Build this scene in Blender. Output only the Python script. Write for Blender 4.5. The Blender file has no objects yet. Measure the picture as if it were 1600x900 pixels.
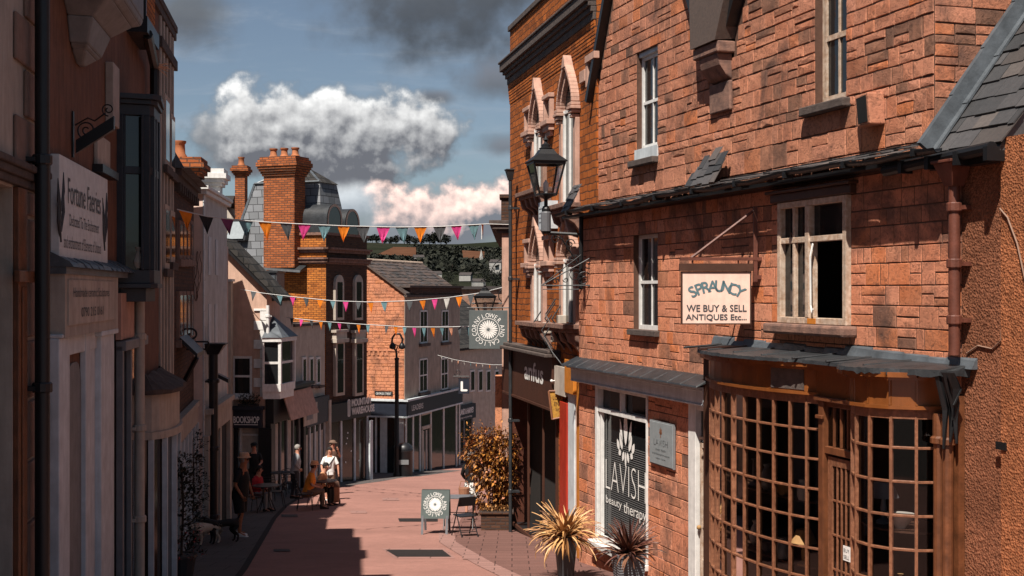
import bpy, bmesh, math, random
from mathutils import Vector, Matrix
from mathutils.geometry import tessellate_polygon
R = math.radians
rnd = random.Random(7)
scene = bpy.context.scene
col = scene.collection

# ------------------------------------------------------------------ camera
FX = 2000.0; HV = 455.0
cam_d = bpy.data.cameras.new('camera'); cam = bpy.data.objects.new('camera', cam_d); col.objects.link(cam)
cam_d.sensor_width = 36; cam_d.lens = 45; cam_d.shift_y = 5/1600
cam_d.clip_start = .1; cam_d.clip_end = 9000
cam.location = (0, 0, 0); cam.rotation_euler = (R(90), 0, 0)
scene.camera = cam

# ------------------------------------------------------------------ light
SX, SY, ST = .37, .929, 1.55
world = bpy.data.worlds.new('World'); scene.world = world; world.use_nodes = True
sun_d = bpy.data.lights.new('sun', 'SUN'); sun = bpy.data.objects.new('sun', sun_d); col.objects.link(sun)
sun_d.energy = 5.0; sun_d.angle = R(.53); sun_d.color = (1, .93, .84)
sun.rotation_euler = Vector((SX, SY, -ST)).to_track_quat('-Z', 'Y').to_euler()
sun.location = (-30, -60, 80)
scene.view_settings.view_transform = 'Standard'; scene.view_settings.look = 'None'
scene.view_settings.exposure = .80; scene.view_settings.gamma = 1; scene.view_settings.use_curve_mapping = False
SKY_STRENGTH = .05

def build_sky():
    nt = world.node_tree; N = nt.nodes; L = nt.links; N.clear()
    def math_(op, a, b=None, c=None, clamp=False):
        n = N.new('ShaderNodeMath'); n.operation = op; n.use_clamp = clamp
        for i, v in enumerate((a, b, c)):
            if v is None: continue
            if isinstance(v, (int, float)): n.inputs[i].default_value = v
            else: L.new(v, n.inputs[i])
        return n.outputs[0]
    def sstep(x, a, b):
        n = N.new('ShaderNodeMapRange'); n.interpolation_type = 'SMOOTHSTEP'
        L.new(x, n.inputs[0]); n.inputs[1].default_value = a; n.inputs[2].default_value = b
        return n.outputs[0]
    tc = N.new('ShaderNodeTexCoord'); sp = N.new('ShaderNodeSeparateXYZ'); L.new(tc.outputs['Generated'], sp.inputs[0])
    x, y, z = sp.outputs
    w = math_('MAXIMUM', math_('ABSOLUTE', y), .12)
    a = math_('DIVIDE', x, w); b = math_('DIVIDE', z, w)
    cmb = N.new('ShaderNodeCombineXYZ'); L.new(a, cmb.inputs[0]); L.new(b, cmb.inputs[1]); 
    def noise(vec, sc, det, rough=.55, off=(0, 0, 0), dist=0.):
        m = N.new('ShaderNodeVectorMath'); m.operation = 'ADD'; L.new(vec, m.inputs[0]); m.inputs[1].default_value = off
        n = N.new('ShaderNodeTexNoise'); n.inputs['Scale'].default_value = sc; n.inputs['Detail'].default_value = det
        n.inputs['Roughness'].default_value = rough; n.inputs['Distortion'].default_value = dist
        L.new(m.outputs[0], n.inputs['Vector']); return n.outputs[0]
    n1 = noise(cmb.outputs[0], 20, 8, .52)
    n1b = noise(cmb.outputs[0], 20, 8, .52, (-.003, .0065, 0))
    n2 = noise(cmb.outputs[0], 9, 6, .5, (3, 1, 0))
    n3 = noise(cmb.outputs[0], 70, 6, .6, (1, 5, 0))
    relief = math_('SUBTRACT', n1, n1b)
    # (u, v, half width, half height up, half height down, gain, bright colour, dark colour, relief)
    clouds = [
        (290, 20, 100, 80, 80, .6, (.11, .12, .13), (.07, .075, .085), .3),
        (700, 0, 300, 150, 135, .7, (.085, .09, .10), (.034, .037, .042), .4),
        (770, 130, 80, 44, 40, .7, (.15, .16, .19), (.085, .092, .105), .4),
        (678, 152, 50, 18, 18, .5, (.15, .16, .19), (.085, .092, .105), .3),
        (785, 228, 60, 26, 24, .7, (.16, .18, .21), (.11, .12, .14), .4),
        (420, 215, 175, 60, 78, .7, (.34, .35, .36), (.115, .125, .14), 1),
        (510, 205, 215, 80, 104, .85, (.66, .66, .65), (.095, .10, .115), 1.3),
        (690, 365, 300, 60, 80, .6, (.26, .28, .30), (.12, .135, .155), .7),
        (550, 320, 70, 34, 40, .7, (.50, .53, .55), (.24, .27, .30), .8),
        (735, 338, 155, 66, 48, .8, (1.0, .72, .62), (.12, .13, .15), 1.7),
    ]
    sky = N.new('ShaderNodeTexSky'); sky.sky_type = 'NISHITA'; sky.sun_disc = False
    sky.sun_elevation = math.atan(ST); sky.sun_rotation = math.atan2(-SX, -SY)
    sky.altitude = 100; sky.air_density = 1.0; sky.dust_density = .6; sky.ozone_density = 1.2
    bg = N.new('ShaderNodeBackground'); bg.inputs[1].default_value = SKY_STRENGTH
    hsv = N.new('ShaderNodeHueSaturation'); hsv.inputs['Saturation'].default_value = .78; hsv.inputs['Value'].default_value = .70
    tn = N.new('ShaderNodeMix'); tn.data_type = 'RGBA'; tn.blend_type = 'MULTIPLY'; tn.inputs[0].default_value = 1
    tn.inputs[7].default_value = (.90, 1.05, 1.16, 1); L.new(sky.outputs[0], tn.inputs[6]); L.new(tn.outputs[2], hsv.inputs['Color']); L.new(hsv.outputs[0], bg.inputs[0])
    cur = None; alpha = None
    front = sstep(y, .1, .3)
    for (u, v, hw, hu, hd, gain, cb, cd, rel) in clouds:
        a0 = (u-800)/FX; b0 = (HV-v)/FX
        da = math_('DIVIDE', math_('SUBTRACT', a, a0), hw/FX)
        db = math_('SUBTRACT', b, b0)
        up = math_('DIVIDE', math_('MAXIMUM', db, 0), hu/FX); dn = math_('DIVIDE', math_('MINIMUM', db, 0), hd/FX)
        dv = math_('ADD', up, dn)
        r = math_('SQRT', math_('ADD', math_('MULTIPLY', da, da), math_('MULTIPLY', dv, dv)))
        d = math_('SUBTRACT', 1.12, r)
        d = math_('ADD', d, math_('MULTIPLY', math_('SUBTRACT', n1, .5), 2.4*gain))
        d = math_('ADD', d, math_('MULTIPLY', math_('SUBTRACT', n2, .5), .6))
        fac = sstep(d, .10, .42 if rel >= 1 else .95)
        fac = math_('MULTIPLY', fac, front)
        if rel < .5: fac = math_('MULTIPLY', fac, .9)
        edge = sstep(d, 1.05, .25)
        sh = math_('ADD', math_('MULTIPLY', relief, 2.5*rel), math_('MULTIPLY', dv, .75))
        sh = math_('ADD', sh, math_('MULTIPLY', math_('SUBTRACT', n3, .5), .10))
        sh = math_('ADD', sh, math_('MULTIPLY', math_('SUBTRACT', n2, .5), .8))
        sh = math_('ADD', sh, .22)
        sh = math_('ADD', sh, math_('MULTIPLY', edge, .12), clamp=True)
        mx = N.new('ShaderNodeMix'); mx.data_type = 'RGBA'; L.new(sh, mx.inputs[0])
        mx.inputs[6].default_value = (*cd, 1); mx.inputs[7].default_value = (*cb, 1)
        c = mx.outputs[2]
        if cur is None: cur, alpha = c, fac
        else:
            m2 = N.new('ShaderNodeMix'); m2.data_type = 'RGBA'; L.new(fac, m2.inputs[0]); L.new(cur, m2.inputs[6]); L.new(c, m2.inputs[7]); cur = m2.outputs[2]
            alpha = math_('SUBTRACT', 1, math_('MULTIPLY', math_('SUBTRACT', 1, alpha), math_('SUBTRACT', 1, fac)))
    # thin streaks of high cloud
    st = N.new('ShaderNodeMapping'); st.inputs['Scale'].default_value = (4, 22, 1); L.new(cmb.outputs[0], st.inputs[0])
    ns = noise(st.outputs[0], 2.2, 6, .6, (0, 9, 0), .6)
    streak = math_('MULTIPLY', math_('MULTIPLY', sstep(ns, .45, .8), .45), front)
    bgs = N.new('ShaderNodeBackground'); bgs.inputs[0].default_value = (.24, .27, .31, 1)
    ms = N.new('ShaderNodeMixShader'); L.new(streak, ms.inputs[0]); L.new(bg.outputs[0], ms.inputs[1]); L.new(bgs.outputs[0], ms.inputs[2])
    bgc = N.new('ShaderNodeBackground'); L.new(cur, bgc.inputs[0])
    mix = N.new('ShaderNodeMixShader'); L.new(alpha, mix.inputs[0]); L.new(ms.outputs[0], mix.inputs[1]); L.new(bgc.outputs[0], mix.inputs[2])
    out = N.new('ShaderNodeOutputWorld'); L.new(mix.outputs[0], out.inputs[0])
build_sky()

# ------------------------------------------------------------------ helpers
def G(Y): return -(2.6+.0975*Y)
def hsl(c, k): return tuple(min(1, v*k) for v in c)

MATS = {}
def new_mat(name):
    m = bpy.data.materials.new(name); m.use_nodes = True; nt = m.node_tree
    b = nt.nodes['Principled BSDF']; MATS[name] = m
    return m, nt, b
def nd(nt, t, **kw):
    n = nt.nodes.new(t)
    for k, v in kw.items():
        if k.startswith('i_'): n.inputs[k[2:].replace('_', ' ')].default_value = v
        else: setattr(n, k, v)
    return n
def mixc(nt, fac, a, b, mode='MIX'):
    n = nt.nodes.new('ShaderNodeMix'); n.data_type = 'RGBA'; n.blend_type = mode
    for i, v in ((0, fac), (6, a), (7, b)):
        if isinstance(v, (int, float)): n.inputs[i].default_value = v
        elif isinstance(v, tuple): n.inputs[i].default_value = (*v, 1)
        else: nt.links.new(v, n.inputs[i])
    return n.outputs[2]
def ramp(nt, x, stops, interp='LINEAR'):
    n = nt.nodes.new('ShaderNodeValToRGB'); r = n.color_ramp; r.interpolation = interp
    while len(r.elements) < len(stops): r.elements.new(.5)
    for e, (p, c) in zip(r.elements, stops):
        e.position = p; e.color = (*c, 1) if len(c) == 3 else c
    nt.links.new(x, n.inputs[0]); return n.outputs[0]
def bumpn(nt, b, h, strength=.5, dist=.01):
    n = nt.nodes.new('ShaderNodeBump'); n.inputs['Strength'].default_value = strength; n.inputs['Distance'].default_value = dist
    nt.links.new(h, n.inputs['Height']); nt.links.new(n.outputs[0], b.inputs['Normal'])
def mth(nt, op, a, b=None, clamp=False):
    n = nt.nodes.new('ShaderNodeMath'); n.operation = op; n.use_clamp = clamp
    for i, v in enumerate((a, b)):
        if v is None: continue
        if isinstance(v, (int, float)): n.inputs[i].default_value = v
        else: nt.links.new(v, n.inputs[i])
    return n.outputs[0]
def tnoise(nt, vec, scale, detail=5, rough=.6, dist=0.):
    n = nt.nodes.new('ShaderNodeTexNoise'); n.inputs['Scale'].default_value = scale; n.inputs['Detail'].default_value = detail
    n.inputs['Roughness'].default_value = rough; n.inputs['Distortion'].default_value = dist
    nt.links.new(vec, n.inputs['Vector']); return n.outputs[0]

def M_plain(name, c, rough=.6, var=.35, scale=6, bump=.25, bdist=.004, metal=0, spec=.35, c2=None, streak=0, island=0):
    """painted / plastered / metal surface with mottling, fine bump and optional rain streaks"""
    m, nt, b = new_mat(name)
    tc = nd(nt, 'ShaderNodeTexCoord'); o = tc.outputs['Object']
    n = tnoise(nt, o, scale, 7); n2 = tnoise(nt, o, scale*6, 5)
    f = ramp(nt, n, [(.3, (0, 0, 0)), (.7, (1, 1, 1))])
    dark = c2 or hsl(c, 1-var)
    cc = mixc(nt, f, dark, c)
    if streak:
        mp = nd(nt, 'ShaderNodeMapping'); mp.inputs['Scale'].default_value = (5, 5, .5); nt.links.new(o, mp.inputs[0])
        s = tnoise(nt, mp.outputs[0], 2.2, 6, .65)
        sf = ramp(nt, s, [(.42, (0, 0, 0)), (.68, (1, 1, 1))])
        cc = mixc(nt, mth(nt, 'MULTIPLY', sf, streak), cc, hsl(c, .35))
    if island:
        g = nd(nt, 'ShaderNodeNewGeometry')
        cc = mixc(nt, mth(nt, 'MULTIPLY', g.outputs['Random Per Island'], island), cc, hsl(c, .3))
    nt.links.new(cc, b.inputs['Base Color'])
    b.inputs['Metallic'].default_value = metal; b.inputs['Specular IOR Level'].default_value = spec
    rr = mth(nt, 'ADD', mth(nt, 'MULTIPLY', n2, .25), rough-.12)
    nt.links.new(rr, b.inputs['Roughness'])
    bumpn(nt, b, mth(nt, 'ADD', n2, n), bump, bdist)
    return m

def M_stones(name, ramp_stops, rough=.9, bump=.9, dist=.012):
    """dressed stones: tone varies from stone to stone, tooled and weathered faces"""
    m, nt, b = new_mat(name)
    tc = nd(nt, 'ShaderNodeTexCoord'); o = tc.outputs['Object']; g = nd(nt, 'ShaderNodeNewGeometry')
    base = ramp(nt, g.outputs['Random Per Island'], ramp_stops)
    n = tnoise(nt, o, 2.2, 6, .65, .3); n2 = tnoise(nt, o, 13, 9, .70, 1.6); n3 = tnoise(nt, o, 60, 4, .7)
    cc = mixc(nt, ramp(nt, n, [(.3, (0, 0, 0)), (.75, (1, 1, 1))]), base, mixc(nt, .45, base, (.74, .33, .19)))
    dk = ramp(nt, n2, [(.34, (1, 1, 1)), (.50, (0, 0, 0))])
    cc = mixc(nt, mth(nt, 'MULTIPLY', dk, .75), cc, (.09, .045, .03))
    st = tnoise(nt, o, .9, 7, .7, .6)
    cc = mixc(nt, mth(nt, 'MULTIPLY', ramp(nt, st, [(.50, (0, 0, 0)), (.66, (1, 1, 1))]), .78), cc, (.085, .05, .04))
    nt.links.new(cc, b.inputs['Base Color']); b.inputs['Roughness'].default_value = rough; b.inputs['Specular IOR Level'].default_value = .2
    h = mth(nt, 'ADD', mth(nt, 'MULTIPLY', n2, 1.0), mth(nt, 'MULTIPLY', n3, .35))
    bumpn(nt, b, h, bump, dist)
    return m

def M_brick(name, c1, c2, mortar, bw=.225, bh=.075, ms=.012, mode='xz', warp=.01, stain=.5, dark=.0, bump=.8, vs=1., bdist=.012, offset=.5):
    m, nt, b = new_mat(name)
    tc = nd(nt, 'ShaderNodeTexCoord'); o = tc.outputs['Object']
    sp = nd(nt, 'ShaderNodeSeparateXYZ'); nt.links.new(o, sp.inputs[0]); x, y, z = sp.outputs
    uu = {'xz': mth(nt, 'ADD', x, y), 'x': x, 'y': y}[mode]
    vv = mth(nt, 'MULTIPLY', z, vs)
    if mode == 'xy': uu, vv = x, y
    nz = tnoise(nt, o, 3, 4); nz2 = tnoise(nt, o, 14, 3)
    w = mth(nt, 'MULTIPLY', mth(nt, 'SUBTRACT', nz, .5), warp*4); w2 = mth(nt, 'MULTIPLY', mth(nt, 'SUBTRACT', nz2, .5), warp*2)
    cm = nd(nt, 'ShaderNodeCombineXYZ'); nt.links.new(mth(nt, 'ADD', uu, w2), cm.inputs[0]); nt.links.new(mth(nt, 'ADD', vv, mth(nt, 'ADD', w, w2)), cm.inputs[1])
    br = nd(nt, 'ShaderNodeTexBrick', offset=offset); nt.links.new(cm.outputs[0], br.inputs['Vector'])
    br.inputs['Color1'].default_value = (0, 0, 0, 1); br.inputs['Color2'].default_value = (1, 1, 1, 1); br.inputs['Mortar'].default_value = (.5, .5, .5, 1)
    br.inputs['Scale'].default_value = 1; br.inputs['Brick Width'].default_value = bw; br.inputs['Row Height'].default_value = bh
    br.inputs['Mortar Size'].default_value = ms; br.inputs['Mortar Smooth'].default_value = .3; br.inputs['Bias'].default_value = 0
    tone = ramp(nt, br.outputs['Color'], [(0, hsl(c1, .45)), (.12, c1), (.6, c2), (.9, hsl(c2, 1.25)), (1, hsl(c1, .7))])
    st = ramp(nt, tnoise(nt, o, 1.1, 8, .68, .5), [(.38, (0, 0, 0)), (.68, (1, 1, 1))])
    tone = mixc(nt, mth(nt, 'MULTIPLY', st, stain), tone, hsl(c1, .35))
    n5 = tnoise(nt, o, 45, 5, .7)
    tone = mixc(nt, mth(nt, 'MULTIPLY', n5, .5), tone, hsl(c2, 1.1))
    cc = mixc(nt, br.outputs['Fac'], tone, mortar)
    nt.links.new(cc, b.inputs['Base Color']); b.inputs['Roughness'].default_value = .88; b.inputs['Specular IOR Level'].default_value = .2
    h = mth(nt, 'ADD', mth(nt, 'MULTIPLY', mth(nt, 'SUBTRACT', 1, br.outputs['Fac']), 1.), mth(nt, 'MULTIPLY', n5, .45))
    bumpn(nt, b, h, bump, bdist)
    return m

def M_island(name, stops, rough=.6, bump=.4, dist=.006, sc=20, spec=.4):
    m, nt, b = new_mat(name)
    tc = nd(nt, 'ShaderNodeTexCoord'); o = tc.outputs['Object']; g = nd(nt, 'ShaderNodeNewGeometry')
    base = ramp(nt, g.outputs['Random Per Island'], stops)
    n = tnoise(nt, o, sc, 7, .65, .4)
    cc = mixc(nt, mth(nt, 'MULTIPLY', ramp(nt, n, [(.4, (0, 0, 0)), (.7, (1, 1, 1))]), .5), base, mixc(nt, .7, base, (.02, .02, .02)))
    nt.links.new(cc, b.inputs['Base Color']); b.inputs['Roughness'].default_value = rough; b.inputs['Specular IOR Level'].default_value = spec
    bumpn(nt, b, n, bump, dist)
    return m

def M_glass(name, tint=(.012, .013, .014), rough=.06):
    m, nt, b = new_mat(name)
    b.inputs['Base Color'].default_value = (*tint, 1); b.inputs['Roughness'].default_value = rough; b.inputs['Specular IOR Level'].default_value = .6
    tc = nd(nt, 'ShaderNodeTexCoord'); n = tnoise(nt, tc.outputs['Object'], 2.5, 2)
    bumpn(nt, b, n, .08, .02)
    return m
def M_clear(name):
    m = bpy.data.materials.new(name); m.use_nodes = True; nt = m.node_tree; nt.nodes.clear(); MATS[name] = m
    t = nd(nt, 'ShaderNodeBsdfTransparent'); t.inputs[0].default_value = (.82, .84, .84, 1)
    g = nd(nt, 'ShaderNodeBsdfGlossy'); g.inputs['Roughness'].default_value = .03; g.inputs[0].default_value = (.9, .9, .9, 1)
    f = nd(nt, 'ShaderNodeFresnel'); f.inputs[0].default_value = 1.5
    mx = nd(nt, 'ShaderNodeMixShader'); nt.links.new(f.outputs[0], mx.inputs[0]); nt.links.new(t.outputs[0], mx.inputs[1]); nt.links.new(g.outputs[0], mx.inputs[2])
    o = nd(nt, 'ShaderNodeOutputMaterial'); nt.links.new(mx.outputs[0], o.inputs[0])
    return m

# ------------------------------------------------------------------ mesh builder
BASE = {}          # object name -> (z of its base) so that parts can be written in world heights
class MB:
    def __init__(s): s.v = []; s.f = []; s.mi = []
    def add(s, vs, fs, mi=0):
        o = len(s.v); s.v += [tuple(p) for p in vs]; s.f += [tuple(i+o for i in f) for f in fs]; s.mi += [mi]*len(fs); return s
    def box(s, x0, x1, y0, y1, z0, z1, mi=0):
        if x1 < x0: x0, x1 = x1, x0
        if y1 < y0: y0, y1 = y1, y0
        if z1 < z0: z0, z1 = z1, z0
        v = [(x0, y0, z0), (x1, y0, z0), (x1, y1, z0), (x0, y1, z0), (x0, y0, z1), (x1, y0, z1), (x1, y1, z1), (x0, y1, z1)]
        return s.add(v, [(0, 3, 2, 1), (4, 5, 6, 7), (0, 1, 5, 4), (1, 2, 6, 5), (2, 3, 7, 6), (3, 0, 4, 7)], mi)
    def hexa(s, b4, t4, mi=0):
        return s.add(list(b4)+list(t4), [(0, 3, 2, 1), (4, 5, 6, 7), (0, 1, 5, 4), (1, 2, 6, 5), (2, 3, 7, 6), (3, 0, 4, 7)], mi)
    def prism_xz(s, poly, y0, y1, mi=0):
        """polygon given in (x, z), extruded from y0 to y1"""
        n = len(poly); vs = [(p[0], y0, p[1]) for p in poly]+[(p[0], y1, p[1]) for p in poly]
        tr = tessellate_polygon([[Vector((p[0], p[1], 0)) for p in poly]])
        fs = [tuple(t) for t in tr]+[tuple(i+n for i in t[::-1]) for t in tr]+[(i, (i+1) % n, (i+1) % n+n, i+n) for i in range(n)]
        return s.add(vs, fs, mi)
    def prism_yz(s, poly, x0, x1, mi=0):
        n = len(poly); vs = [(x0, p[0], p[1]) for p in poly]+[(x1, p[0], p[1]) for p in poly]
        tr = tessellate_polygon([[Vector((p[0], p[1], 0)) for p in poly]])
        fs = [tuple(t) for t in tr]+[tuple(i+n for i in t[::-1]) for t in tr]+[(i, (i+1) % n, (i+1) % n+n, i+n) for i in range(n)]
        return s.add(vs, fs, mi)
    def prism_xy(s, poly, z0, z1, mi=0):
        n = len(poly); vs = [(p[0], p[1], z0) for p in poly]+[(p[0], p[1], z1) for p in poly]
        tr = tessellate_polygon([[Vector((p[0], p[1], 0)) for p in poly]])
        fs = [tuple(t) for t in tr]+[tuple(i+n for i in t[::-1]) for t in tr]+[(i, (i+1) % n, (i+1) % n+n, i+n) for i in range(n)]
        return s.add(vs, fs, mi)
    def tube(s, pts, r, seg=8, mi=0, cap=True):
        pts = [Vector(p) for p in pts]; n = len(pts); rs = r if isinstance(r, (list, tuple)) else [r]*n
        o = len(s.v); prev = None
        for i, p in enumerate(pts):
            t = (pts[min(i+1, n-1)]-pts[max(i-1, 0)]).normalized()
            if prev is None:
                a = Vector((0, 0, 1)) if abs(t.z) < .9 else Vector((1, 0, 0)); u = t.cross(a).normalized()
            else: u = (prev-t*prev.dot(t)).normalized()
            prev = u; w = t.cross(u)
            for k in range(seg):
                an = 2*math.pi*k/seg; s.v.append(tuple(p+(u*math.cos(an)+w*math.sin(an))*rs[i]))
        for i in range(n-1):
            for k in range(seg):
                k2 = (k+1) % seg; s.f.append((o+i*seg+k, o+i*seg+k2, o+(i+1)*seg+k2, o+(i+1)*seg+k)); s.mi.append(mi)
        if cap:
            s.f.append(tuple(o+k for k in range(seg))[::-1]); s.f.append(tuple(o+(n-1)*seg+k for k in range(seg))); s.mi += [mi, mi]
        return s
    def lathe(s, prof, c=(0, 0), seg=16, mi=0, rot=0.):
        o = len(s.v); n = len(prof)
        for (r, z) in prof:
            for k in range(seg):
                an = 2*math.pi*k/seg+rot; s.v.append((c[0]+r*math.cos(an), c[1]+r*math.sin(an), z))
        for i in range(n-1):
            for k in range(seg):
                k2 = (k+1) % seg; s.f.append((o+i*seg+k, o+i*seg+k2, o+(i+1)*seg+k2, o+(i+1)*seg+k)); s.mi.append(mi)
        s.f.append(tuple(o+k for k in range(seg))[::-1]); s.f.append(tuple(o+(n-1)*seg+k for k in range(seg))); s.mi += [mi, mi]
        return s
    def ball(s, c, r, seg=10, ring=7, mi=0, sc=(1, 1, 1)):
        o = len(s.v)
        for i in range(ring+1):
            ph = math.pi*i/ring
            for k in range(seg):
                an = 2*math.pi*k/seg
                s.v.append((c[0]+r*sc[0]*math.sin(ph)*math.cos(an), c[1]+r*sc[1]*math.sin(ph)*math.sin(an), c[2]+r*sc[2]*math.cos(ph)))
        for i in range(ring):
            for k in range(seg):
                k2 = (k+1) % seg; s.f.append((o+i*seg+k, o+(i+1)*seg+k, o+(i+1)*seg+k2, o+i*seg+k2)); s.mi.append(mi)
        return s
    def mesh_in(s, me, mat, mi=0):
        return s.add([mat @ v.co for v in me.vertices], [tuple(p.vertices) for p in me.polygons], mi)
    def build(s, name, mats, parent=None, bevel=0, smooth=False, dz=None):
        me = bpy.data.meshes.new(name)
        off = 0
        if parent is not None and dz is None: off = BASE.get(parent.name, 0)
        vs = [(a, b, c-off) for a, b, c in s.v] if off else s.v
        me.from_pydata(vs, [], s.f)
        mats = mats if isinstance(mats, (list, tuple)) else [mats]
        for m in mats: me.materials.append(MATS[m] if isinstance(m, str) else m)
        if len(mats) > 1: me.polygons.foreach_set('material_index', s.mi)
        bm = bmesh.new(); bm.from_mesh(me); bmesh.ops.recalc_face_normals(bm, faces=bm.faces); bm.to_mesh(me); bm.free()
        if smooth: me.polygons.foreach_set('use_smooth', [True]*len(me.polygons))
        ob = bpy.data.objects.new(name, me); col.objects.link(ob)
        if parent is not None: ob.parent = parent
        if off: BASE[ob.name] = off
        if bevel:
            b = ob.modifiers.new('bevel', 'BEVEL'); b.width = bevel; b.segments = 2; b.limit_method = 'ANGLE'; b.angle_limit = R(40)
        if smooth and hasattr(me, 'set_sharp_from_angle'): me.set_sharp_from_angle(angle=R(45))
        return ob

def tag(o, label=None, cat=None, group=None, kind=None):
    if label: o['label'] = label
    if cat: o['category'] = cat
    if group: o['group'] = group
    if kind: o['kind'] = kind
    return o
def thing(name, label, cat, loc=(0, 0, 0), rz=0, group=None):
    o = bpy.data.objects.new(name, None); o.empty_display_size = .2; col.objects.link(o)
    o.location = loc; o.rotation_euler = (0, 0, rz); return tag(o, label, cat, group)
def copy_tree(o, parent=None):
    c = o.copy(); col.objects.link(c)
    if parent is not None: c.parent = parent
    for ch in list(o.children): copy_tree(ch, c)
    return c

class Fr:
    """a facade frame: x runs along the facade from left to right as seen from the street, y goes into the building"""
    def __init__(s, x0, y0, x1, y1):
        s.o = Vector((x0, y0)); s.d = Vector((x1-x0, y1-y0)).normalized(); s.L = (Vector((x1, y1))-s.o).length
        s.n = Vector((-s.d.y, s.d.x)); s.rz = math.atan2(s.d.y, s.d.x)
    def S(s, u, y=0):
        a = (u-800)/FX; return (a*(s.o.y+y*s.n.y)-s.o.x-y*s.n.x)/(s.d.x-a*s.d.y)
    def W(s, x, y=0): return s.o+s.d*x+s.n*y
    def Z(s, u, v, y=0): return (HV-v)/FX*s.W(s.S(u, y), y).y
    def R(s, u0, v0, u1, v1, y=0):
        """rectangle on the facade from two picture corners (upper left, lower right)"""
        a, b = s.S(u0, y), s.S(u1, y); z1 = s.Z(u0, v0, y); z0 = s.Z(u1, v1, y)
        return (a, b, z0, z1)
    def thing(s, name, label, cat, z0, group=None):
        t = thing(name, label, cat, (s.o.x, s.o.y, z0), s.rz, group); BASE[t.name] = z0; return t
def UV(u, Y): return (u-800)/FX*Y

def shell(b, poly, holes, D, mat, name='wall', y0=0, reveal=.16, rmat=None):
    """walls of one building block: front with openings (reveals cut back), sides, back and top"""
    m = MB(); loops = [[Vector((p[0], p[1], 0)) for p in poly]]
    hl = [[(h[0], h[2]), (h[1], h[2]), (h[1], h[3]), (h[0], h[3])] for h in holes]
    for h in hl: loops.append([Vector((p[0], p[1], 0)) for p in h])
    flat = [p for l in loops for p in l]; tr = tessellate_polygon(loops)
    m.add([(p.x, y0, p.y) for p in flat], [tuple(t) for t in tr])
    n = len(poly)
    m.add([(p[0], y0, p[1]) for p in poly]+[(p[0], y0+D, p[1]) for p in poly], [(i, (i+1) % n, (i+1) % n+n, i+n) for i in range(n)]+[tuple(range(n, 2*n))])
    for h in hl:
        m.add([(p[0], y0, p[1]) for p in h]+[(p[0], y0+reveal, p[1]) for p in h], [(i, (i+1) % 4, (i+1) % 4+4, i+4) for i in range(4)])
    return m.build(name, mat, b)

def window(b, r, y, frame='white_paint', glass='window_glass', cols=2, rows=2, t=.055, bar=.022, sill=None, sproj=.1, curtain=None, mid=True, name='window', sillh=.09):
    """sash window: frame and bars, panes, optional curtain behind and stone sill in front"""
    x0, x1, z0, z1 = r
    m = MB()
    m.box(x0, x0+t, y-.03, y+.03, z0, z1).box(x1-t, x1, y-.03, y+.03, z0, z1).box(x0+t, x1-t, y-.028, y+.028, z1-t, z1).box(x0+t, x1-t, y-.032, y+.03, z0, z0+t*1.2)
    zm = (z0+z1)/2
    if mid: m.box(x0+t, x1-t, y-.024, y+.024, zm-t*.4, zm+t*.4)
    for i in range(1, cols):
        xx = x0+t+(x1-x0-2*t)*i/cols; m.box(xx-bar/2, xx+bar/2, y-.018, y+.018, z0+t*1.2, z1-t)
    for k in range(1, rows):
        if mid and abs(k*2-rows) < 1e-6: continue
        zz = z0+(z1-z0)*k/rows; m.box(x0+t, x1-t, y-.015, y+.015, zz-bar/2, zz+bar/2)
    w = m.build(name, frame, b)
    MB().box(x0+t*.6, x1-t*.6, y+.004, y+.010, z0+t*.6, z1-t*.6).build('pane', glass, w)
    if curtain:
        c = MB(); W = x1-x0
        for (a, e) in ((x0+t, x0+t+W*.28), (x1-t-W*.28, x1-t)):
            nfold = 7; pts = []
            for i in range(nfold*2+1):
                pts.append((a+(e-a)*i/(nfold*2), y+.05+(.012 if i % 2 else -.012)))
            for i in range(len(pts)-1):
                p, q = pts[i], pts[i+1]; c.add([(p[0], p[1], z0+t), (q[0], q[1], z0+t), (q[0], q[1], z1-t), (p[0], p[1], z1-t)], [(0, 1, 2, 3)])
        c.build('curtain', curtain, w)
    if sill:
        MB().box(x0-.08, x1+.08, y-.03-sproj-.12, y+.02, z0-sillh, z0-.002).build('window_sill', sill, w, bevel=.008)
    return w

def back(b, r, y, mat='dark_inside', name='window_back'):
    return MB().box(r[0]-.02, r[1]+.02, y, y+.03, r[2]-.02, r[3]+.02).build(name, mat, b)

_tc = {}
def text_mesh(s, shear=0., off=0.):
    if (s, shear) in _tc: return _tc[(s, shear)]
    c = bpy.data.curves.new('lettering', 'FONT'); c.body = s; c.size = 1; c.extrude = .0; c.resolution_u = 3; c.shear = shear; c.offset = off
    o = bpy.data.objects.new('lettering', c); col.objects.link(o)
    dg = bpy.context.evaluated_depsgraph_get(); dg.update()
    me = bpy.data.meshes.new_from_object(o.evaluated_get(dg)); bpy.data.objects.remove(o); bpy.data.curves.remove(c)
    _tc[(s, shear)] = me; return me
def put_text(m, s, x, z, w, h, y, yaw=0, mi=0, shear=0., bold=0., off=0.):
    """flat lettering in the x-z plane facing -y, fitted into width w and height h with its lower left at x, z; raised 3 mm"""
    me = text_mesh(s, shear, off)
    xs = [v.co.x for v in me.vertices]; ys = [v.co.y for v in me.vertices]
    if not xs: return
    x0, x1, y0, y1 = min(xs), max(xs), min(ys), max(ys)
    kx, ky = w/(x1-x0), h/(y1-y0)
    offs = [(0, 0)] if not bold else [(-bold, 0), (bold, 0), (0, bold), (0, -bold)]
    for j, (ox, oz) in enumerate(offs):
        yy = y-j*.0004
        m.add([(x+(v.co.x-x0)*kx+ox, yy, z+(v.co.y-y0)*ky+oz) for v in me.vertices], [tuple(p.vertices) for p in me.polygons], mi)
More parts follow.
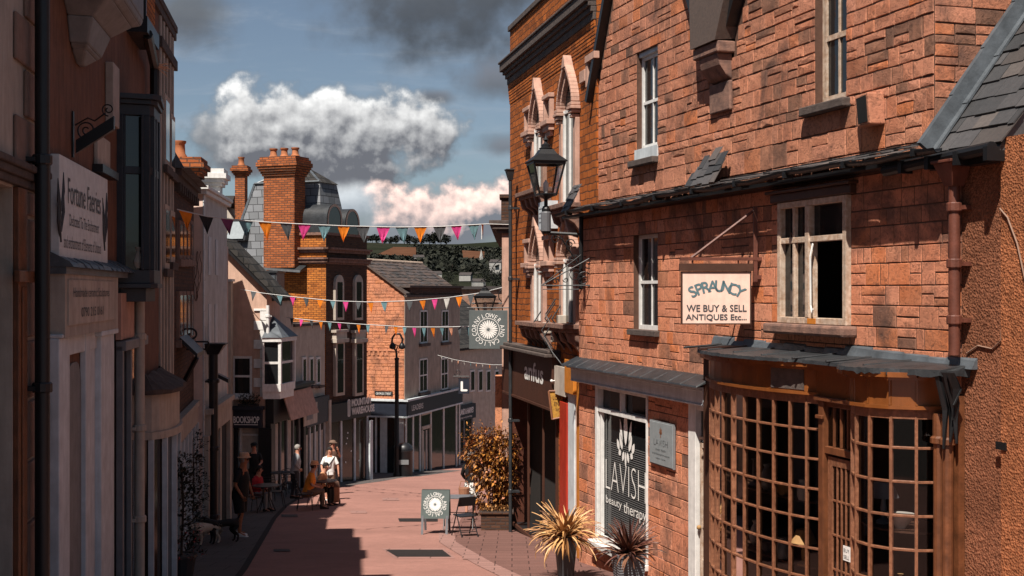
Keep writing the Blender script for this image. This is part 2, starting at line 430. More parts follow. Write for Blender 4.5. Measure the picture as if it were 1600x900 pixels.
def ring_text(m, s, cx, cz, r, h, y, a0, a1, flip=1, w=None):
    """letters standing round a circle, from angle a0 to a1 (degrees, clockwise from the top)"""
    n = len(s)
    for i, ch in enumerate(s):
        if ch == ' ': continue
        a = R(a0+(a1-a0)*(i+.5)/n); me = text_mesh(ch)
        xs = [v.co.x for v in me.vertices]; xc = (min(xs)+max(xs))/2; k = h/.72; kw = (w or 1)*k
        pos = (cx+math.sin(a)*r, cz+math.cos(a)*r); ca, sa = math.cos(a), math.sin(a)
        vs = []
        for v in me.vertices:
            lx, lz = (v.co.x-xc)*kw, (v.co.y-.36)*k
            vs.append((pos[0]+lx*ca+lz*sa, y, pos[1]-lx*sa+lz*ca))
        m.add(vs, [tuple(p.vertices) for p in me.polygons])

def stones(m, x0, x1, z0, z1, holes=(), lo=None, hi=None, ch=(.13, .27), cw=(.16, .48), y=0., proud=.014, gap=.011, mp=None, seed=1, zbreaks=(), rough=1.):
    """coursed rubble: every stone has its own outline, depth and face"""
    rn = random.Random(seed); mp = mp or (lambda s, yy, z: (s, yy, z))
    br = sorted(set([z0, z1]+[min(max(h[2], z0), z1) for h in holes]+[min(max(h[3], z0), z1) for h in holes]+list(zbreaks)))
    br = [br[0]]+[b for a, b in zip(br, br[1:]) if b-a > .03]
    zs = []
    for a, b in zip(br, br[1:]):
        n = max(1, round((b-a)/rn.uniform(*ch))); hs = [rn.uniform(.7, 1.3) for _ in range(n)]; t = sum(hs); c = a
        for h in hs: zs.append((c, c+h/t*(b-a))); c += h/t*(b-a)
    for (a, b) in zs:
        zm = (a+b)/2
        iv = [[lo(zm) if lo else x0, hi(zm) if hi else x1]]
        for h in holes:
            if h[2] < b-.005 and h[3] > a+.005:
                nv = []
                for (p, q) in iv:
                    if h[1] <= p or h[0] >= q: nv.append([p, q]); continue
                    if h[0] > p: nv.append([p, h[0]])
                    if h[1] < q: nv.append([h[1], q])
                iv = nv
        for (p, q) in iv:
            c = p
            while c < q-.02:
                w = rn.uniform(*cw)*(1.15 if b-a > .2 else .95)
                if q-c-w < cw[0]*.8: w = q-c
                e = min(q, c+w)
                parts = [(c, e, a, b)]
                if b-a > .2 and rn.random() < .36 and e-c > .16:
                    mz = a+(b-a)*rn.uniform(.4, .6); parts = [(c, e, a, mz), (c, e, mz, b)]
                for (sa, sb, za, zb) in parts:
                    g = gap/2; j = lambda: rn.uniform(-.007, .007)*rough
                    px0, px1, pz0, pz1 = sa+g, sb-g, za+g, zb-g
                    if px1-px0 < .02 or pz1-pz0 < .02: continue
                    xm, zm_ = (px0+px1)/2+j()*2, (pz0+pz1)/2+j()*2
                    ol = [(px0, pz0), (xm, pz0+j()), (px1, pz0), (px1+j(), zm_), (px1, pz1), (xm, pz1+j()), (px0, pz1), (px0+j(), zm_)]
                    ol = [(p_[0]+j()*.6, p_[1]+j()*.6) for p_ in ol]
                    d = proud+rn.uniform(-.006, .010)*rough; bv = min(.0065, (px1-px0)*.15, (pz1-pz0)*.15)
                    cx, cz = (px0+px1)/2, (pz0+pz1)/2
                    inn = [(p_[0]+bv*(1 if cx > p_[0] else -1)*(abs(p_[0]-cx) > .01), p_[1]+bv*(1 if cz > p_[1] else -1)*(abs(p_[1]-cz) > .01)) for p_ in ol]
                    vs = [mp(p_[0], y+.004, p_[1]) for p_ in ol]+[mp(p_[0], y-d-rn.uniform(-.003, .004)*rough, p_[1]) for p_ in inn]+[mp(cx+j()*3, y-d-rn.uniform(-.004, .012)*rough, cz+j()*3)]
                    fs = [(i, (i+1) % 8, (i+1) % 8+8, i+8) for i in range(8)]+[(i+8, (i+1) % 8+8, 16) for i in range(8)]
                    m.add(vs, fs)
                c = e
    return m

def slates(m, O, U, V, nu_len, v_len, sw=.25, sh=.2, seed=1, jit=1., th=.012, mask=None):
    """overlapping slates on a slope: O lower corner, U unit vector along the eave, V unit vector up the slope"""
    rn = random.Random(seed); O, U, V = Vector(O), Vector(U), Vector(V); Nn = U.cross(V).normalized()
    if Nn.z < 0: Nn = -Nn
    rows = max(1, int(v_len/sh)); 
    for r_ in range(rows+1):
        c = -sw*(.5 if r_ % 2 else 0)
        while c < nu_len:
            w = sw*rn.uniform(.8, 1.15); a, e = max(c, 0), min(c+w, nu_len); c += w
            if e-a < .03: continue
            v0 = r_*sh+rn.uniform(-.012, .012)*jit; v1 = min(v0+sh*1.7, v_len+.02)
            if v1-v0 < .03: continue
            if mask and not mask((a+e)/2, (v0+min(v0+sh, v_len))/2): continue
            if jit > 0 and rn.random() < .02*jit: v0 += .03
            l0 = th*1.6+rn.uniform(0, .008)*jit; g = .003; tl = rn.uniform(-.006, .006)*jit
            P = lambda uu, vv, h: O+U*uu+V*vv+Nn*h
            b4 = [P(a+g, v0, l0-th), P(e-g, v0+tl, l0-th), P(e-g, v1, -.002), P(a+g, v1, -.002)]
            t4 = [P(a+g, v0, l0), P(e-g, v0+tl, l0), P(e-g, v1, .004), P(a+g, v1, .004)]
            m.hexa(b4, t4)
    return m

def scroll(m, c, r0, r1, a0, a1, rad, plane='xz', yy=0, seg=6, n=28):
    pts = []
    for i in range(n+1):
        t = i/n; a = R(a0+(a1-a0)*t); r = r0+(r1-r0)*t
        x, z = c[0]+r*math.cos(a), c[1]+r*math.sin(a)
        pts.append((x, yy, z) if plane == 'xz' else (yy, x, z))
    m.tube(pts, rad, seg)

def skin_obj(name, pts, edges, rad, mat, parent, sub=1, root=0, extra=None):
    me = bpy.data.meshes.new(name); me.from_pydata(pts, edges, [])
    o = bpy.data.objects.new(name, me); col.objects.link(o)
    o.modifiers.new('skin', 'SKIN'); sk = me.skin_vertices[0].data
    for i, r in enumerate(rad):
        sk[i].radius = (r, r) if not isinstance(r, tuple) else r
        sk[i].use_root = (i == root)
    s = o.modifiers.new('sub', 'SUBSURF'); s.levels = s.render_levels = sub
    dg = bpy.context.evaluated_depsgraph_get(); dg.update()
    m2 = bpy.data.meshes.new_from_object(o.evaluated_get(dg)); bpy.data.objects.remove(o)
    if extra:
        bm = bmesh.new(); bm.from_mesh(m2); t = bpy.data.meshes.new('t'); t.from_pydata(extra.v, [], extra.f); bm.from_mesh(t); bm.to_mesh(m2); bm.free(); bpy.data.meshes.remove(t)
    m2.name = name; m2.materials.clear(); m2.materials.append(MATS[mat] if isinstance(mat, str) else mat)
    m2.polygons.foreach_set('use_smooth', [True]*len(m2.polygons))
    o = bpy.data.objects.new(name, m2); col.objects.link(o); o.parent = parent; return o

# ------------------------------------------------------------------ materials
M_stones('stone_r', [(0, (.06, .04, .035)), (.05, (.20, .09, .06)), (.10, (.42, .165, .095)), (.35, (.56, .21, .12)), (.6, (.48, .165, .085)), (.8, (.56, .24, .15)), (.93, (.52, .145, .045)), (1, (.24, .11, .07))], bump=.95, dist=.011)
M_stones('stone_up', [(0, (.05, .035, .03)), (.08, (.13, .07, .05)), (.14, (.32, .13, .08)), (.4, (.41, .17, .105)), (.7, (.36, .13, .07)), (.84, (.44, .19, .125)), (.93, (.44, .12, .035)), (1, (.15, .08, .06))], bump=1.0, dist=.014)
M_stones('stone_m', [(0, (.40, .15, .08)), (.5, (.52, .21, .11)), (1, (.44, .16, .07))], bump=.6)
M_stones('stone_dull', [(0, (.10, .07, .055)), (.5, (.19, .135, .105)), (1, (.14, .10, .08))], bump=.7)
M_plain('mortar_r', (.11, .055, .036), .95, scale=9, bump=.8, bdist=.008)
M_plain('mortar_m', (.34, .15, .08), .95, scale=9, bump=.6)
M_plain('mortar_dull', (.12, .09, .07), .95, scale=9, bump=.6)
M_brick('brick_orange', (.30, .085, .018), (.46, .155, .03), (.10, .04, .018), mode='xz', stain=.55, bw=.235, bh=.082, ms=.011)
M_brick('brick_shaft', (.23, .065, .022), (.34, .10, .032), (.09, .05, .035), mode='xz', stain=.35, bw=.26, bh=.09, ms=.014)
M_brick('brick_r2', (.25, .066, .013), (.39, .105, .02), (.10, .04, .02), mode='xz', stain=.6, bw=.30, bh=.13, ms=.012, warp=.02, bump=1, bdist=.02)
M_brick('brick_dark_and_shade', (.055, .026, .017), (.085, .04, .024), (.05, .035, .03), mode='xz', stain=.4)  # dark brick, also the painted shade on the mansard building's street side
M_brick('slate_grey', (.12, .125, .13), (.17, .175, .185), (.035, .035, .038), bw=.45, bh=.30, ms=.014, mode='xz', stain=.3, vs=1.0, warp=.004)
M_brick('tile_dark', (.022, .020, .019), (.04, .036, .033), (.012, .012, .012), bw=.35, bh=.25, ms=.02, mode='xz', stain=.5)
M_island('slates', [(0, (.03, .03, .031)), (.35, (.055, .053, .054)), (.7, (.085, .078, .078)), (.9, (.045, .037, .034)), (1, (.13, .11, .10))], rough=.55, bump=.6, dist=.008)
M_island('slates_rust', [(0, (.03, .027, .025)), (.35, (.06, .048, .042)), (.7, (.10, .065, .05)), (1, (.07, .06, .06))], rough=.7, bump=.6, dist=.008)
M_plain('lead', (.12, .135, .15), .5, .5, 5, .4, .01, metal=.25, spec=.5)
M_plain('lead_dark', (.045, .048, .052), .45, .5, 5, .4, .01, metal=.3, spec=.5)
M_plain('white_paint', (.72, .70, .67), .5, .22, 9, .3, .004, streak=.25)
M_plain('white_worn', (.62, .50, .40), .6, .4, 14, .8, .006, streak=.6, c2=(.34, .20, .12))
M_plain('pale_pink_stone', (.52, .31, .235), .85, .35, 5, .5, .006, streak=.35)
M_plain('sill_stone', (.26, .14, .10), .9, .5, 9, .8, .01, c2=(.10, .06, .05))
M_plain('sill_dark', (.10, .075, .065), .9, .5, 9, .8, .01)
M_plain('peach_render', (.56, .36, .27), .9, .25, 3, .4, .005, streak=.3)
M_plain('grey_paint', (.60, .64, .66), .6, .3, 4, .3, .004, streak=.3)
M_plain('grey_paint_dark', (.20, .205, .21), .6, .3, 4, .3, .004, streak=.3)
M_plain('warm_grey_render', (.40, .33, .27), .9, .3, 2.5, .5, .006, streak=.6)
M_plain('frame_pale', (.62, .62, .59), .6, .3, 4, .3, .004, streak=.3)
M_plain('grey_render', (.56, .58, .56), .9, .3, 2.5, .5, .006, streak=.5)
M_plain('beige_render', (.44, .38, .32), .9, .3, 3, .5, .006, streak=.35)
M_plain('beige_light', (.50, .43, .36), .9, .3, 3, .5, .006, streak=.35)
M_plain('brown_render', (.19, .085, .05), .9, .4, 2.5, .5, .006, streak=.7)
M_plain('quoin_brown', (.25, .165, .13), .9, .35, 4, .7, .008, streak=.3)
M_plain('pink_render_and_sunlight', (.76, .56, .47), .9, .2, 4, .3, .004, streak=.2)
M_plain('old_timber', (.19, .065, .025), .45, .6, 7, .6, .005, streak=.6, spec=.5)
M_plain('varnish_brown', (.24, .075, .018), .32, .45, 3, .3, .004, streak=.35, spec=.6)
M_plain('timber_edge', (.27, .115, .06), .5, .5, 24, .9, .005, streak=.7, c2=(.13, .045, .02))
M_plain('timber_dark', (.07, .03, .018), .5, .4, 5, .4, .004)
M_plain('black_iron', (.012, .012, .013), .45, .3, 8, .4, .003, metal=.2, spec=.4)
M_plain('black_paint', (.014, .014, .016), .4, .3, 5, .2, .003, spec=.4)
M_plain('navy_paint', (.018, .022, .034), .45, .3, 5, .2, .003)
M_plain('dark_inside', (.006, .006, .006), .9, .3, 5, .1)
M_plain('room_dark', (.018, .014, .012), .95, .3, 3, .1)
M_plain('brown_shop', (.075, .028, .016), .55, .35, 3, .3, .004, streak=.3)
M_plain('red_shop', (.10, .030, .016), .6, .5, 4, .3, .004, streak=.4)
M_plain('red_paint', (.42, .03, .012), .45, .3, 5, .3, .004, streak=.3)
M_plain('orange_paint', (.55, .19, .025), .5, .3, 5, .3, .004)
M_plain('blue_grey_paint', (.035, .042, .052), .5, .35, 5, .3, .004, streak=.3)
M_plain('rust_pipe', (.16, .05, .03), .55, .5, 8, .5, .005, streak=.5, spec=.4)
M_plain('letter_white', (.78, .76, .72), .6, .15, 20, .1)
M_plain('letter_dark', (.05, .055, .06), .6, .15, 20, .1)
M_plain('letter_teal', (.10, .17, .19), .6, .25, 30, .1)
M_plain('sign_pink', (.80, .56, .46), .6, .2, 7, .2, .003, streak=.15)
M_plain('sign_grey', (.60, .62, .61), .6, .2, 8, .2, .003)
M_plain('sign_slate', (.10, .115, .115), .5, .2, 8, .2, .003)
M_plain('sign_slate_lit', (.075, .095, .09), .6, .2, 8, .2, .003)
M_plain('sign_silver', (.30, .33, .34), .4, .2, 8, .2, .003, metal=.2)
M_plain('sign_ochre', (.50, .25, .04), .7, .5, 22, .5, .004)
M_plain('frame_bronze', (.24, .10, .05), .55, .3, 9, .4, .004)
M_plain('curtain_pale', (.42, .37, .33), .9, .3, 5, .2)
M_plain('blind_grey', (.10, .10, .10), .9, .2, 5, .2)
M_plain('terracotta', (.42, .15, .06), .8, .4, 5, .4, .005, streak=.3)
M_plain('pot_grey', (.13, .13, .14), .5, .3, 5, .3, .004)
M_plain('pot_dark', (.035, .035, .038), .4, .3, 5, .3, .004, spec=.5)
M_plain('white_glow', (.8, .8, .78), .5, .1)
M_plain('cable', (.28, .17, .12), .7, .2)
M_plain('plaster_pink_rough', (.40, .145, .07), .95, .35, 2, .9, .02, streak=.2)
M_glass('window_glass'); M_glass('glass_brown', (.03, .018, .012), .12); M_clear('clear_glass')

def rough_cast(name, c):
    m, nt, b = new_mat(name)
    tc = nd(nt, 'ShaderNodeTexCoord'); o = tc.outputs['Object']
    v = nd(nt, 'ShaderNodeTexVoronoi'); v.inputs['Scale'].default_value = 42; nt.links.new(o, v.inputs['Vector'])
    n = tnoise(nt, o, 25, 6, .7, .8); n2 = tnoise(nt, o, 1.2, 6, .7, .4)
    f = ramp(nt, n, [(.35, (0, 0, 0)), (.6, (1, 1, 1))])
    cc = mixc(nt, f, hsl(c, .35), c)
    st = ramp(nt, n2, [(.42, (0, 0, 0)), (.6, (1, 1, 1))])
    cc = mixc(nt, mth(nt, 'MULTIPLY', st, .55), cc, hsl(c, .38))
    nt.links.new(cc, b.inputs['Base Color']); b.inputs['Roughness'].default_value = .95; b.inputs['Specular IOR Level'].default_value = .15
    bumpn(nt, b, mth(nt, 'ADD', v.outputs['Distance'], n), .9, .018)
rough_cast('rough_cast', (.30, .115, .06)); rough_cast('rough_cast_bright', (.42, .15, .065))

def road_mat(name, c, patch=.3, slab=None):
    m, nt, b = new_mat(name)
    tc = nd(nt, 'ShaderNodeTexCoord'); o = tc.outputs['Object']
    n = tnoise(nt, o, .6, 8, .65, .5); n2 = tnoise(nt, o, 60, 4, .7); n3 = tnoise(nt, o, 6, 6, .6)
    cc = mixc(nt, ramp(nt, n, [(.35, (0, 0, 0)), (.65, (1, 1, 1))]), hsl(c, 1-patch), c)
    cc = mixc(nt, mth(nt, 'MULTIPLY', ramp(nt, n2, [(.3, (1, 1, 1)), (.55, (0, 0, 0))]), .7), cc, hsl(c, .40))
    cc = mixc(nt, mth(nt, 'MULTIPLY', ramp(nt, n3, [(.50, (0, 0, 0)), (.72, (1, 1, 1))]), .5), cc, hsl(c, .6))
    h = mth(nt, 'ADD', n2, mth(nt, 'MULTIPLY', n3, .3))
    if slab:
        br = nd(nt, 'ShaderNodeTexBrick'); nt.links.new(o, br.inputs['Vector']); br.inputs['Scale'].default_value = 1
        br.inputs['Color1'].default_value = (*hsl(c, .85), 1); br.inputs['Color2'].default_value = (*hsl(c, 1.12), 1); br.inputs['Mortar'].default_value = (*hsl(c, .35), 1)
        br.inputs['Brick Width'].default_value = slab[0]; br.inputs['Row Height'].default_value = slab[1]; br.inputs['Mortar Size'].default_value = .010
        cc = mixc(nt, .75, cc, mixc(nt, .5, br.outputs['Color'], cc), 'MIX')
        cc = mixc(nt, br.outputs['Fac'], cc, hsl(c, .3))
        h = mth(nt, 'SUBTRACT', h, mth(nt, 'MULTIPLY', br.outputs['Fac'], 1.5))
    nt.links.new(cc, b.inputs['Base Color']); b.inputs['Roughness'].default_value = .85; b.inputs['Specular IOR Level'].default_value = .25
    bumpn(nt, b, h, .5, .006)
road_mat('road_red', (.33, .165, .133), .25)
road_mat('kerb_stone', (.30, .165, .14), .25, (.6, .3))
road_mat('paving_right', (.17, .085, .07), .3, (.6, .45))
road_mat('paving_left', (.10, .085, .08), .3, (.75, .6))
road_mat('tarmac_and_shadow_dark', (.022, .017, .016), .3)  # dark gutter tarmac, also the painted shadows on the road
road_mat('ground_mat', (.09, .07, .06), .3)

def hill_mat():
    m, nt, b = new_mat('hill_grass')
    g = nd(nt, 'ShaderNodeNewGeometry'); o = g.outputs['Position']
    v = nd(nt, 'ShaderNodeTexVoronoi'); v.inputs['Scale'].default_value = .0045; nt.links.new(o, v.inputs['Vector'])
    sp = nd(nt, 'ShaderNodeSeparateColor'); nt.links.new(v.outputs['Color'], sp.inputs[0])
    cc = ramp(nt, sp.outputs[0], [(0, (.016, .019, .012)), (.4, (.024, .026, .018)), (.75, (.032, .031, .022)), (1, (.02, .023, .015))])
    n = tnoise(nt, o, .05, 8, .7)
    cc = mixc(nt, ramp(nt, n, [(.4, (0, 0, 0)), (.65, (1, 1, 1))]), cc, (.014, .016, .011))
    nt.links.new(cc, b.inputs['Base Color']); b.inputs['Roughness'].default_value = 1; b.inputs['Specular IOR Level'].default_value = 0
    bumpn(nt, b, n, .6, 6)
hill_mat()
M_plain('field_brown', (.105, .05, .03), 1, .4, .05, .1, spec=0)
M_plain('far_white', (.30, .29, .27), .9, .2, 1, .1)
M_plain('far_roof', (.05, .042, .04), .9, .3, 1, .1)
def leaf_mat(name, stops, trans=.0, rough=.55):
    m, nt, b = new_mat(name)
    g = nd(nt, 'ShaderNodeNewGeometry'); cc = ramp(nt, g.outputs['Random Per Island'], stops)
    nt.links.new(cc, b.inputs['Base Color']); b.inputs['Roughness'].default_value = rough; b.inputs['Specular IOR Level'].default_value = .35
leaf_mat('leaf_orange', [(0, (.05, .022, .01)), (.35, (.16, .06, .018)), (.7, (.33, .13, .02)), (.9, (.48, .20, .04)), (1, (.40, .14, .08))])
leaf_mat('leaf_dark', [(0, (.008, .010, .007)), (.6, (.02, .024, .014)), (1, (.05, .045, .03))])
leaf_mat('leaf_strap', [(0, (.12, .05, .02)), (.3, (.30, .14, .05)), (.7, (.50, .26, .09)), (1, (.62, .38, .18))])
leaf_mat('leaf_strap_dark', [(0, (.02, .008, .007)), (.4, (.07, .022, .016)), (.8, (.14, .05, .03)), (1, (.30, .16, .09))])
leaf_mat('petal_red', [(0, (.25, .02, .02)), (.6, (.5, .06, .05)), (1, (.6, .3, .25))])
leaf_mat('far_leaf', [(0, (.006, .008, .005)), (.6, (.014, .016, .010)), (1, (.026, .026, .018))], rough=1)
M_plain('bark', (.06, .04, .03), .9, .4, 8, .6)
M_plain('soil', (.03, .02, .015), .95, .4, 8, .6)
M_plain('flag_orange', (.80, .22, .012), .8, .2, 12, .3); M_plain('flag_pink', (.72, .06, .26), .8, .2, 12, .3)
M_plain('flag_teal', (.16, .30, .33), .8, .2, 12, .3); M_plain('flag_grey', (.09, .095, .10), .8, .2, 12, .3)
M_plain('flag_purple', (.20, .05, .13), .8, .2, 12, .3); M_plain('flag_black', (.02, .02, .022), .8, .2, 12, .3)
M_plain('flag_pale', (.55, .52, .48), .8, .2, 12, .3); M_plain('flag_peach', (.75, .36, .22), .8, .2, 12, .3)
M_plain('cord', (.6, .6, .58), .8, .1, 12, .1)
for nme, c in (('skin_fair', (.50, .24, .16)), ('skin_tan', (.36, .14, .07)), ('cloth_black', (.008, .008, .009)), ('cloth_grey', (.30, .31, .32)), ('cloth_white', (.75, .74, .72)),
               ('cloth_orange', (.72, .22, .02)), ('cloth_peach', (.75, .36, .18)), ('cloth_red', (.42, .02, .03)), ('cloth_brown', (.10, .05, .035)), ('cloth_straw', (.62, .36, .22)),
               ('hair_dark', (.015, .011, .010)), ('hair_grey', (.25, .23, .21)), ('cloth_khaki', (.16, .10, .07)), ('shoe_white', (.7, .68, .66)), ('cloth_denim', (.03, .033, .04)), ('fur_black', (.010, .010, .010)), ('fur_cream', (.50, .42, .34)), ('leather_tan', (.30, .14, .08)), ('bag_dark', (.02, .018, .02)), ('ceramic', (.45, .40, .36)), ('brass', (.35, .2, .08))):
    M_plain(nme, c, .8, .25, 14, .3, .004)
def floral():
    m, nt, b = new_mat('cloth_floral')
    tc = nd(nt, 'ShaderNodeTexCoord'); n = tnoise(nt, tc.outputs['Object'], 22, 2, .5, .5)
    nt.links.new(ramp(nt, n, [(.45, (.02, .02, .02)), (.52, (.7, .68, .64))]), b.inputs['Base Color']); b.inputs['Roughness'].default_value = .9
floral()

# ------------------------------------------------------------------ ground, street and hills
def zt(X, Y):
    if Y < 75: return G(Y)
    k = [(75, G(75)), (130, -19), (300, -28), (500, -10), (700, 3), (900, 11), (1200, 23), (1600, 48), (2000, 74), (2200, 80), (2600, 60), (6000, -60)]
    for (a, za), (b_, zb) in zip(k, k[1:]):
        if Y <= b_:
            t = (Y-a)/(b_-a); t = t*t*(3-2*t)*.5+t*.5; z = za+(zb-za)*t; break
    w = min(1, max(0, (Y-300)/600))
    z += w*(5*math.sin(X*.004+1.3)+3*math.sin(X*.011+Y*.003)+2*math.sin(X*.02-Y*.006))
    return z
def build_ground():
    xs = [-3000, -2000, -1400, -1000, -700]+[i*40 for i in range(-14, 15)]+[700, 1000, 1400, 2000, 3000]
    xs = sorted(set(xs)); ys = [-60, -30, 0, 20, 40, 60, 75, 90, 110, 130, 160]+[200+i*40 for i in range(50)]+[2300, 2500, 2800, 3500, 4500, 6000]
    # the near part is the street's own sloping ground, the far part the hills
    def grid(ys, name, mat):
        m = MB(); n = len(xs)
        m.add([(x, y, zt(x, y)-.012) for y in ys for x in xs], [(j*n+i, j*n+i+1, (j+1)*n+i+1, (j+1)*n+i) for j in range(len(ys)-1) for i in range(n-1)])
        o = m.build(name, mat, smooth=True); tag(o, kind='structure'); return o
    grid([y for y in ys if y <= 130], 'ground', 'ground_mat'); grid([y for y in ys if y >= 130], 'hills', 'hill_grass')
build_ground()
def sheet(name, poly, mat, dz, extra=None):
    m = MB(); tr = tessellate_polygon([[Vector((p[0], p[1], 0)) for p in poly]])
    m.add([(x, y, G(y)+dz) for x, y in poly], [tuple(t) for t in tr]); o = m.build(name, mat); tag(o, kind='structure'); return o
sheet('road', [(-14, 5), (10, 5), (10, 76), (-14, 76)], 'road_red', -.004)
kl = [(.95, 14), (.45, 17), (-.1, 20.4), (-.68, 22.6), (-1.25, 25.2), (-1.50, 26.4), (-1.64, 28.6), (-1.62, 34), (-1.0, 42), (.2, 52), (1.5, 60)]
off = [(x+.34, y+.05) for x, y in kl]
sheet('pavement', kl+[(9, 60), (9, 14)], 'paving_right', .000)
sheet('kerb', kl+off[::-1], 'kerb_stone', .004)
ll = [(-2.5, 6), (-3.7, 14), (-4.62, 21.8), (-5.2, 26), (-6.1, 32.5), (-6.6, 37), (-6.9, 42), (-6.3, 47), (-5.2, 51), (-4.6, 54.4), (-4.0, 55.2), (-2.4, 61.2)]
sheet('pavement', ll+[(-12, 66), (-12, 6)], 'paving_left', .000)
sheet('gutter', ll[:7]+[(x+.12, y) for x, y in ll[:7]][::-1], 'tarmac_and_shadow_dark', .004)
def patch(name, pts, mat, dz):
    sheet(name, [((u-800)/FX*(5200/(v-650)), 5200/(v-650)) for u, v in pts], mat, dz)
patch('shadow_patch', [(597, 857), (694, 857), (712, 872), (616, 872)], 'kerb_stone', .000)  # pale rim laid round the painted shadow on the road
for (u_, v_) in ((452, 806), (440, 860), (560, 800), (735, 872), (610, 780)):
    patch('drain_cover', [(u_-13, v_-2), (u_+12, v_-2), (u_+14, v_+2), (u_-12, v_+2)], 'kerb_stone' if u_ > 500 else 'paving_left', .006)
patch('shadow_patch', [(602, 859), (691, 859), (705, 870), (620, 870)], 'tarmac_and_shadow_dark', .004)  # cast shadow painted as a dark sheet, its caster unknown
patch('shadow_patch', [(622, 810), (684, 810), (684, 815), (624, 815)], 'tarmac_and_shadow_dark', .004)  # second cast shadow painted as a thin dark sheet

# ------------------------------------------------------------------ the stone house on the right (R1)
gR1 = -5.2
F1 = Fr(1.2, 22.85, 8.25-.3085*11.2, 11.2)
def build_R1():
    b = F1.thing('stone_house', 'orange stone house with two gables, a white framed shop window and a bowed antiques shopfront', 'house', gR1)
    L1 = 10.83; UY = .22
    sash1 = F1.R(990, 368, 1028, 517)
    cas = F1.R(1222, 318, 1330, 509)
    lav = F1.R(933, 612, 1013, 838)
    lav = (lav[0], lav[1], -4.25, -1.60)
    dr = (F1.S(1078), F1.S(1117), -5.1, -1.60)
    shop = (F1.S(1122), F1.S(1492), -5.1, -1.02)
    holes = [sash1, cas, lav, dr, shop]
    shell(b, [(0, gR1), (L1, gR1), (L1, 1.30), (0, 1.30)], holes, 6, 'mortar_r', 'lower_wall', 0, .22)
    m = MB(); stones(m, 0, L1, -5.15, 1.28, holes, ch=(.16, .25), cw=(.12, .40), seed=3, rough=.38, proud=.006, gap=.009)
    # end of the wall at the left corner
    stones(m, 0, .9, -5.15, 1.28, [], seed=8, rough=.5, proud=.008, mp=lambda s, yy, z: (yy, s, z))
    m.build('stonework', 'stone_r', b)
    # upper walls: two gables set back behind the gutter
    a0 = F1.S(930, UY); a1 = F1.S(1107, UY); c0 = F1.S(1150, UY); c1 = F1.S(1460, UY); zE = 3.42
    am = (a0+a1)/2; apz = zE+(am-a0)*1.85; cm = (c0+c1)/2; cpz = zE+.15+(cm-c0)*1.5
    sash2 = F1.R(995, 84, 1028, 242, UY); sash3 = F1.R(1274, -40, 1323, 152, UY)
    poly = [(a0, 1.30), (c1, 1.30), (c1, zE+.15), (cm, cpz), (c0, zE+.15), (c0-.06, zE-.2), (a1+.05, zE-.2), (a1, zE), (am, apz), (a0, zE)]
    shell(b, poly, [sash2, sash3], 5.5, 'mortar_r', 'upper_wall', UY, .2)
    def lo(z):
        return a0 if z < zE else a0+(z-zE)/1.85
    def hiA(z):
        return a1 if z < zE else a1-(z-zE)/1.85
    m = MB()
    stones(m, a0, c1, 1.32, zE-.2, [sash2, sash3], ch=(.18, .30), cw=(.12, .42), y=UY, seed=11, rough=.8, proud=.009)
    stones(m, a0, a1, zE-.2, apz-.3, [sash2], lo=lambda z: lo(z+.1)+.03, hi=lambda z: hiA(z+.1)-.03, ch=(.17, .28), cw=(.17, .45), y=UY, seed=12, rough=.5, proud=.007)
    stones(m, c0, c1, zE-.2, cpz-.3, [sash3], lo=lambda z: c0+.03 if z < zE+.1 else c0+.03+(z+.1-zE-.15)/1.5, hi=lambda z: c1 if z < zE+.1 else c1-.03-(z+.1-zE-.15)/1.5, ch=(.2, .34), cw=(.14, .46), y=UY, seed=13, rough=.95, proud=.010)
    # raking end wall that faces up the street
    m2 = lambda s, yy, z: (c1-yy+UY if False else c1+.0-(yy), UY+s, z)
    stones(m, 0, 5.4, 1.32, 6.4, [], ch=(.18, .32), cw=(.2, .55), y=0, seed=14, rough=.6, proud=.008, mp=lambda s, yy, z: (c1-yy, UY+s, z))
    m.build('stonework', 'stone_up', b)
    # verges, kneeler between the gables, valley hopper
    v = MB()
    def bar_(p, q, w, y0, y1):
        d = (Vector(q)-Vector(p)).normalized(); n = Vector((-d.y, d.x))*w
        v.prism_xz([p, q, (q[0]+n.x, q[1]+n.y), (p[0]+n.x, p[1]+n.y)], y0, y1)
    bar_((a0-.03, zE-.08), (am, apz+.05), .10, UY-.16, UY+5.4)
    bar_((am, apz+.05), (a1+.06, zE-.05), .10, UY-.16, UY+5.4)
    bar_((c0+.02, zE+.2), (cm, cpz+.05), .12, UY-.16, UY+5.4)
    bar_((cm, cpz+.05), (c1+.1, zE+.05), .12, UY-.16, UY+5.4)
    v.build('roof_verge', 'black_paint', b)
    k = MB()
    k.box(a1+.02, c0-.04, UY-.26, UY+.3, zE-.14, zE+.02)
    k.prism_yz([(UY-.24, zE-.142), (UY-.20, zE-.30), (UY-.10, zE-.44), (UY, zE-.5), (UY, zE-.142)], a1+.16, c0-.10)
    k.box(a1+.14, c0-.08, UY-.06, UY, 2.5, zE-.51)
    k.build('kneeler', 'sill_stone', b, bevel=.02)
    mm = MB(); mm.hexa([(a1+.02, UY-.3, zE+.02), (c0-.04, UY-.3, zE+.02), (c0-.04, UY+.6, zE+.1), (a1+.02, UY+.6, zE+.1)],
                       [(a1-.18, UY-.22, zE+.85), (c0+.22, UY-.22, zE+.85), (c0+.22, UY+.6, zE+.9), (a1-.18, UY+.6, zE+.9)]); mm.build('valley_hopper', 'slates_rust', b)
    # slate skirt and gutter between the storeys
    s = MB(); ang = Vector((0, .47, .17)).normalized()
    slates(s, (-.05, -.24, 1.40), (1, 0, 0), ang, 10.2, .42, .24, .15, seed=5, jit=2.2)
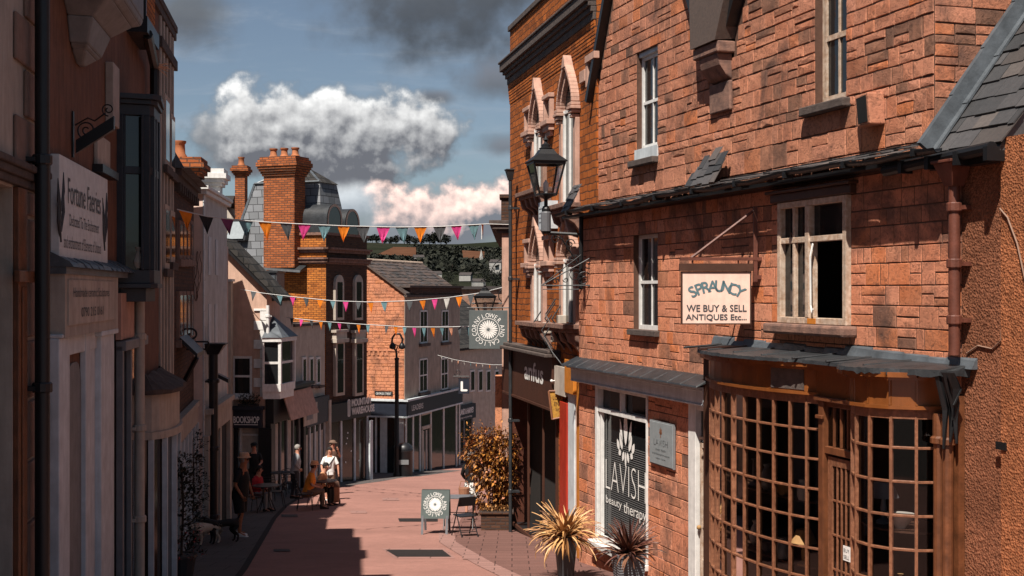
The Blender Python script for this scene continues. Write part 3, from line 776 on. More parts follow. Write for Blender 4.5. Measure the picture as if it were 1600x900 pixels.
    slates(s, (a1-.1, -.10, 1.48), (1, 0, 0), Vector((0, .4, .8)).normalized(), .95, .60, .2, .13, seed=6, jit=2, mask=lambda a_, b_: b_ < .62-abs(a_-.55)*.9)
    slates(s, (-.30, -.24, 1.40), (1, 0, 0), Vector((0, .3, .6)).normalized(), .42, .55, .14, .13, seed=7, jit=2.5)
    s.build('slate_skirt', 'slates', b)
    g = MB(); n = 44; r = .052
    for i in range(n):          # half round gutter, sagging a little
        x0, x1 = -.32+i*(11.2/n), -.32+(i+1)*(11.2/n)
        z0, z1 = 1.40+.018*math.sin(x0*1.7)+.01*math.sin(x0*5), 1.40+.018*math.sin(x1*1.7)+.01*math.sin(x1*5)
        for k_ in range(6):
            A, B = math.pi*(1+k_/6), math.pi*(1+(k_+1)/6)
            p = [(x, -.31+r*math.cos(a), zz+r*math.sin(a)) for (x, zz, a) in ((x0, z0, A), (x1, z1, A), (x1, z1, B), (x0, z0, B))]
            q = [(x, -.31+(r-.008)*math.cos(a), zz+(r-.008)*math.sin(a)) for (x, zz, a) in ((x0, z0, A), (x1, z1, A), (x1, z1, B), (x0, z0, B))]
            g.add(p+q, [(0, 1, 2, 3), (4, 7, 6, 5), (0, 4, 5, 1), (3, 2, 6, 7)])
    for i in range(9):
        x = .3+i*1.28; g.box(x-.025, x+.025, -.37, -.25, 1.335, 1.41)
    g.box(-.3, 10.85, -.22, -.005, 1.30, 1.345)
    g.build('gutter', 'black_iron', b)
    # first floor sash
    window(b, sash1, .12, 'white_paint', 'window_glass', 2, 2, .06, .02, 'sill_dark', .06, 'curtain_pale')
    window(b, (sash2[0], sash2[1], sash2[2]+.16, sash2[3]-.07), UY+.12, 'white_paint', 'window_glass', 2, 2, .06, .02, None, .06, 'curtain_pale')
    t = MB(); t.box(sash2[0]-.03, sash2[1]+.03, UY-.03, UY+.16, sash2[2]-.02, sash2[2]+.16); t.box(sash2[0], sash2[1], UY+.04, UY+.16, sash2[3]-.07, sash2[3]); t.build('window_surround', 'grey_paint', b)
    MB().box(sash2[0]-.1, sash2[1]+.06, UY-.13, UY+.05, sash2[2]-.12, sash2[2]-.022).build('window_sill', 'sill_dark', b, bevel=.01)
    window(b, sash3, UY+.13, 'white_worn', 'window_glass', 2, 2, .08, .028, None, .06, 'curtain_pale')
    MB().box(sash3[0]-.20, sash3[1]+.10, UY-.12, UY+.1, sash3[2]-.12, sash3[2]-.01).build('window_sill', 'sill_dark', b, bevel=.015)
    # the small corbel block beside the top window
    q = F1.R(1343, 155, 1388, 193, UY); q = (q[0]+.13, q[1]-.05, q[2], q[3]); cb = MB().hexa([(q[0]+.06, UY-.15, q[2]), (q[1], UY-.20, q[2]), (q[1], UY, q[2]), (q[0]+.06, UY, q[2])], [(q[0], UY-.15, q[3]), (q[1]-.02, UY-.22, q[3]), (q[1]-.02, UY, q[3]), (q[0], UY, q[3])]).build('corbel', 'stone_up', b, bevel=.015); MB().hexa([(q[0]+.09, UY-.157, q[2]+.03), (q[1]-.05, UY-.205, q[2]+.03), (q[1]-.05, UY-.18, q[2]+.03), (q[0]+.09, UY-.14, q[2]+.03)], [(q[0]+.05, UY-.160, q[3]-.03), (q[1]-.06, UY-.222, q[3]-.03), (q[1]-.06, UY-.18, q[3]-.03), (q[0]+.05, UY-.14, q[3]-.03)]).build('vent_opening', 'dark_inside', cb)
    # casement over the antiques shop: two lights, right one open inside
    x0, x1, z0, z1 = cas; xm = x0+(x1-x0)*.46; y = -.03; m = MB(); t = .075; zt_ = z0+(z1-z0)*.68
    m.box(x0, x0+t, y-.04, y+.08, z0, z1).box(x1-t, x1, y-.04, y+.08, z0, z1).box(x0+t, x1-t, y-.038, y+.078, z1-t, z1).box(x0+t, x1-t, y-.042, y+.08, z0, z0+t)
    m.box(xm-t*.6, xm+t*.6, y-.045, y+.079, z0+t, z1-t); m.box(x0+t, xm-t*.6, y-.03, y+.05, zt_-.035, zt_+.035); m.box(xm+t*.6, x1-t, y-.03, y+.05, zt_-.035, zt_+.035)
    xc = (x0+t+xm-t*.6)/2; m.box(xc-.025, xc+.025, y-.025, y+.03, z0+t, z1-t)
    m.prism_yz([(y+.02, z0+t), (y+.06, z0+t), (y+.06, zt_), (y+.02, zt_)], x1-t-.06, x1-t-.02)
    w = m.build('window', 'white_worn', b, bevel=.006)
    MB().box(x0+t*.6, xm, y+.034, y+.042, z0+t*.6, z1-t*.6).box(xm, x1-t*.6, y+.034, y+.042, zt_, z1-t*.6).build('pane', 'window_glass', w)
    l = MB(); l.tube([(xm+.10, y-.02, z0+.95), (xm+.11, y-.06, z0+.80), (xm+.12, y-.06, z0+.22), (xm+.17, y-.07, z0+.13), (xm+.19, y-.07, z0+.18)], .012, 6); l.build('window_stay', 'white_paint', w)
    MB().box(xm+.02, xm+.2, y-.05, y-.02, z0+.005, z0+.07).build('window_catch', 'orange_paint', w)
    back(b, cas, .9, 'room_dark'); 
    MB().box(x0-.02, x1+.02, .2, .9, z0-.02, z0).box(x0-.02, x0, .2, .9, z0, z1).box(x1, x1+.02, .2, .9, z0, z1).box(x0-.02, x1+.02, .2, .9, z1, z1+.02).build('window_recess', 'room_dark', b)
    MB().box(x0-.14, x1+.12, -.20, .02, z0-.13, z0-.004).build('window_sill', 'sill_stone', b, bevel=.03)
    hd = MB(); hd.box(x0-.15, x1+.12, -.09, 0, z1+.005, z1+.11); hd.box(x0-.2, x1+.16, -.14, 0, z1+.112, z1+.15); hd.build('window_head', 'timber_dark', b, bevel=.01)
    # ------- white framed shop window
    x0, x1, z0, z1 = lav; y = .02; t = .10; m = MB(); tr = z1-.42
    m.box(x0, x0+t, y-.06, y+.06, z0, z1).box(x1-t*.4, x1, y-.05, y+.06, z0, z1).box(x0+t, x1-t*.4, y-.058, y+.058, z1-.06, z1).box(x0+t, x1-t*.4, y-.05, y+.05, z0, z0+.09)
    m.box(x0+t, x1-t*.4, y-.052, y+.05, tr-.035, tr+.035); m.box(x0+t+.07, x0+t+.12, y-.03, y+.03, z0+.09, tr-.035); m.box((x0+x1)/2-.03, (x0+x1)/2+.03, y-.04, y+.04, tr+.035, z1-.06)
    w = m.build('window', 'white_paint', b, bevel=.006); tag(w, 'white shop window with a lotus flower on the glass')
    MB().box(x0+.05, x1-.02, y+.062, y+.068, z0+.05, z1-.04).build('pane', 'window_glass', w)
    bl = MB(); n = 46
    for i in range(n):
        zz = z0+.12+i*(tr-z0-.62)/n; bl.box(x0+.13, x1-.25, y+.054, y+.060, zz, zz+.012)
    bl.build('blind', 'blind_grey', w)
    tx = MB(); yy = y+.045; W = x1-x0
    put_text(tx, 'LAVISH', x0+.24, z0+.90, W-.50, .50, yy, off=-.022); put_text(tx, 'beauty', x0+.25, z0+.62, W*.32, .17, yy); put_text(tx, 'therapy', x0+.25+W*.36, z0+.56, W*.42, .24, yy)
    def petal(cx, cz, an, ln, wd):
        a = R(an); pts = []
        for i in range(13):
            t_ = i/12; ww = wd*math.sin(math.pi*min(1, t_*1.0))**.8*(1-.25*t_); pts.append((t_*ln, ww))
        for i in range(11, 0, -1): pts.append((pts[i][0], -pts[i][1]))
        P = [(cx+p*math.sin(a)+q*math.cos(a), yy, cz+p*math.cos(a)-q*math.sin(a)) for p, q in pts]
        tx.add(P, [tuple(range(len(P)))])
    cx, cz = (x0+x1)/2+.02, z0+1.62; sx = 1.25
    for (dx, dz, an, ln, wd) in ((0, .10, 0, .62, .060), (-.10, .12, -14, .42, .034), (.10, .12, 14, .42, .034), (-.10, .02, -22, .30, .045), (.10, .02, 22, .30, .045), (-.19, 0, -28, .2, .04), (.19, 0, 28, .2, .04),
                                 (-.05, 0, 200, .18, .035), (.05, 0, 160, .18, .035), (0, 0, 180, .26, .028), (-.14, -.01, 240, .12, .04), (.14, -.01, 120, .12, .04)):
        petal(cx+dx*1.45, cz+dz, an, ln, wd*1.55)
    tx.build('lettering', 'letter_white', w)
    MB().box(x0-.06, x1+.02, -.16, .03, z0-.10, z0-.004).build('window_sill', 'white_paint', w, bevel=.012)
    bk = MB(); bk.box(x0-.1, x1+.1, y+.075, y+.12, z0-.1, z1+.1); bk.build('window_back', 'dark_inside', w)
    # fascia board and lead over it
    fe = F1.S(1112); m = MB()
    m.box(-.06, fe+.02, -.14, -.03, -1.60, -1.36); m.box(-.04, fe, -.155, -.14, -1.395, -1.375); m.box(-.04, fe, -.155, -.14, -1.59, -1.57); m.box(-.08, fe+.02, -.22, -.03, -1.36, -1.325)
    m.build('fascia', 'grey_paint', b, bevel=.006)
    m = MB(); rn = random.Random(4); x = -.14
    while x < fe:
        e = x+rn.uniform(.35, .55); m.hexa([(x, -.30-rn.random()*.015, -1.325), (e, -.30, -1.325), (e, 0, -1.22), (x, 0, -1.22)], [(x+.01, -.29, -1.30-rn.random()*.006), (e-.01, -.29, -1.30), (e-.01, 0, -1.17), (x+.01, 0, -1.17)]); x = e
    m.build('lead_flashing', 'lead_dark', b)
    # ------- white side door next to it
    x0, x1, z0, z1 = dr; m = MB(); m.box(x0, x0+.24, -.03, .10, z0, z1).box(x0+.24, x1, -.01, .1, z1-.09, z1); d = m.build('door_surround', 'white_paint', b, bevel=.01)
    m = MB(); xx = x0+.26
    m.box(xx, xx+.07, .03, .08, z0, z1-.55).box(x1-.05, x1, .03, .08, z0, z1-.55).box(xx, x1, .03, .078, z1-.62, z1-.55).box(xx+.07, x1-.05, .035, .07, z0, z1-2.2).box(xx, x1, .02, .08, z1-.50, z1-.46).box(xx+.07, x1-.05, .035, .07, z1-1.75, z1-1.68)
    dd = m.build('door', 'white_worn', b, bevel=.005)
    MB().box(xx, x1, .055, .062, z0, z1-.05).build('pane', 'window_glass', dd)
    MB().ball((xx+.04, .0, z1-1.75), .035).build('handle', 'brass', dd, smooth=True)
    back(b, dr, .12, 'dark_inside', 'door_back')
    # plate beside the window
    # ------- bowed shopfront
    build_bow(b)
    return b

def build_bow(b):
    sA, sB, sC = F1.S(1118), F1.S(1283, -.34), F1.S(1343, -.34); sD = 10.62
    # plan curves as (s, projection)
    def ellq(n, c, a, pr, t0, t1, base=0):
        return [(c-a*math.cos(R(t0+(t1-t0)*i/n)), base+pr*math.sin(R(t0+(t1-t0)*i/n))) for i in range(n+1)]
    left = ellq(13, (sA+.42+sB)/2-.05, (sB-sA-.42)/2+.10, .60, 4, 150, .0)
    kx = (sB-.02-left[0][0])/(left[-1][0]-left[0][0]); left = [(left[0][0]+(p[0]-left[0][0])*kx, p[1]) for p in left]
    right = ellq(6, (sC+sD)/2, (sD-sC)/2, .62, 35, 172, .0); kx = (sD-sC)/(right[-1][0]-right[0][0]); right = [(sC+(p[0]-right[0][0])*kx, p[1]) for p in right]
    zt_, zb = -1.22, -3.92
    def bow(pts, rows, name, lab=None):
        m = MB(); n = len(pts)
        def rail(z0, z1, o0, o1):
            for i in range(n-1):
                p, q = Vector(pts[i]), Vector(pts[i+1]); d = (q-p).normalized(); nn = Vector((-d.y, d.x))
                e = d*.012
                A = [p-e+nn*o0, q+e+nn*o0, q+e+nn*o1, p-e+nn*o1]
                m.hexa([(a.x, -a.y, z0) for a in A], [(a.x, -a.y, z1) for a in A])
        for k in range(rows+1):
            z = zb+(zt_-zb)*k/rows; h = .05 if k in (0, rows) else .0125
            rail(z-h, z+h, -.03, .022)
        for i in range(n):
            p = Vector(pts[i]); d = (Vector(pts[min(i+1, n-1)])-Vector(pts[max(i-1, 0)])).normalized(); nn = Vector((-d.y, d.x)); w = .042 if i in (0, n-1) else .0155
            A = [p-d*w-nn*.03, p+d*w-nn*.03, p+d*w+nn*.024, p-d*w+nn*.024]
            m.hexa([(a.x, -a.y, zb) for a in A], [(a.x, -a.y, zt_) for a in A])
        f = m.build(name, 'timber_edge', b, bevel=.004); 
        if lab: tag(f, lab)
        g = MB()
        for i in range(n-1):
            p, q = pts[i], pts[i+1]
            g.add([(p[0], -p[1]+.008, zb), (q[0], -q[1]+.008, zb), (q[0], -q[1]+.008, zt_), (p[0], -p[1]+.008, zt_)], [(0, 1, 2, 3)])
        g.build('pane', 'clear_glass', f)
        # base rail and stall riser under the window
        s = MB()
        def band(z0, z1, o0, o1):
            for i in range(n-1):
                p, q = Vector(pts[i]), Vector(pts[i+1]); d = (q-p).normalized(); nn = Vector((-d.y, d.x)); e = d*.02
                A = [p-e+nn*o0, q+e+nn*o0, q+e+nn*o1, p-e+nn*o1]; s.hexa([(a.x, -a.y, z0) for a in A], [(a.x, -a.y, z1) for a in A])
        band(zb-.12, zb-.05, -.05, .07); band(zb-.19, zb-.122, -.05, .045); band(gR1, zb-.192, -.05, .0)
        s.build('stall_riser', 'old_timber', b)
        # fascia and its mouldings above the window
        s = MB(); band(zt_+.05, zt_+.085, -.04, .075); band(zt_+.086, zt_+.335, -.05, .03); band(zt_+.336, zt_+.37, -.05, .10); band(zt_+.371, zt_+.42, -.05, .16)
        fa = s.build('fascia', 'varnish_brown', b, smooth=False)
        return pts
    bow(left, 8, 'bow_window', 'left bow window with many small panes'); bow(right, 8, 'bow_window', 'right bow window turning back to the wall')
    # door between the bows
    p = .34; x0, x1 = sB+.02, sC-.02
    m = MB()
    m.box(x0, x0+.10, -p-.05, -p+.08, gR1, zt_).box(x1-.07, x1, -p-.03, -p+.08, gR1, zt_).box(x0+.10, x1-.07, -p-.03, -p+.05, -1.80, -1.72).box(x0+.10, x1-.07, -p-.01, -p+.05, zt_-.06, zt_)
    m.box(x0-.02, x0+.12, -p-.08, -p-.05, zt_-.20, zt_-.16)
    for i in range(1, 4): xx = x0+.1+(x1-x0-.17)*i/4; m.box(xx-.012, xx+.012, -p-.005, -p+.03, -1.72, zt_-.06)
    m.box(x0-.05, x1+.03, -p-.08, -p+.04, zt_+.001, zt_+.05); m.build('door_surround', 'old_timber', b, bevel=.006)
    m = MB(); a, c = x0+.12, x1-.085; db = gR1+.9
    m.box(a, a+.09, -p, -p+.045, db, -1.83).box(c-.09, c, -p, -p+.045, db, -1.83).box(a+.09, c-.09, -p+.001, -p+.044, -1.93, -1.83).box(a+.09, c-.09, -p+.001, -p+.044, -4.32, -4.2).box(a+.09, c-.09, -p+.01, -p+.035, db, -4.32)
    for i in range(1, 4): xx = a+.09+(c-a-.18)*i/4; m.box(xx-.012, xx+.012, -p+.004, -p+.04, -4.2, -1.93)
    for k in range(1, 6): zz = -4.2+(4.2-1.93)*k/6; m.box(a+.09, c-.09, -p+.005, -p+.042, zz-.012, zz+.012)
    d = m.build('door', 'timber_edge', b, bevel=.004)
    MB().box(a+.05, c-.05, -p+.02, -p+.026, db, -1.86).box(x0+.1, x1-.07, -p+.02, -p+.026, -1.74, zt_-.02).build('pane', 'clear_glass', d)
    n1 = MB(); n1.box(a+.32, a+.46, -p-.004, -p+.0, -2.92, -2.76).box(a+.30, a+.44, -p-.004, -p, -3.5, -3.28); n1.build('notice', 'letter_white', d)
    t_ = MB(); put_text(t_, 'BUY', a+.335, -2.83, .11, .04, -p-.006); put_text(t_, 'SELL', a+.335, -2.90, .11, .04, -p-.006); t_.build('lettering', 'letter_dark', d)
    MB().ball((a+.05, -p-.04, -3.55), .03).build('handle', 'brass', d, smooth=True)
    s = MB(); s.box(x0-.08, x1+.05, -p-.03, -p+.05, zt_+.051, zt_+.335); s.box(x0-.1, x1+.08, -p-.10, -p+.05, zt_+.336, zt_+.37); s.box(x0-.1, x1+.1, -p-.16, -p+.05, zt_+.371, zt_+.42); s.build('fascia', 'varnish_brown', b)
    # flat lead roof over the whole shopfront, ragged at the edge
    ol = [(q[0], q[1]+.20) for q in left if q[1] > .12]; orr = [(q[0], q[1]+.20) for q in right if q[1] > .1]
    edge = [(sA-.02, .12), (sA+.05, .30)]+ol+[(x0, p+.24), (x1, p+.24)]+orr+[(10.95, .34), (10.98, .02)]
    edge = edge[:2]+[e for e in edge[2:] if e[0] > sA+.1]
    rn = random.Random(9); dense = []
    for (p0, p1) in zip(edge, edge[1:]):
        for k in range(5):
            t = k/5; dense.append((p0[0]+(p1[0]-p0[0])*t+rn.uniform(-.008, .008), p0[1]+(p1[1]-p0[1])*t+rn.uniform(-.009, .009)))
    dense.append(edge[-1])
    m = MB(); n = len(dense); zc = zt_+.42
    lowz = [zc-rn.uniform(0, .008)-(.03*rn.random() if d_[0] > 10.2 else 0) for d_ in dense]
    m.add([(d_[0], -d_[1], lowz[i]) for i, d_ in enumerate(dense)]+[(d_[0], -d_[1]+.01, zc+.035+rn.uniform(-.004, .006)) for d_ in dense]+[(d_[0], -.02, zc+.085) for d_ in dense]+[(d_[0], -.02, zc-.0) for d_ in dense],
          [(i, i+1, n+i+1, n+i) for i in range(n-1)]+[(n+i, n+i+1, 2*n+i+1, 2*n+i) for i in range(n-1)]+[(3*n+i, 3*n+i+1, i+1, i) for i in range(n-1)])
    for i in range(7):
        xx = sA+.3+i*.72; m.tube([(xx, -.05, zc+.085), (xx+.01, -.30, zc+.065), (xx+.01, -.62, zc+.045)], .016, 6)
    m.build('lead_roof', 'lead_dark', b)
    m = MB(); rn = random.Random(2); x = sA+.0
    while x < 10.9:
        e = x+rn.uniform(.3, .6); h = rn.uniform(.05, .10); m.hexa([(x, -.07, zc+.05), (e, -.07, zc+.05), (e, -.002, zc+.05), (x, -.002, zc+.05)], [(x, -.035, zc+.08+h), (e, -.03, zc+.08+h*.8), (e, -.002, zc+.09+h), (x, -.002, zc+.09+h)]); x = e
    m.build('lead_flashing', 'lead', b)
    # panel plate on the left fascia and a damaged lead patch at right
    m = MB(); q = left[-4]; q2 = left[-2]
    m.add([(q[0], -q[1]-.045, zt_+.10), (q2[0], -q2[1]-.055, zt_+.10), (q2[0], -q2[1]-.055, zt_+.36), (q[0], -q[1]-.045, zt_+.36), (q[0], -q[1]-.03, zt_+.10), (q2[0], -q2[1]-.04, zt_+.10), (q2[0], -q2[1]-.04, zt_+.36), (q[0], -q[1]-.03, zt_+.36)], [(0, 1, 2, 3), (4, 7, 6, 5), (0, 4, 5, 1), (1, 5, 6, 2), (2, 6, 7, 3), (3, 7, 4, 0)])
    m.build('sign_plate', 'sill_dark', b)
    # pilasters each side
    m = MB(); m.box(sA-.10, sA+.16, -.14, -.02, gR1, zt_+.35); m.box(sA-.13, sA+.19, -.18, -.02, zt_+.30, zt_+.40); m.build('pilaster', 'timber_dark', b, bevel=.01)
    m = MB()
    for (c, r) in ((10.70, .06), (10.83, .055)):
        m.lathe([(r, gR1), (r, zt_-.28), (r*1.5, zt_-.27), (r*1.5, zt_-.22), (r*1.1, zt_-.20), (r*1.1, zt_+.02)], (c, -.16), 12)
    m.box(10.60, 10.90, -.09, -.02, gR1, zt_+.2); m.build('pilaster', 'old_timber', b, smooth=False)
    m = MB(); rn = random.Random(6); pts = []
    for i in range(7):
        x = 10.86+i*.028; y = -.34+rn.uniform(-.05, .05); zt2, l = zt_+.44, rn.uniform(.3, .85)
        a = [(x, y), (x+.035, y+.02), (x+.03, y+.07), (x-.01, y+.05)]; b2 = [(p[0]+rn.uniform(-.05, .03), p[1]+.10+rn.uniform(-.04, .04)) for p in a]; c2 = [(b2[0][0]+(p[0]-a[0][0])*.3, b2[0][1]+(p[1]-a[0][1])*.3) for p in a]
        m.hexa([(p[0], p[1], zt2-l*.5) for p in b2], [(p[0], p[1], zt2) for p in a]); m.hexa([(p[0], p[1], zt2-l) for p in c2], [(p[0], p[1], zt2-l*.5) for p in b2])
    m.build('torn_lead', 'black_iron', b)
    # inside: dark room box
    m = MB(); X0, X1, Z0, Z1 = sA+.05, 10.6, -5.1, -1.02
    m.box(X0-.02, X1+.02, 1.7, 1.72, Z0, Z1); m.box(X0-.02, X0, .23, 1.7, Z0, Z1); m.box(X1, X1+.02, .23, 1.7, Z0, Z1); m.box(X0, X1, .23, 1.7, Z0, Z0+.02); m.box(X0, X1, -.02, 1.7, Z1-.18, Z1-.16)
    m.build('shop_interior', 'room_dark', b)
    # display shelves following the bows
    m = MB()
    for z in (zb+.02, zb+.75, zb+1.5):
        m.prism_xy([(left[1][0], .2)]+[(q[0]+.02, -q[1]+.1) for q in left[1:-1]]+[(left[-2][0], .2)], z, z+.02)
        m.prism_xy([(right[0][0]+.06, .2)]+[(q[0], -q[1]+.1) for q in right[0:-1]]+[(right[-2][0], .2)], z, z+.02)
    m.build('shelf', 'timber_dark', b)
    return left, right
bowpts = None
R1 = build_R1()

# ------------------------------------------------------------------ rendered cottage at the right edge (R0)
def build_R0():
    b = F1.thing('rendered_cottage', 'orange rough-cast cottage with a slate roof at the right edge', 'house', gR1)
    sr = F1.S(1572); e = 13.6
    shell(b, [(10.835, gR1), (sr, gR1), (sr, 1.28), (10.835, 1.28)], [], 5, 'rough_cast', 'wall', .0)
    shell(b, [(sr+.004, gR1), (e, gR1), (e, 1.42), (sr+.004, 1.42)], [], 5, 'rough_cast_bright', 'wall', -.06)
    c1 = F1.S(1460, .22)
    m = MB(); cs, sn = math.cos(R(53)), math.sin(R(53)); c0_ = c1; c1 = c1+.42; O = (c1+.02, -.10, 1.36)
    slates(m, O, (1, 0, 0), (0, cs, sn), sr+.08-c1, 5.5, .30, .22, seed=21, jit=2.0, th=.016)
    x0, x1 = c1+.01, sr+.06
    m.hexa([(x0, -.12, 1.30), (x1, -.12, 1.30), (x1, 3.3, 1.30), (x0, 3.3, 1.30)], [(x0, -.12, 1.33), (x1, -.12, 1.33), (x1, 3.3, 1.33+3.42*sn/cs), (x0, 3.3, 1.33+3.42*sn/cs)])
    m.build('roof', 'slates', b)
    f = MB(); n = 9; rn = random.Random(3)
    for i in range(n):
        t0, t1 = i*.62, (i+1)*.62+.03
        P = lambda t, dx, h: (c1+dx, -.12+cs*t-sn*h, 1.36+sn*t+cs*h)
        f.hexa([P(t0, -.02, .02), P(t0, .11, .02), P(t1, .11, .02), P(t1, -.02, .02)], [P(t0, -.02, .05), P(t0, .11, .045), P(t1, .11, .035), P(t1, -.02, .04)])
        f.hexa([P(t0, -.02, .03), P(t0, .045, .03), P(t1, .045, .03), P(t1, -.02, .03)], [P(t0, -.02, .19), P(t0, .040, .19), P(t1, .040, .18), P(t1, -.02, .18)])
    f.build('lead_flashing', 'lead', b)
    c1 = c0_; g = MB(); g.tube([(c1-.25, -.20, 1.26), (x1, -.20, 1.32)], .06, 10)
    for i in range(4): x = c1+.1+i*.45; g.box(x-.03, x+.03, -.27, -.13, 1.2, 1.33)
    g.box(x0, x1, -.14, -.002, 1.20, 1.30); g.build('gutter', 'black_iron', b)
    c = MB(); q = lambda u, v: (F1.S(u), -.012, F1.Z(u, v))
    c.tube([q(1512, 552), q(1530, 540), q(1552, 545), q(1566, 532), q(1569, 440), q(1568, 335), q(1573, 326)], .008, 5)
    c.tube([(q(1573, 326)[0], -.075, q(1573, 326)[2]), (q(1585, 340)[0], -.075, q(1585, 340)[2]), (q(1600, 380)[0], -.075, q(1600, 380)[2]), (q(1620, 470)[0], -.075, q(1620, 470)[2])], .008, 5)
    c.build('cable', 'cable', b)
    v = MB(); v.box(F1.S(1566), F1.S(1566)+.14, -.075, -.06, F1.Z(1560, 700), F1.Z(1560, 688)); v.build('wall_bracket', 'black_iron', b)
build_R0()
def downpipe(F, x, z0, z1, zf, label, r=.045, y=-.10, hopper=True, mat='rust_pipe', name='downpipe', joints=3, group=None):
    W = F.W(x, y); t = thing(name, label, 'drainpipe', (W.x, W.y, z0), F.rz, group); BASE[t.name] = z0
    m = MB(); m.lathe([(r, z0), (r, z1)], (0, 0), 12); m.build('pipe', mat, t, smooth=True)
    for k in range(joints):
        z = z0+(z1-z0)*(k+.6)/joints; j = MB(); j.lathe([(r*1.25, z-.03), (r*1.35, z-.02), (r*1.35, z+.05), (r*1.2, z+.06)], (0, 0), 12); j.box(-r*1.9, r*1.9, r*.6, -y-.003, z-.01, z+.03); j.build('collar', mat, t)
    if hopper:
        h = MB(); h.hexa([(-r*1.2, -r*1.2, z1), (r*1.2, -r*1.2, z1), (r*1.2, r*1.2, z1), (-r*1.2, r*1.2, z1)], [(-r*2.6, -r*2.6, z1+.22), (r*2.6, -r*2.6, z1+.22), (r*2.6, r*1.8, z1+.22), (-r*2.6, r*1.8, z1+.22)])
        h.box(-r*2.9, r*2.9, -r*2.9, r*1.9, z1+.221, z1+.25); h.build('hopper', mat, t, bevel=.005)
    return t
downpipe(F1, F1.S(1491, -.12), -.62, 1.02, 0, 'rust red drainpipe with a square hopper beside the big stone wall window', .055, -.12)

# ------------------------------------------------------------------ brick building with the dark shopfront (R2)
F2 = Fr(-.045, 29.7, 6.28-.213*20, 20.0)
F2 = Fr(6.28-.213*29.7, 29.7, 6.28-.213*22.0, 22.0)
gR2 = -5.75
def gothic(b, u, vtip, vbase, vsill, three, lab=None):
    """pointed stone window surround over a tall light, with side lights when it is the wide kind"""
    xc = F2.S(u); zt_ = F2.Z(u, vtip); zb = F2.Z(u, vbase); zs = F2.Z(u, vsill); h = zt_-zb
    w = .40 if three else .44; rise = h*.62; m = MB(); n = 10
    def pt(t, w_, r_):          # pointed (ogee) arch, t from 0 (spring) to 1 (point)
        return w_*(1-t**1.7)**.9, zb+r_*(t*.9+.1*t**4)
    for s_ in (-1, 1):
        for (wi, ri, wo, ro, y0) in ((w, rise, w+.10, rise+.16, -.10), (w+.101, rise+.161, w+.17, rise+.27, -.16)):
            for i in range(n):
                (a0, b0), (a1, b1), (c1, d1), (c0, d0) = pt(i/n, wi, ri), pt((i+1)/n, wi, ri), pt((i+1)/n, wo, ro), pt(i/n, wo, ro)
                P = [(s_*a0, b0), (s_*a1, b1), (s_*c1, d1), (s_*c0, d0)]
                m.hexa([(xc+p[0], y0, p[1]) for p in P], [(xc+p[0], -.003, p[1]) for p in P])
    m.prism_xz([(xc-.14, zb+rise+.12), (xc+.14, zb+rise+.12), (xc+.03, zt_), (xc-.03, zt_)], -.17, -.003)
    for s_ in (-1, 1):
        x = xc+s_*(w+.09)
        for e, z in ((.13, -.02), (.16, -.09), (.12, -.16), (.08, -.24)): m.box(x-e, x+e, -.12-e*.5, -.003, zb+z-.06, zb+z)
        m.box(x-.09, x+.09, -.09, -.003, zs+.02, zb-.30)
        if three:
            x = xc+s_*(w+.50); hh = h*.42
            m.box(x-.28, x-.19, -.10, -.003, zb-.02, zb+hh); m.box(x+.19, x+.28, -.10, -.003, zb-.02, zb+hh); m.box(x-.30, x+.30, -.13, -.003, zb+hh+.001, zb+hh+.09)
            m.box(x-.32, x+.32, -.17, -.003, zb-.12, zb-.021); m.box(x-.28, x+.28, -.12, -.003, zb-.24, zb-.121); m.box(x-.22, x+.22, -.08, -.003, zb-.34, zb-.241)
    f = m.build('window', 'pale_pink_stone', b, bevel=.010)
    p = MB(); p.box(xc-w, xc+w, -.012, -.003, zs+.05, zb); p.add([(xc+s_*pt(i/n, w, rise)[0], -.012, pt(i/n, w, rise)[1]) for s_, rg in ((1, range(n+1)), (-1, range(n, -1, -1))) for i in rg], [tuple(range(2*n+2))])
    if three:
        for s_ in (-1, 1): x = xc+s_*(w+.50); p.box(x-.19, x+.19, -.012, -.003, zb-.02, zb+h*.42)
    p.build('pane', 'window_glass', f)
    q = MB(); q.box(xc-w+.0, xc-w+.07, -.06, -.013, zs+.05, zb-.05).box(xc-.03, xc+.03, -.05, -.013, zs+.05, zb-.05).box(xc+w-.07, xc+w, -.06, -.013, zs+.05, zb-.05).box(xc-w+.07, xc+w-.07, -.045, -.013, zb-.12, zb-.05)
    q.build('window_frame', 'white_paint', f)
    if three: MB().box(xc-w+.1, xc-.06, -.02, -.013, zs+.08, zb-.35).build('curtain', 'curtain_pale', f)
    s = MB(); e = 1.0 if three else .68
    s.box(xc-e, xc+e, -.34, .0, zs-.06, zs+.03); s.box(xc-e+.04, xc+e-.04, -.27, 0, zs-.13, zs-.061)
    for k in range(5 if three else 3):
        x = xc-e+.14+(2*e-.28)*k/(4 if three else 2); s.prism_yz([(-.25, zs-.13), (-.20, zs-.30), (-.10, zs-.36), (0, zs-.50), (0, zs-.13)], x-.07, x+.07)
    s.build('window_sill', 'sill_stone', f, bevel=.01)
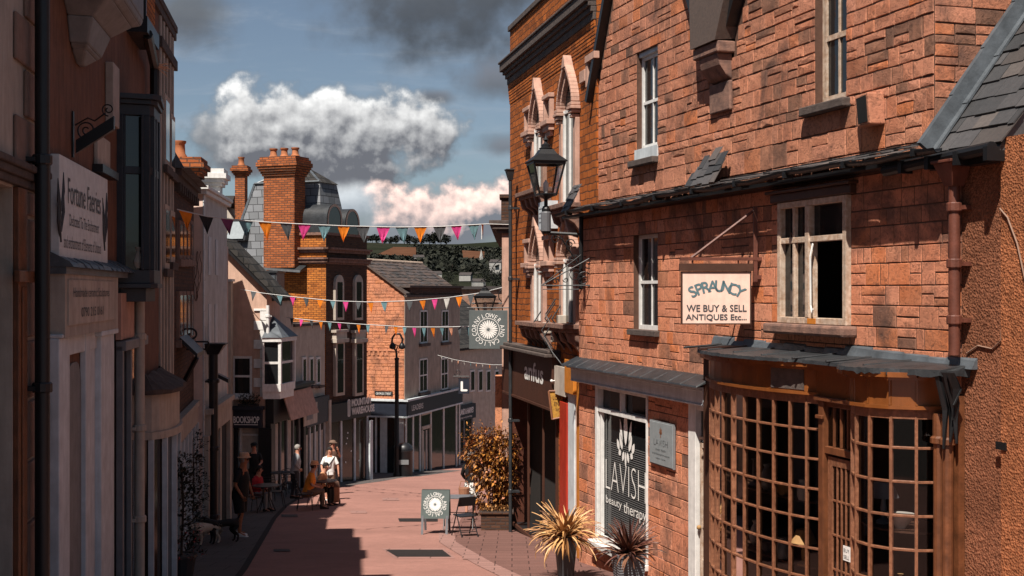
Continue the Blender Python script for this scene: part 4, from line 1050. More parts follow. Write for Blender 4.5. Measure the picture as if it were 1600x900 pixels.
def build_R2():
    b = F2.thing('brick_building', 'tall orange brick building with pointed stone windows over a dark recessed shopfront', 'building', gR2)
    L = 7.35; zp = 6.02
    zf0, zf1 = -2.30, -1.30
    shop = (.12, 4.62, gR2+.02, zf0-.02); pas = (4.95, 6.9, gR2+.02, -1.9)
    shell(b, [(0, gR2), (L, gR2), (L, zp), (0, zp)], [shop, pas], 9, 'brick_r2', 'wall', 0, .45)
    m = MB()   # cornice: a stack of mouldings
    for (z0, z1, p) in ((4.78, 4.92, .06), (4.921, 5.02, .10), (5.021, 5.10, .15), (5.101, 5.28, .21), (5.281, 5.33, .24)): m.box(-.001-p, L, -p, .0, z0, z1); m.box(-p, -.0005, 0, 3, z0, z1)
    m.build('cornice', 'sill_dark', b, bevel=.012)
    m = MB(); m.box(-.04, L, -.05, .3, zp, zp+.12); m.build('coping', 'sill_dark', b, bevel=.01)
    m = MB()
    for i in range(0, 7): m.box(-.02-.0, L, -.012-.006*i, .0, 4.34+i*.062, 4.40+i*.062)
    m.build('brick_corbel', 'brick_r2', b)
    gothic(b, 845, 122, 196, 300, True); gothic(b, 893, 87, 165, 322, False)
    gothic(b, 845, 336, 408, 505, True); gothic(b, 893, 330, 400, 508, False)
    x = F2.S(926); mm = MB(); mm.box(x-.1, x+.5, -.12, -.02, F2.Z(926, 98), F2.Z(926, 92)+.05); mm.box(x-.12, x+.0, -.1, -.02, F2.Z(926, 135), F2.Z(926, 98)); mm.build('window_surround', 'pale_pink_stone', b)
    v = F2.R(909, 113, 915, 128); MB().box(v[0], v[1]+.1, -.05, -.002, v[2], v[3]).build('vent_block', 'pale_pink_stone', b, bevel=.01)
    v = F2.R(858, 325, 871, 357); mm = MB(); mm.box(v[0], v[1]+.05, -.22, -.002, v[2], v[3]+.1)
    for k in range(4): z = v[2]+.15+k*.09; mm.box(v[0]+.05, v[1], -.228, -.22, z, z+.04)
    mm.build('alarm_box', 'grey_paint', b)
    # shopfront: dark brown fascia with white letters, recessed entrance
    m = MB(); m.box(.02, 4.72, -.16, -.003, zf0, zf1); m.box(.0, 4.75, -.19, -.003, zf0-.05, zf0-.002); m.build('fascia', 'brown_shop', b)
    m = MB(); m.box(-.06, 4.85, -.34, -.003, zf1+.002, zf1+.07); m.box(-.02, 4.8, -.26, -.003, zf1+.071, zf1+.14); m.build('fascia_cornice', 'sill_dark', b, bevel=.015)
    m = MB(); q = F2.R(820, 566, 848, 598, -.16); put_text(m, 'anfus', F2.S(820, -.16), F2.Z(835, 596, -.16), F2.S(849, -.16)-F2.S(820, -.16), .38, -.165, bold=.012); m.build('lettering', 'letter_white', b)
    m = MB()    # far side of the recess, panelled
    m.box(-.0+.13, .17, .02, .43, gR2+.02, zf0-.03); m.build('shop_panel', 'red_shop', b)
    m = MB(); m.box(.12, .175, -.03, .02, gR2+.5, zf0-.03); m.box(.12, 4.62, -.06, -.01, gR2+.42, gR2+.50); m.box(4.55, 4.62, -.05, .02, gR2+.02, zf0-.03); m.box(1.9, 1.97, -.02, .02, gR2+.5, zf0-.03); m.box(3.3, 3.37, -.02, .02, gR2+.5, zf0-.03); m.build('shop_frame', 'brown_shop', b, bevel=.005)
    R_ = MB(); R_.box(.16, .20, .02, 1.3, gR2+1.05, zf0-.03); R_.build('shop_panel', 'red_shop', b)
    MB().box(.17, 4.6, .44, .46, gR2+.05, zf0-.03).build('shop_window', 'room_dark', b)
    MB().box(.1, 4.65, -.02, .44, gR2+.05, gR2+.42).build('stall_riser', 'black_paint', b)
    # narrow doors to the right: red, grey and orange posts
    q = [(F2.S(882), F2.S(893), 'red_paint', -.10), (F2.S(893)+.003, F2.S(903), 'grey_paint', -.07), (F2.S(903)+.003, F2.S(908), 'pink_render_and_sunlight', -.05), (F2.S(908)+.003, F2.S(912), 'orange_paint', -.09)]
    for i, (xa, xb, mt, y) in enumerate(q): MB().box(xa, xb, y, -.003, gR2, -1.62-(.5 if i == 0 else 0)).build('door_post', mt, b, bevel=.006)
    MB().box(F2.S(893), F2.S(907), -.14, -.003, F2.Z(900, 615), F2.Z(900, 562)).build('fascia_block', 'orange_paint', b, bevel=.01)
    MB().box(4.75, F2.S(893)-.02, -.12, -.003, -2.0, -1.45).build('fascia_block', 'beige_light', b)
    back(b, pas, .46, 'dark_inside', 'passage_back')
    # wires and junction boxes over the fascia
    m = MB(); rn = random.Random(5)
    for k in range(6):
        x = 3.4+rn.random()*1.8; z = zf1+.2+rn.random()*.5; m.tube([(x, -.05, z+.5), (x+.2, -.3, z+.2), (x+.45+rn.random()*.3, -.2, z-.1), (x+.8, -.06, z-.35)], .013, 5)
    m.build('cable', 'black_iron', b)
    for (x, z) in ((3.9, zf1+.45), (4.6, zf1+.30), (5.1, zf1+.62)): MB().box(x, x+.16, -.16, -.003, z, z+.22).build('junction_box', 'beige_light', b, bevel=.01)
build_R2()
downpipe(F2, F2.S(797.5, -.2), gR2+.3, F2.Z(797, 282, -.2), 0, 'tall dark drainpipe with a hopper at the far corner of the brick building', .04, -.2, True, 'lead_dark', joints=5)

# ------------------------------------------------------------------ next house down the street on the right (R3)
def build_R3():
    F = Fr(-.20, 42, -.236, 30.05); g = G(31)-.3; g = -6.6
    b = F.thing('pink_house', 'pink stone house end with a dark cornice behind the tall drainpipe', 'house', g)
    shell(b, [(0, g), (F.L, g), (F.L, 1.58), (0, 1.58)], [], 6, 'pale_pink_stone', 'wall')
    m = MB(); m.box(-.1, F.L+.18, -.30, 5, 1.581, 1.66); m.box(-.1, F.L+.12, -.22, 5, 1.45, 1.58); m.box(-.1, F.L+.06, -.12, 5, 1.36, 1.449); m.build('cornice', 'sill_dark', b, bevel=.01)
    c = MB(); c.box(F.L-.9, F.L-.1, -.02, .6, 1.66, 2.2); c.box(F.L-.95, F.L-.05, -.06, .65, 2.2, 2.28); c.build('chimney', 'brick_dark_and_shade', b)
    m = MB(); m.box(F.L-.6, F.L+.02, -.16, -.003, g, -2.0); m.build('pilaster', 'stone_m', b)
build_R3()

# ------------------------------------------------------------------ far buildings round the bend
def quoins(m, x0, x1, y, z0, z1, h=.26, p=.03, alt=.12, right=True):
    z = z0; k = 0
    while z < z1-.05:
        a = alt if k % 2 else 0
        if right: m.box(x0+alt-a, x1, y-p, y-.001, z+.008, min(z+h, z1)-.008)
        else: m.box(x0, x1-alt+a, y-p, y-.001, z+.008, min(z+h, z1)-.008)
        z += h; k += 1
# M: stone gabled corner house with the navy shopfront
FM = Fr(-4.914, 58.5, -2.71, 66.0)
FMg = Fr(-4.914-3.0*.96, 58.5+3.0*.282, -4.914, 58.5)
def build_M():
    g = -9.1
    b = FMg.thing('corner_house', 'orange stone gabled corner house with a grey rendered side and navy shopfront', 'house', g)
    L = FMg.L; D = FM.L; eave = -.15; xr = L-2.1; K = .70; rz_ = eave+2.1*K
    fas = (FMg.Z(632, 650), FMg.Z(632, 627))
    sh = (L-1.75, L-.12, g+.75, fas[0]-.02)
    shell(b, [(0, g), (L, g), (L, eave), (xr, rz_), (0, rz_-xr*K)], [sh], D, 'mortar_m', 'wall', 0, .35)
    m = MB(); stones(m, 0, L, fas[1], eave+.0, [], ch=(.16, .24), cw=(.25, .5), seed=31, rough=.8)
    stones(m, 0, L, eave+.01, rz_-.15, [], lo=lambda z: max(0, xr-(rz_-z-.1)/K+.03), hi=lambda z: L-(z+.1-eave)/K-.03, ch=(.16, .24), cw=(.25, .5), seed=32, rough=.8)
    m.box(.2, L-.25, -.05, -.02, -2.75, -2.68)
    for i in range(9): m.box(.35+i*.22, .45+i*.22, -.045, -.02, -2.95, -2.76)
    m.build('stonework', 'stone_m', b)
    q = MB(); x = FMg.S(600); q.box(FMg.S(586), FMg.S(614), -.05, -.02, FMg.Z(600, 618), FMg.Z(600, 611)); n = q.build('street_plate', 'black_paint', b)
    t = MB(); put_text(t, 'GEORGE STREET', FMg.S(588), FMg.Z(600, 616.5), FMg.S(612)-FMg.S(588), .10, -.055); t.build('lettering', 'letter_white', n)
    # street side: frame runs away down the street; local y of the gable frame is the facade's own direction
    fd = lambda x, y: (L-y, x)     # facade coordinates (along, into building) -> gable coordinates
    def fbox(m, x0, x1, y0, y1, z0, z1): m.box(L-y1, L-y0, x0, x1, z0, z1)
    m = MB(); fbox(m, 0, D, -.02, .0, fas[1], eave); m.build('rendered_wall', 'warm_grey_render', b)
    for (ua, ub, va, vb) in ((655, 667, 485, 537), (689, 700, 485, 535), (654, 667, 561, 614), (688, 699, 560, 610)):
        x0, x1 = FM.S(ua), FM.S(ub); z1, z0 = FM.Z(ua, va), FM.Z(ua, vb)
        w = MB(); fbox(w, x0, x0+.08, -.05, -.021, z0, z1); fbox(w, x1-.08, x1, -.05, -.021, z0, z1); fbox(w, x0, x1, -.05, -.021, z1-.07, z1); fbox(w, x0, x1, -.05, -.021, z0, z0+.07); fbox(w, x0+.08, x1-.08, -.045, -.021, (z0+z1)/2-.03, (z0+z1)/2+.03); fbox(w, (x0+x1)/2-.02, (x0+x1)/2+.02, -.04, -.021, z0, z1)
        w = w.build('window', 'white_paint', b); p = MB(); fbox(p, x0+.05, x1-.05, -.032, -.021, z0+.05, z1-.05); p.build('pane', 'window_glass', w)
        s = MB(); fbox(s, x0-.1, x1+.1, -.16, -.021, z0-.14, z0-.002); s.build('window_sill', 'sill_dark', w)
    m = MB(); fbox(m, 0.4, D, -.12, .3, eave-.02, eave+.32); m.build('parapet', 'brick_dark_and_shade', b); m = MB(); fbox(m, .2, D+.1, -.2, .4, eave+.321, eave+.42); fbox(m, -.1, D+.1, -.16, -.0, eave-.12, eave-.02); m.build('cornice', 'sill_dark', b)
    # roof
    r = MB(); r.prism_xz([(xr, rz_+.04), (L+.12, eave-.04), (L+.12, eave+.06), (xr, rz_+.14)], -.12, D+.1); r.prism_xz([(xr, rz_+.04), (xr-3, rz_-3*K+.04), (xr-3, rz_-3*K+.14), (xr, rz_+.14)], -.12, D+.1)
    nv = Vector((-1, 0, K)).normalized(); slates(r, (L+.12, -.12, eave+.03), (0, 1, 0), nv, D+.2, 2.6, .38, .26, seed=33, jit=2.2, th=.02)
    r.build('roof', 'slates_rust', b)
    rd = MB(); rd.tube([(xr, -.15, rz_+.13), (xr, D+.1, rz_+.13)], .08, 8); rd.build('ridge', 'white_worn', b)
    # shopfront
    m = MB(); m.box(0, L+.16, -.18, -.02, fas[0], fas[1]); fbox(m, -.0, D, -.18, -.02, FM.Z(632, 650), FM.Z(632, 628)); m.build('fascia', 'navy_paint', b)
    m = MB(); m.box(0, L+.2, -.26, -.02, fas[1]+.002, fas[1]+.09); fbox(m, -.25, D, -.26, -.02, fas[1]+.002, fas[1]+.09); m.box(0, L+.19, -.2, -.02, fas[0]-.08, fas[0]-.002); fbox(m, -.2, D, -.2, -.02, fas[0]-.08, fas[0]-.002); m.build('fascia_moulding', 'grey_paint', b)
    t = MB(); put_text(t, 'LEADERS', 0, 0, 1.5, .24, 0, bold=.01); vs = [(L+.19, v[0]+.45, v[2]+fas[0]+.2) for v in t.v]; t.v = vs; put_l = t
    put_l.build('lettering', 'letter_white', b)
    # columns, door and panes along the street side
    zb, ztp = g+.15, fas[0]-.08
    posts = [FM.S(633), FM.S(644), FM.S(655), FM.S(672), FM.S(692), FM.S(712), D-.12]
    m = MB()
    for x in posts: fbox(m, x-.09, x+.09, -.06, -.02, zb, ztp)
    m.box(L-.24, L-.02, -.06, -.02, zb, ztp); m.box(FMg.S(600)-.17, FMg.S(600)+.17, -.06, -.02, zb, ztp); m.box(FMg.S(588)-.05, FMg.S(588)+.05, -.05, -.02, zb, ztp); m.box(0, L-.24, -.05, -.02, zb+.25, zb+.35)
    m.build('shop_frame', 'frame_pale', b)
    m = MB(); fbox(m, .02, D-.02, -.03, -.02, g+.1, ztp); m.box(.02, L-.02, -.03, -.02, g+.1, ztp); m.build('shop_window', 'window_glass', b)
    x0, x1 = FM.S(656)+.05, FM.S(671); d = MB()
    for (a, c, z0, z1) in ((x0, x0+.12, zb, ztp-.7), (x1-.12, x1, zb, ztp-.7), (x0, x1, ztp-.78, ztp-.62), (x0, x1, zb, zb+.3), (x0, x1, ztp-.1, ztp-.0)): fbox(d, a, c, -.10, -.031, z0, z1)
    dd = d.build('door', 'beige_light', b); c = MB()
    for k in (0, 1): fbox(c, x0+.2+k*.45, x0+.42+k*.45, -.04, -.031, zb+.35, ztp-.85)
    c.build('curtain', 'curtain_pale', dd)
build_M()
# N: pale house with a small shop, and its dark roof; O: stone house behind
def build_N():
    F = Fr(-3.1, 69.5, -.2, 77.5); g = G(69)-.6
    b = F.thing('pale_house', 'pale grey house with three narrow windows above the furthest shop sign', 'house', g)
    ze = F.Z(728, 545); shell(b, [(-1.6, g), (F.L, g), (F.L, ze), (-1.6, ze)], [], 6, 'beige_light', 'wall')
    fz0, fz1 = F.Z(722, 656), F.Z(722, 633)
    m = MB(); m.box(-.9, 2.6, -.2, -.003, fz0, fz1); m.build('fascia', 'navy_paint', b)
    t = MB(); put_text(t, 'CLELLAND & HARVEY', -.35, fz0+.33, 2.6, .30, -.205, bold=.012); put_text(t, 'heating and plumbing', .0, fz0+.08, 2.0, .13, -.205); t.build('lettering', 'letter_white', b)
    m = MB(); m.box(-.9, 2.6, -.02, -.004, g, fz0-.01); m.build('shop_window', 'window_glass', b)
    m = MB()
    for x in (-.85, .1, 1.2, 2.4): m.box(x-.07, x+.07, -.06, -.021, g, fz0-.01)
    m.build('shop_frame', 'grey_paint_dark', b)
    r = MB(); r.prism_yz([(-.25, ze-.05), (3, ze+2.6), (3, ze+2.7), (-.25, ze+.08)], -1.9, F.L); r.prism_yz([(3, ze+2.6), (6.2, ze-.05), (6.2, ze+.08), (3, ze+2.7)], -1.9, F.L); r.build('roof', 'tile_dark', b)
    m = MB(); m.prism_yz([(0, ze), (3, ze+2.6), (6, ze)], -1.6, -1.5); m.build('gable', 'beige_light', b)
    # hanging sign with a white L
    F_ = F; Y = 60.5; p = UV(716.5, Y); q = UV(733, Y); z1, z0 = (HV-592)/FX*Y, (HV-615)/FX*Y
    s = thing('hanging_sign', 'small navy hanging sign with a white letter L beside the corner house', 'sign', (p, Y, z0)); BASE[s.name] = z0
    MB().box(0, q-p, -.03, .03, z0, z1).build('board', 'navy_paint', s); t = MB(); put_text(t, 'L', .12, z0+.13, .28, z1-z0-.26, -.034, bold=.02); t.build('lettering', 'letter_white', s)
    m = MB(); m.box(-.02, q-p+.02, -.035, .035, z1+.001, z1+.03); m.tube([(-.25, 0, z1+.12), (q-p, 0, z1+.12)], .02, 6); m.tube([(.1, 0, z1), (.1, 0, z1+.12)], .012, 5); m.tube([(.4, 0, z1), (.4, 0, z1+.12)], .012, 5); scroll(m, (-.05, z1+.32), .18, .03, 200, 620, .014); m.build('bracket', 'black_iron', s)
    return b
def build_N2():
    F = Fr(-3.1, 69.5, -.2, 77.5)
    b = build_N(); ze = 0
    for u in (737, 749.5, 762, 775):
        x = F.S(u); z1, z0 = F.Z(u, 578), F.Z(u, 612); w = MB().box(x-.34, x+.34, -.06, -.002, z0, z1).build('window', 'white_paint', b); MB().box(x-.24, x+.24, -.075, -.061, z0+.1, z1-.1).build('pane', 'window_glass', w)
build_N2()
def build_O():
    F = Fr(-4.2, 86, .8, 86.6); g = G(75)-1
    b = F.thing('distant_house', 'brown stone house end behind the lantern on its scrolled bracket', 'house', g)
    z = F.Z(740, 452); shell(b, [(0, g), (F.L, g), (F.L, z), (0, z)], [], 5, 'mortar_dull', 'wall')
    m = MB(); stones(m, 0, F.L, z-4.5, z, [], ch=(.3, .45), cw=(.4, .8), seed=41); m.build('stonework', 'stone_dull', b)
    r = MB(); r.box(-.2, F.L, -.2, 5, z+.003, z+.2); r.build('roof', 'far_roof', b)
build_O()

# L9: orange brick building with mansard roof
F9 = Fr(-7.2, 49.5, -5.97, 52.6)
F9g = Fr(-7.2-5.0*.93, 49.5+5.0*.369, -7.2, 49.5)
def build_L9():
    g = -8.2; L = F9g.L; D = 3.33; zp = 2.2
    b = F9g.thing('mansard_building', 'orange brick building with a tall chimney, slate mansard roof and black shopfront', 'building', g)
    xw = F9g.S(416); shell(b, [(0, g), (L, g), (L, zp), (xw, zp), (xw, .1), (0, .1)], [], D, 'brick_orange', 'wall')
    def fbox(m, x0, x1, y0, y1, z0, z1): m.box(L-y1, L-y0, x0, x1, z0, z1)
    s = MB(); fbox(s, .0, D, -.012, -.0, -5.5, zp); s.build('street_wall_shade', 'brick_dark_and_shade', b)  # darker brick skin paints the shade on this side of the orange building
    m = MB(); xl = F9g.S(455)
    for (z0, z1, p) in ((zp-.02, zp+.08, .08), (1.50, 1.62, .12), (1.621, 1.70, .22), (1.05, 1.12, .05), (1.121, 1.24, .14), (1.241, 1.30, .20)):
        m.box(xl, L+p, -p, -.001, z0, z1); fbox(m, -p+.0, D+.1, -p, -.013, z0, z1)
    m.build('cornice', 'pale_pink_stone' if False else 'sill_stone', b)
    m = MB(); m.box(xl, L+.06, -.06, -.001, 1.31, 1.49); m.build('frieze', 'brick_orange', b)
    # windows on the shaded street side
    for u, a, c in ((527, 433, 500), (557, 433, 500)):
        x = F9.S(u); z1, z0 = F9.Z(u, a), F9.Z(u, c); w = MB(); fbox(w, x-.34, x+.34, -.12, -.013, z0, z1-.25)
        for i in range(8):
            a0, a1 = math.pi*i/8, math.pi*(i+1)/8; P = [(x+.34*math.cos(a0), z1-.25+.34*math.sin(a0)), (x+.34*math.cos(a1), z1-.25+.34*math.sin(a1)), (x, z1-.25)]
            w.add([(L+.12, p[0], p[1]) for p in P]+[(L+.013, p[0], p[1]) for p in P], [(0, 1, 2), (3, 5, 4), (0, 3, 4, 1)])
        w = w.build('window', 'beige_light', b); p = MB(); fbox(p, x-.20, x+.20, -.13, -.121, z0+.1, z1-.2); p.build('pane', 'window_glass', w)
        z1, z0 = F9.Z(u, 535), F9.Z(u, 618); w = MB(); fbox(w, x-.36, x+.36, -.14, -.013, z0, z1); fbox(w, x-.5, x+.5, -.26, -.013, z1+.002, z1+.15); fbox(w, x-.42, x+.42, -.2, -.013, z1+.151, z1+.4); fbox(w, x-.5, x+.5, -.24, -.013, z1+.401, z1+.5)
        w = w.build('window', 'beige_light', b); p = MB(); fbox(p, x-.22, x+.22, -.155, -.141, z0+.12, z1-.06); p.build('pane', 'window_glass', w)
    # mansard
    r = MB(); zt_ = F9g.Z(400, 284); x0, x1 = F9g.S(336), L-.25; xa, xb = F9g.S(374), L-.9
    r.hexa([(x0, .12, .12), (x1, .12, .12), (x1, D-.1, .12), (x0, D-.1, .12)], [(xa, 1.1, zt_), (xb, 1.1, zt_), (xb, D-.9, zt_), (xa, D-.9, zt_)])
    r.build('roof', 'slate_grey', b)
    r = MB(); zt2 = F9g.Z(420, 258); r.hexa([(xa-.06, 1.04, zt_+.0), (xb+.06, 1.04, zt_), (xb+.06, D-.84, zt_), (xa-.06, D-.84, zt_)], [(xa+1.1, 1.9, zt2), (xb-1.0, 1.9, zt2), (xb-1.0, 2.1, zt2), (xa+1.1, 2.1, zt2)]); r.build('roof', 'tile_dark', b)
    h = MB(); h.tube([(x0, .12, .12), (xa, 1.1, zt_)], .06, 6); h.tube([(xa, 1.08, zt_+.03), (xb, 1.08, zt_+.03)], .05, 6); h.tube([(xa, 1.1, zt_), (xa+1.1, 1.9, zt2)], .05, 6); h.tube([(xb, 1.1, zt_), (xb-1, 1.9, zt2)], .05, 6); h.build('ridge', 'lead', b)
    q = F9g.R(358, 344, 389, 376, .6); w = MB(); w.hexa([(q[0], .30, q[2]), (q[1], .30, q[2]), (q[1], .5, q[2]), (q[0], .5, q[2])], [(q[0]+.12, .62, q[3]), (q[1]-.02, .62, q[3]), (q[1], .8, q[3]), (q[0]+.1, .8, q[3])]); w = w.build('skylight', 'black_paint', b)
    w2 = MB(); w2.hexa([(q[0]+.06, .27, q[2]+.07), (q[1]-.08, .27, q[2]+.07), (q[1]-.08, .29, q[2]+.07), (q[0]+.06, .29, q[2]+.07)], [(q[0]+.17, .575, q[3]-.07), (q[1]-.09, .575, q[3]-.07), (q[1]-.09, .6, q[3]-.07), (q[0]+.17, .6, q[3]-.07)]); w2.build('pane', 'sign_silver', w)
    # two barrel dormers clad in lead, facing the street
    for (ua, ub, vt) in ((482, 533, 319), (517, 561, 327)):
        Yd = 50.3 if ua < 500 else 51.8; xc = (F9.S(ub) if False else (.75 if ua < 500 else 2.2)); zc = (HV-vt)/FX*Yd; rr = .58
        d = MB(); pts = []
        for i in range(13):
            a = math.pi*i/12; pts.append((xc+rr*math.cos(a), zc-rr+rr*math.sin(a)))
        pts = [(xc+rr, zc-1.45)]+pts+[(xc-rr, zc-1.45)]
        ou = L-.05
        n = len(pts); d.add([(ou, p[0], p[1]) for p in pts]+[(ou-1.7, p[0], p[1]) for p in pts], [tuple(range(n)), tuple(range(n, 2*n))[::-1]]+[(i, (i+1) % n, (i+1) % n+n, i+n) for i in range(n)])
        dd = d.build('dormer', 'lead_dark', b, smooth=False)
        for f in dd.data.polygons: f.use_smooth = True
        if hasattr(dd.data, 'set_sharp_from_angle'): dd.data.set_sharp_from_angle(angle=R(40))
        f_ = MB(); pi_ = [(xc+(p[0]-xc)*.82, zc-.72+(p[1]-zc+.72)*.86) for p in pts]; f_.add([(ou+.03, p[0], p[1]) for p in pts]+[(ou+.03, p[0], p[1]) for p in pi_], [(i, (i+1) % n, (i+1) % n+n, i+n) for i in range(n)]); f_.build('dormer_trim', 'white_worn', dd)
        f_ = MB(); f_.add([(ou+.015, p[0], p[1]) for p in pi_], [tuple(range(n))]); f_.build('pane', 'window_glass', dd)
    # chimney on the front wall
    x0, x1 = F9g.S(413, -.4), F9g.S(461, -.4); c = MB(); zt3 = F9g.Z(437, 275, -.4); zb3 = F9g.Z(437, 418, -.4)
    c.box(x0, x1, -.45, .35, zb3, zt3)
    for k, (e, h) in enumerate(((.05, .09), (.09, .09), (.14, .09), (.18, .10), (.22, .16), (.17, .12), (.11, .1))):
        z = zt3+sum((.09, .09, .09, .10, .16, .12, .1)[:k]); c.box(x0-e, x1+e, -.45-e, .35+e, z+.001, z+h)
    ch = c.build('chimney', 'brick_shaft', b); zt4 = zt3+.75
    for k in range(3):
        xx = x0+.2+(x1-x0-.4)*k/2; MB().lathe([(.17, zt4), (.18, zt4+.05), (.13, zt4+.12), (.12, zt4+.28), (.16, zt4+.32), (.16, zt4+.37), (.11, zt4+.37)], (xx, -.05), 12).build('chimney_pot', 'terracotta', ch, smooth=True)
    MB().hexa([(x0-.05, -.55, zb3-.08), (x1+.3, -.55, zb3-.2), (x1+.3, -.0, zb3-.1), (x0-.05, -.0, zb3-.02)], [(x0-.05, -.5, zb3-.0), (x1+.3, -.5, zb3-.12), (x1+.3, -.0, zb3+.1), (x0-.05, -.0, zb3+.1)]).build('lead_flashing', 'lead_dark', b)
    # black shopfront
    z0, z1 = F9.Z(512, 660), F9.Z(512, 632); m = MB(); fbox(m, .0, D, -.2, -.013, z0, z1); m.box(L-.3, L+.2, -.03, -.001, z0, z1); m.build('fascia', 'black_paint', b)
    t = MB(); put_text(t, 'MOUNTAIN', 0, .36, 1.6, .26, 0, bold=.02); put_text(t, 'WAREHOUSE', 0, 0.02, 1.9, .26, 0, bold=.02); put_text(t, 'I', -.32, 0, .16, .62, 0, bold=.03); t.v = [(L+.21, v[0]+1.7, v[2]+z0+.14) for v in t.v]; t.build('lettering', 'letter_white', b)
    m = MB(); fbox(m, .0, D, -.03, -.013, g, z0-.01); m.build('shop_window', 'glass_brown', b)
    m = MB()
    for x in (.06, 1.1, 2.2, D-.06): fbox(m, x-.06, x+.06, -.08, -.031, g, z0-.01)
    m.build('shop_frame', 'grey_paint', b)
    m = MB(); fbox(m, D-.22, D+.02, -.28, -.21, g, z0-.2); m.build('pilaster', 'grey_paint', b)
    m = MB(); rn = random.Random(8)
    for k in range(7): x, z = rn.uniform(1.4, 2.6), rn.uniform(g+1.0, z0-.5); fbox(m, x-.03, x+.03, -.045, -.031, z-.03, z+.03)
    m.build('shop_light', 'white_glow', b)
build_L9()

# L8: lower shops between bookshop and mansard building
F8 = Fr(-8.2, 43.5, -7.23, 49.45)
def build_L8():
    g = -7.7
    b = F8.thing('bay_house', 'narrow grey rendered house with a small lead roofed bay window beside the bookshop gable', 'house', g)
    x1 = F8.S(458); zt_ = F8.Z(440, 470); shell(b, [(.1, g), (x1, g), (x1, zt_), (.1, zt_)], [], 4, 'beige_light', 'wall')
    r = MB(); r.box(.05, x1+.05, -.1, 4, zt_+.003, zt_+.12); r.build('roof', 'lead_dark', b)
    # canted bay with pyramid roof
    y = -.55; a, c = F8.S(424, -.3), F8.S(452, -.3); z1, z0 = F8.Z(438, 534, y), F8.Z(438, 600, y); P = [(a, 0), (a+.15, y), (c-.25, y), (c, 0)]
    m = MB(); 
    m.prism_xy([(p[0]-.08 if i < 2 else p[0]+.08, p[1]-.08 if i in (1, 2) else 0) for i, p in enumerate(P)], z1, z1+.14); m.prism_xy([(p[0]-.04 if i < 2 else p[0]+.04, p[1]-.04 if i in (1, 2) else 0) for i, p in enumerate(P)], z0-.25, z0)
    m.prism_xy(P, z0-.5, z0-.25)
    for i in range(4):
        p = P[i]; m.box(p[0]-.05, p[0]+.05, p[1]-.05, p[1]+.05 if i in (1, 2) else 0, z0, z1)
    zm = (z0+z1)/2; m.prism_xy(P, zm-.04, zm+.04); bw = m.build('bay_window', 'white_paint', b)
    MB().prism_xy([(P[0][0]+.02, 0), (P[1][0]+.02, y+.03), (P[2][0]-.02, y+.03), (P[3][0]-.02, 0)], z0, z1).build('pane', 'window_glass', bw)
    m = MB(); top = ((a+c)/2, -.05, F8.Z(436, 494, -.3)); base = [(a-.12, 0, z1+.14), (a+.05, y-.12, z1+.14), (c-.12, y-.12, z1+.14), (c+.12, 0, z1+.14)]
    m.add(base+[top], [(0, 1, 4), (1, 2, 4), (2, 3, 4), (0, 3, 2, 1), (0, 4, 3)]); m.build('bay_roof', 'lead', bw)
    b2 = F8.thing('low_shop', 'low beige shop building with three narrow windows left of the black shopfront', 'building', g)
    xe = F8.L+.0; zt_ = F8.Z(482, 509); shell(b2, [(x1+.01, g), (xe, g), (xe, zt_), (x1+.01, zt_)], [], 3, 'beige_light', 'wall')
    MB().box(x1, xe, -.08, 3, zt_+.003, zt_+.1).build('coping', 'sill_dark', b2)
    for u in (474, 485, 496):
        x = F8.S(u); za, zb = F8.Z(u, 558), F8.Z(u, 600); w = MB().box(x-.24, x+.24, -.05, -.003, zb, za).build('window', 'white_paint', b2); MB().box(x-.14, x+.14, -.06, -.051, zb+.08, za-.08).build('pane', 'window_glass', w)
        MB().box(x-.3, x+.3, -.2, -.003, zb-.14, zb-.05).build('window_sill', 'sill_dark', w)
    # shop 1: black surround and a slanting orange sign, shop 2 slate blue with a picture
    xa, xb = F8.S(416), F8.S(470); zf1, zf0 = F8.Z(440, 612), F8.Z(440, 650)
    m = MB(); m.box(xa-.1, xb, -.30, -.003, zf0-.1, zf1+.12); m.box(xa-.15, xb+.1, -.5, -.003, zf1+.121, zf1+.24); m.box(xa-.1, xa+.35, -.2, -.003, g, zf0-.1); m.box(xb-.25, xb, -.2, -.003, g, zf0-.1); s1 = m.build('shopfront', 'black_paint', b, bevel=.01)
    m = MB(); m.hexa([(xa+.55, -.70, zf0-.05), (xb-.05, -.70, zf0-.05), (xb-.05, -.66, zf0-.05), (xa+.55, -.66, zf0-.05)], [(xa+.55, -.40, zf1+.02), (xb-.05, -.40, zf1+.02), (xb-.05, -.36, zf1+.02), (xa+.55, -.36, zf1+.02)]); m.build('awning', 'pale_pink_stone', b)
    m = MB(); m.box(xa+.36, xb-.26, -.05, -.004, g+.5, zf0-.12); m.build('shop_window', 'window_glass', b)
    m = MB()
    for k in range(5): x = xa+.5+(xb-xa-.9)*k/4; m.box(x-.05, x+.05, -.1, -.051, g+.1, zf0-.12)
    m.box(xa+.36, xb-.26, -.12, -.051, g, g+.55); m.build('shop_frame', 'grey_paint_dark', b)
    m = MB()
    for k in (0, 2): x = xa+.6+(xb-xa-.9)*k/4; m.box(x, x+.42, -.049+.001, -.046-.006, g+1.2, zf0-.2)
    m.build('curtain', 'curtain_pale', b)
    xa, xb = F8.S(470), F8.S(506); zf1, zf0 = F8.Z(486, 622), F8.Z(486, 664)
    m = MB(); m.box(xa+.03, xb, -.22, -.003, zf0, zf1); m.build('fascia', 'blue_grey_paint', b2); q = (F8.S(475, -.25), F8.S(496, -.25))
    m = MB(); m.box(q[0], q[1], -.25, -.221, F8.Z(485, 660), F8.Z(485, 628)); pc = m.build('picture_sign', 'beige_light', b2)
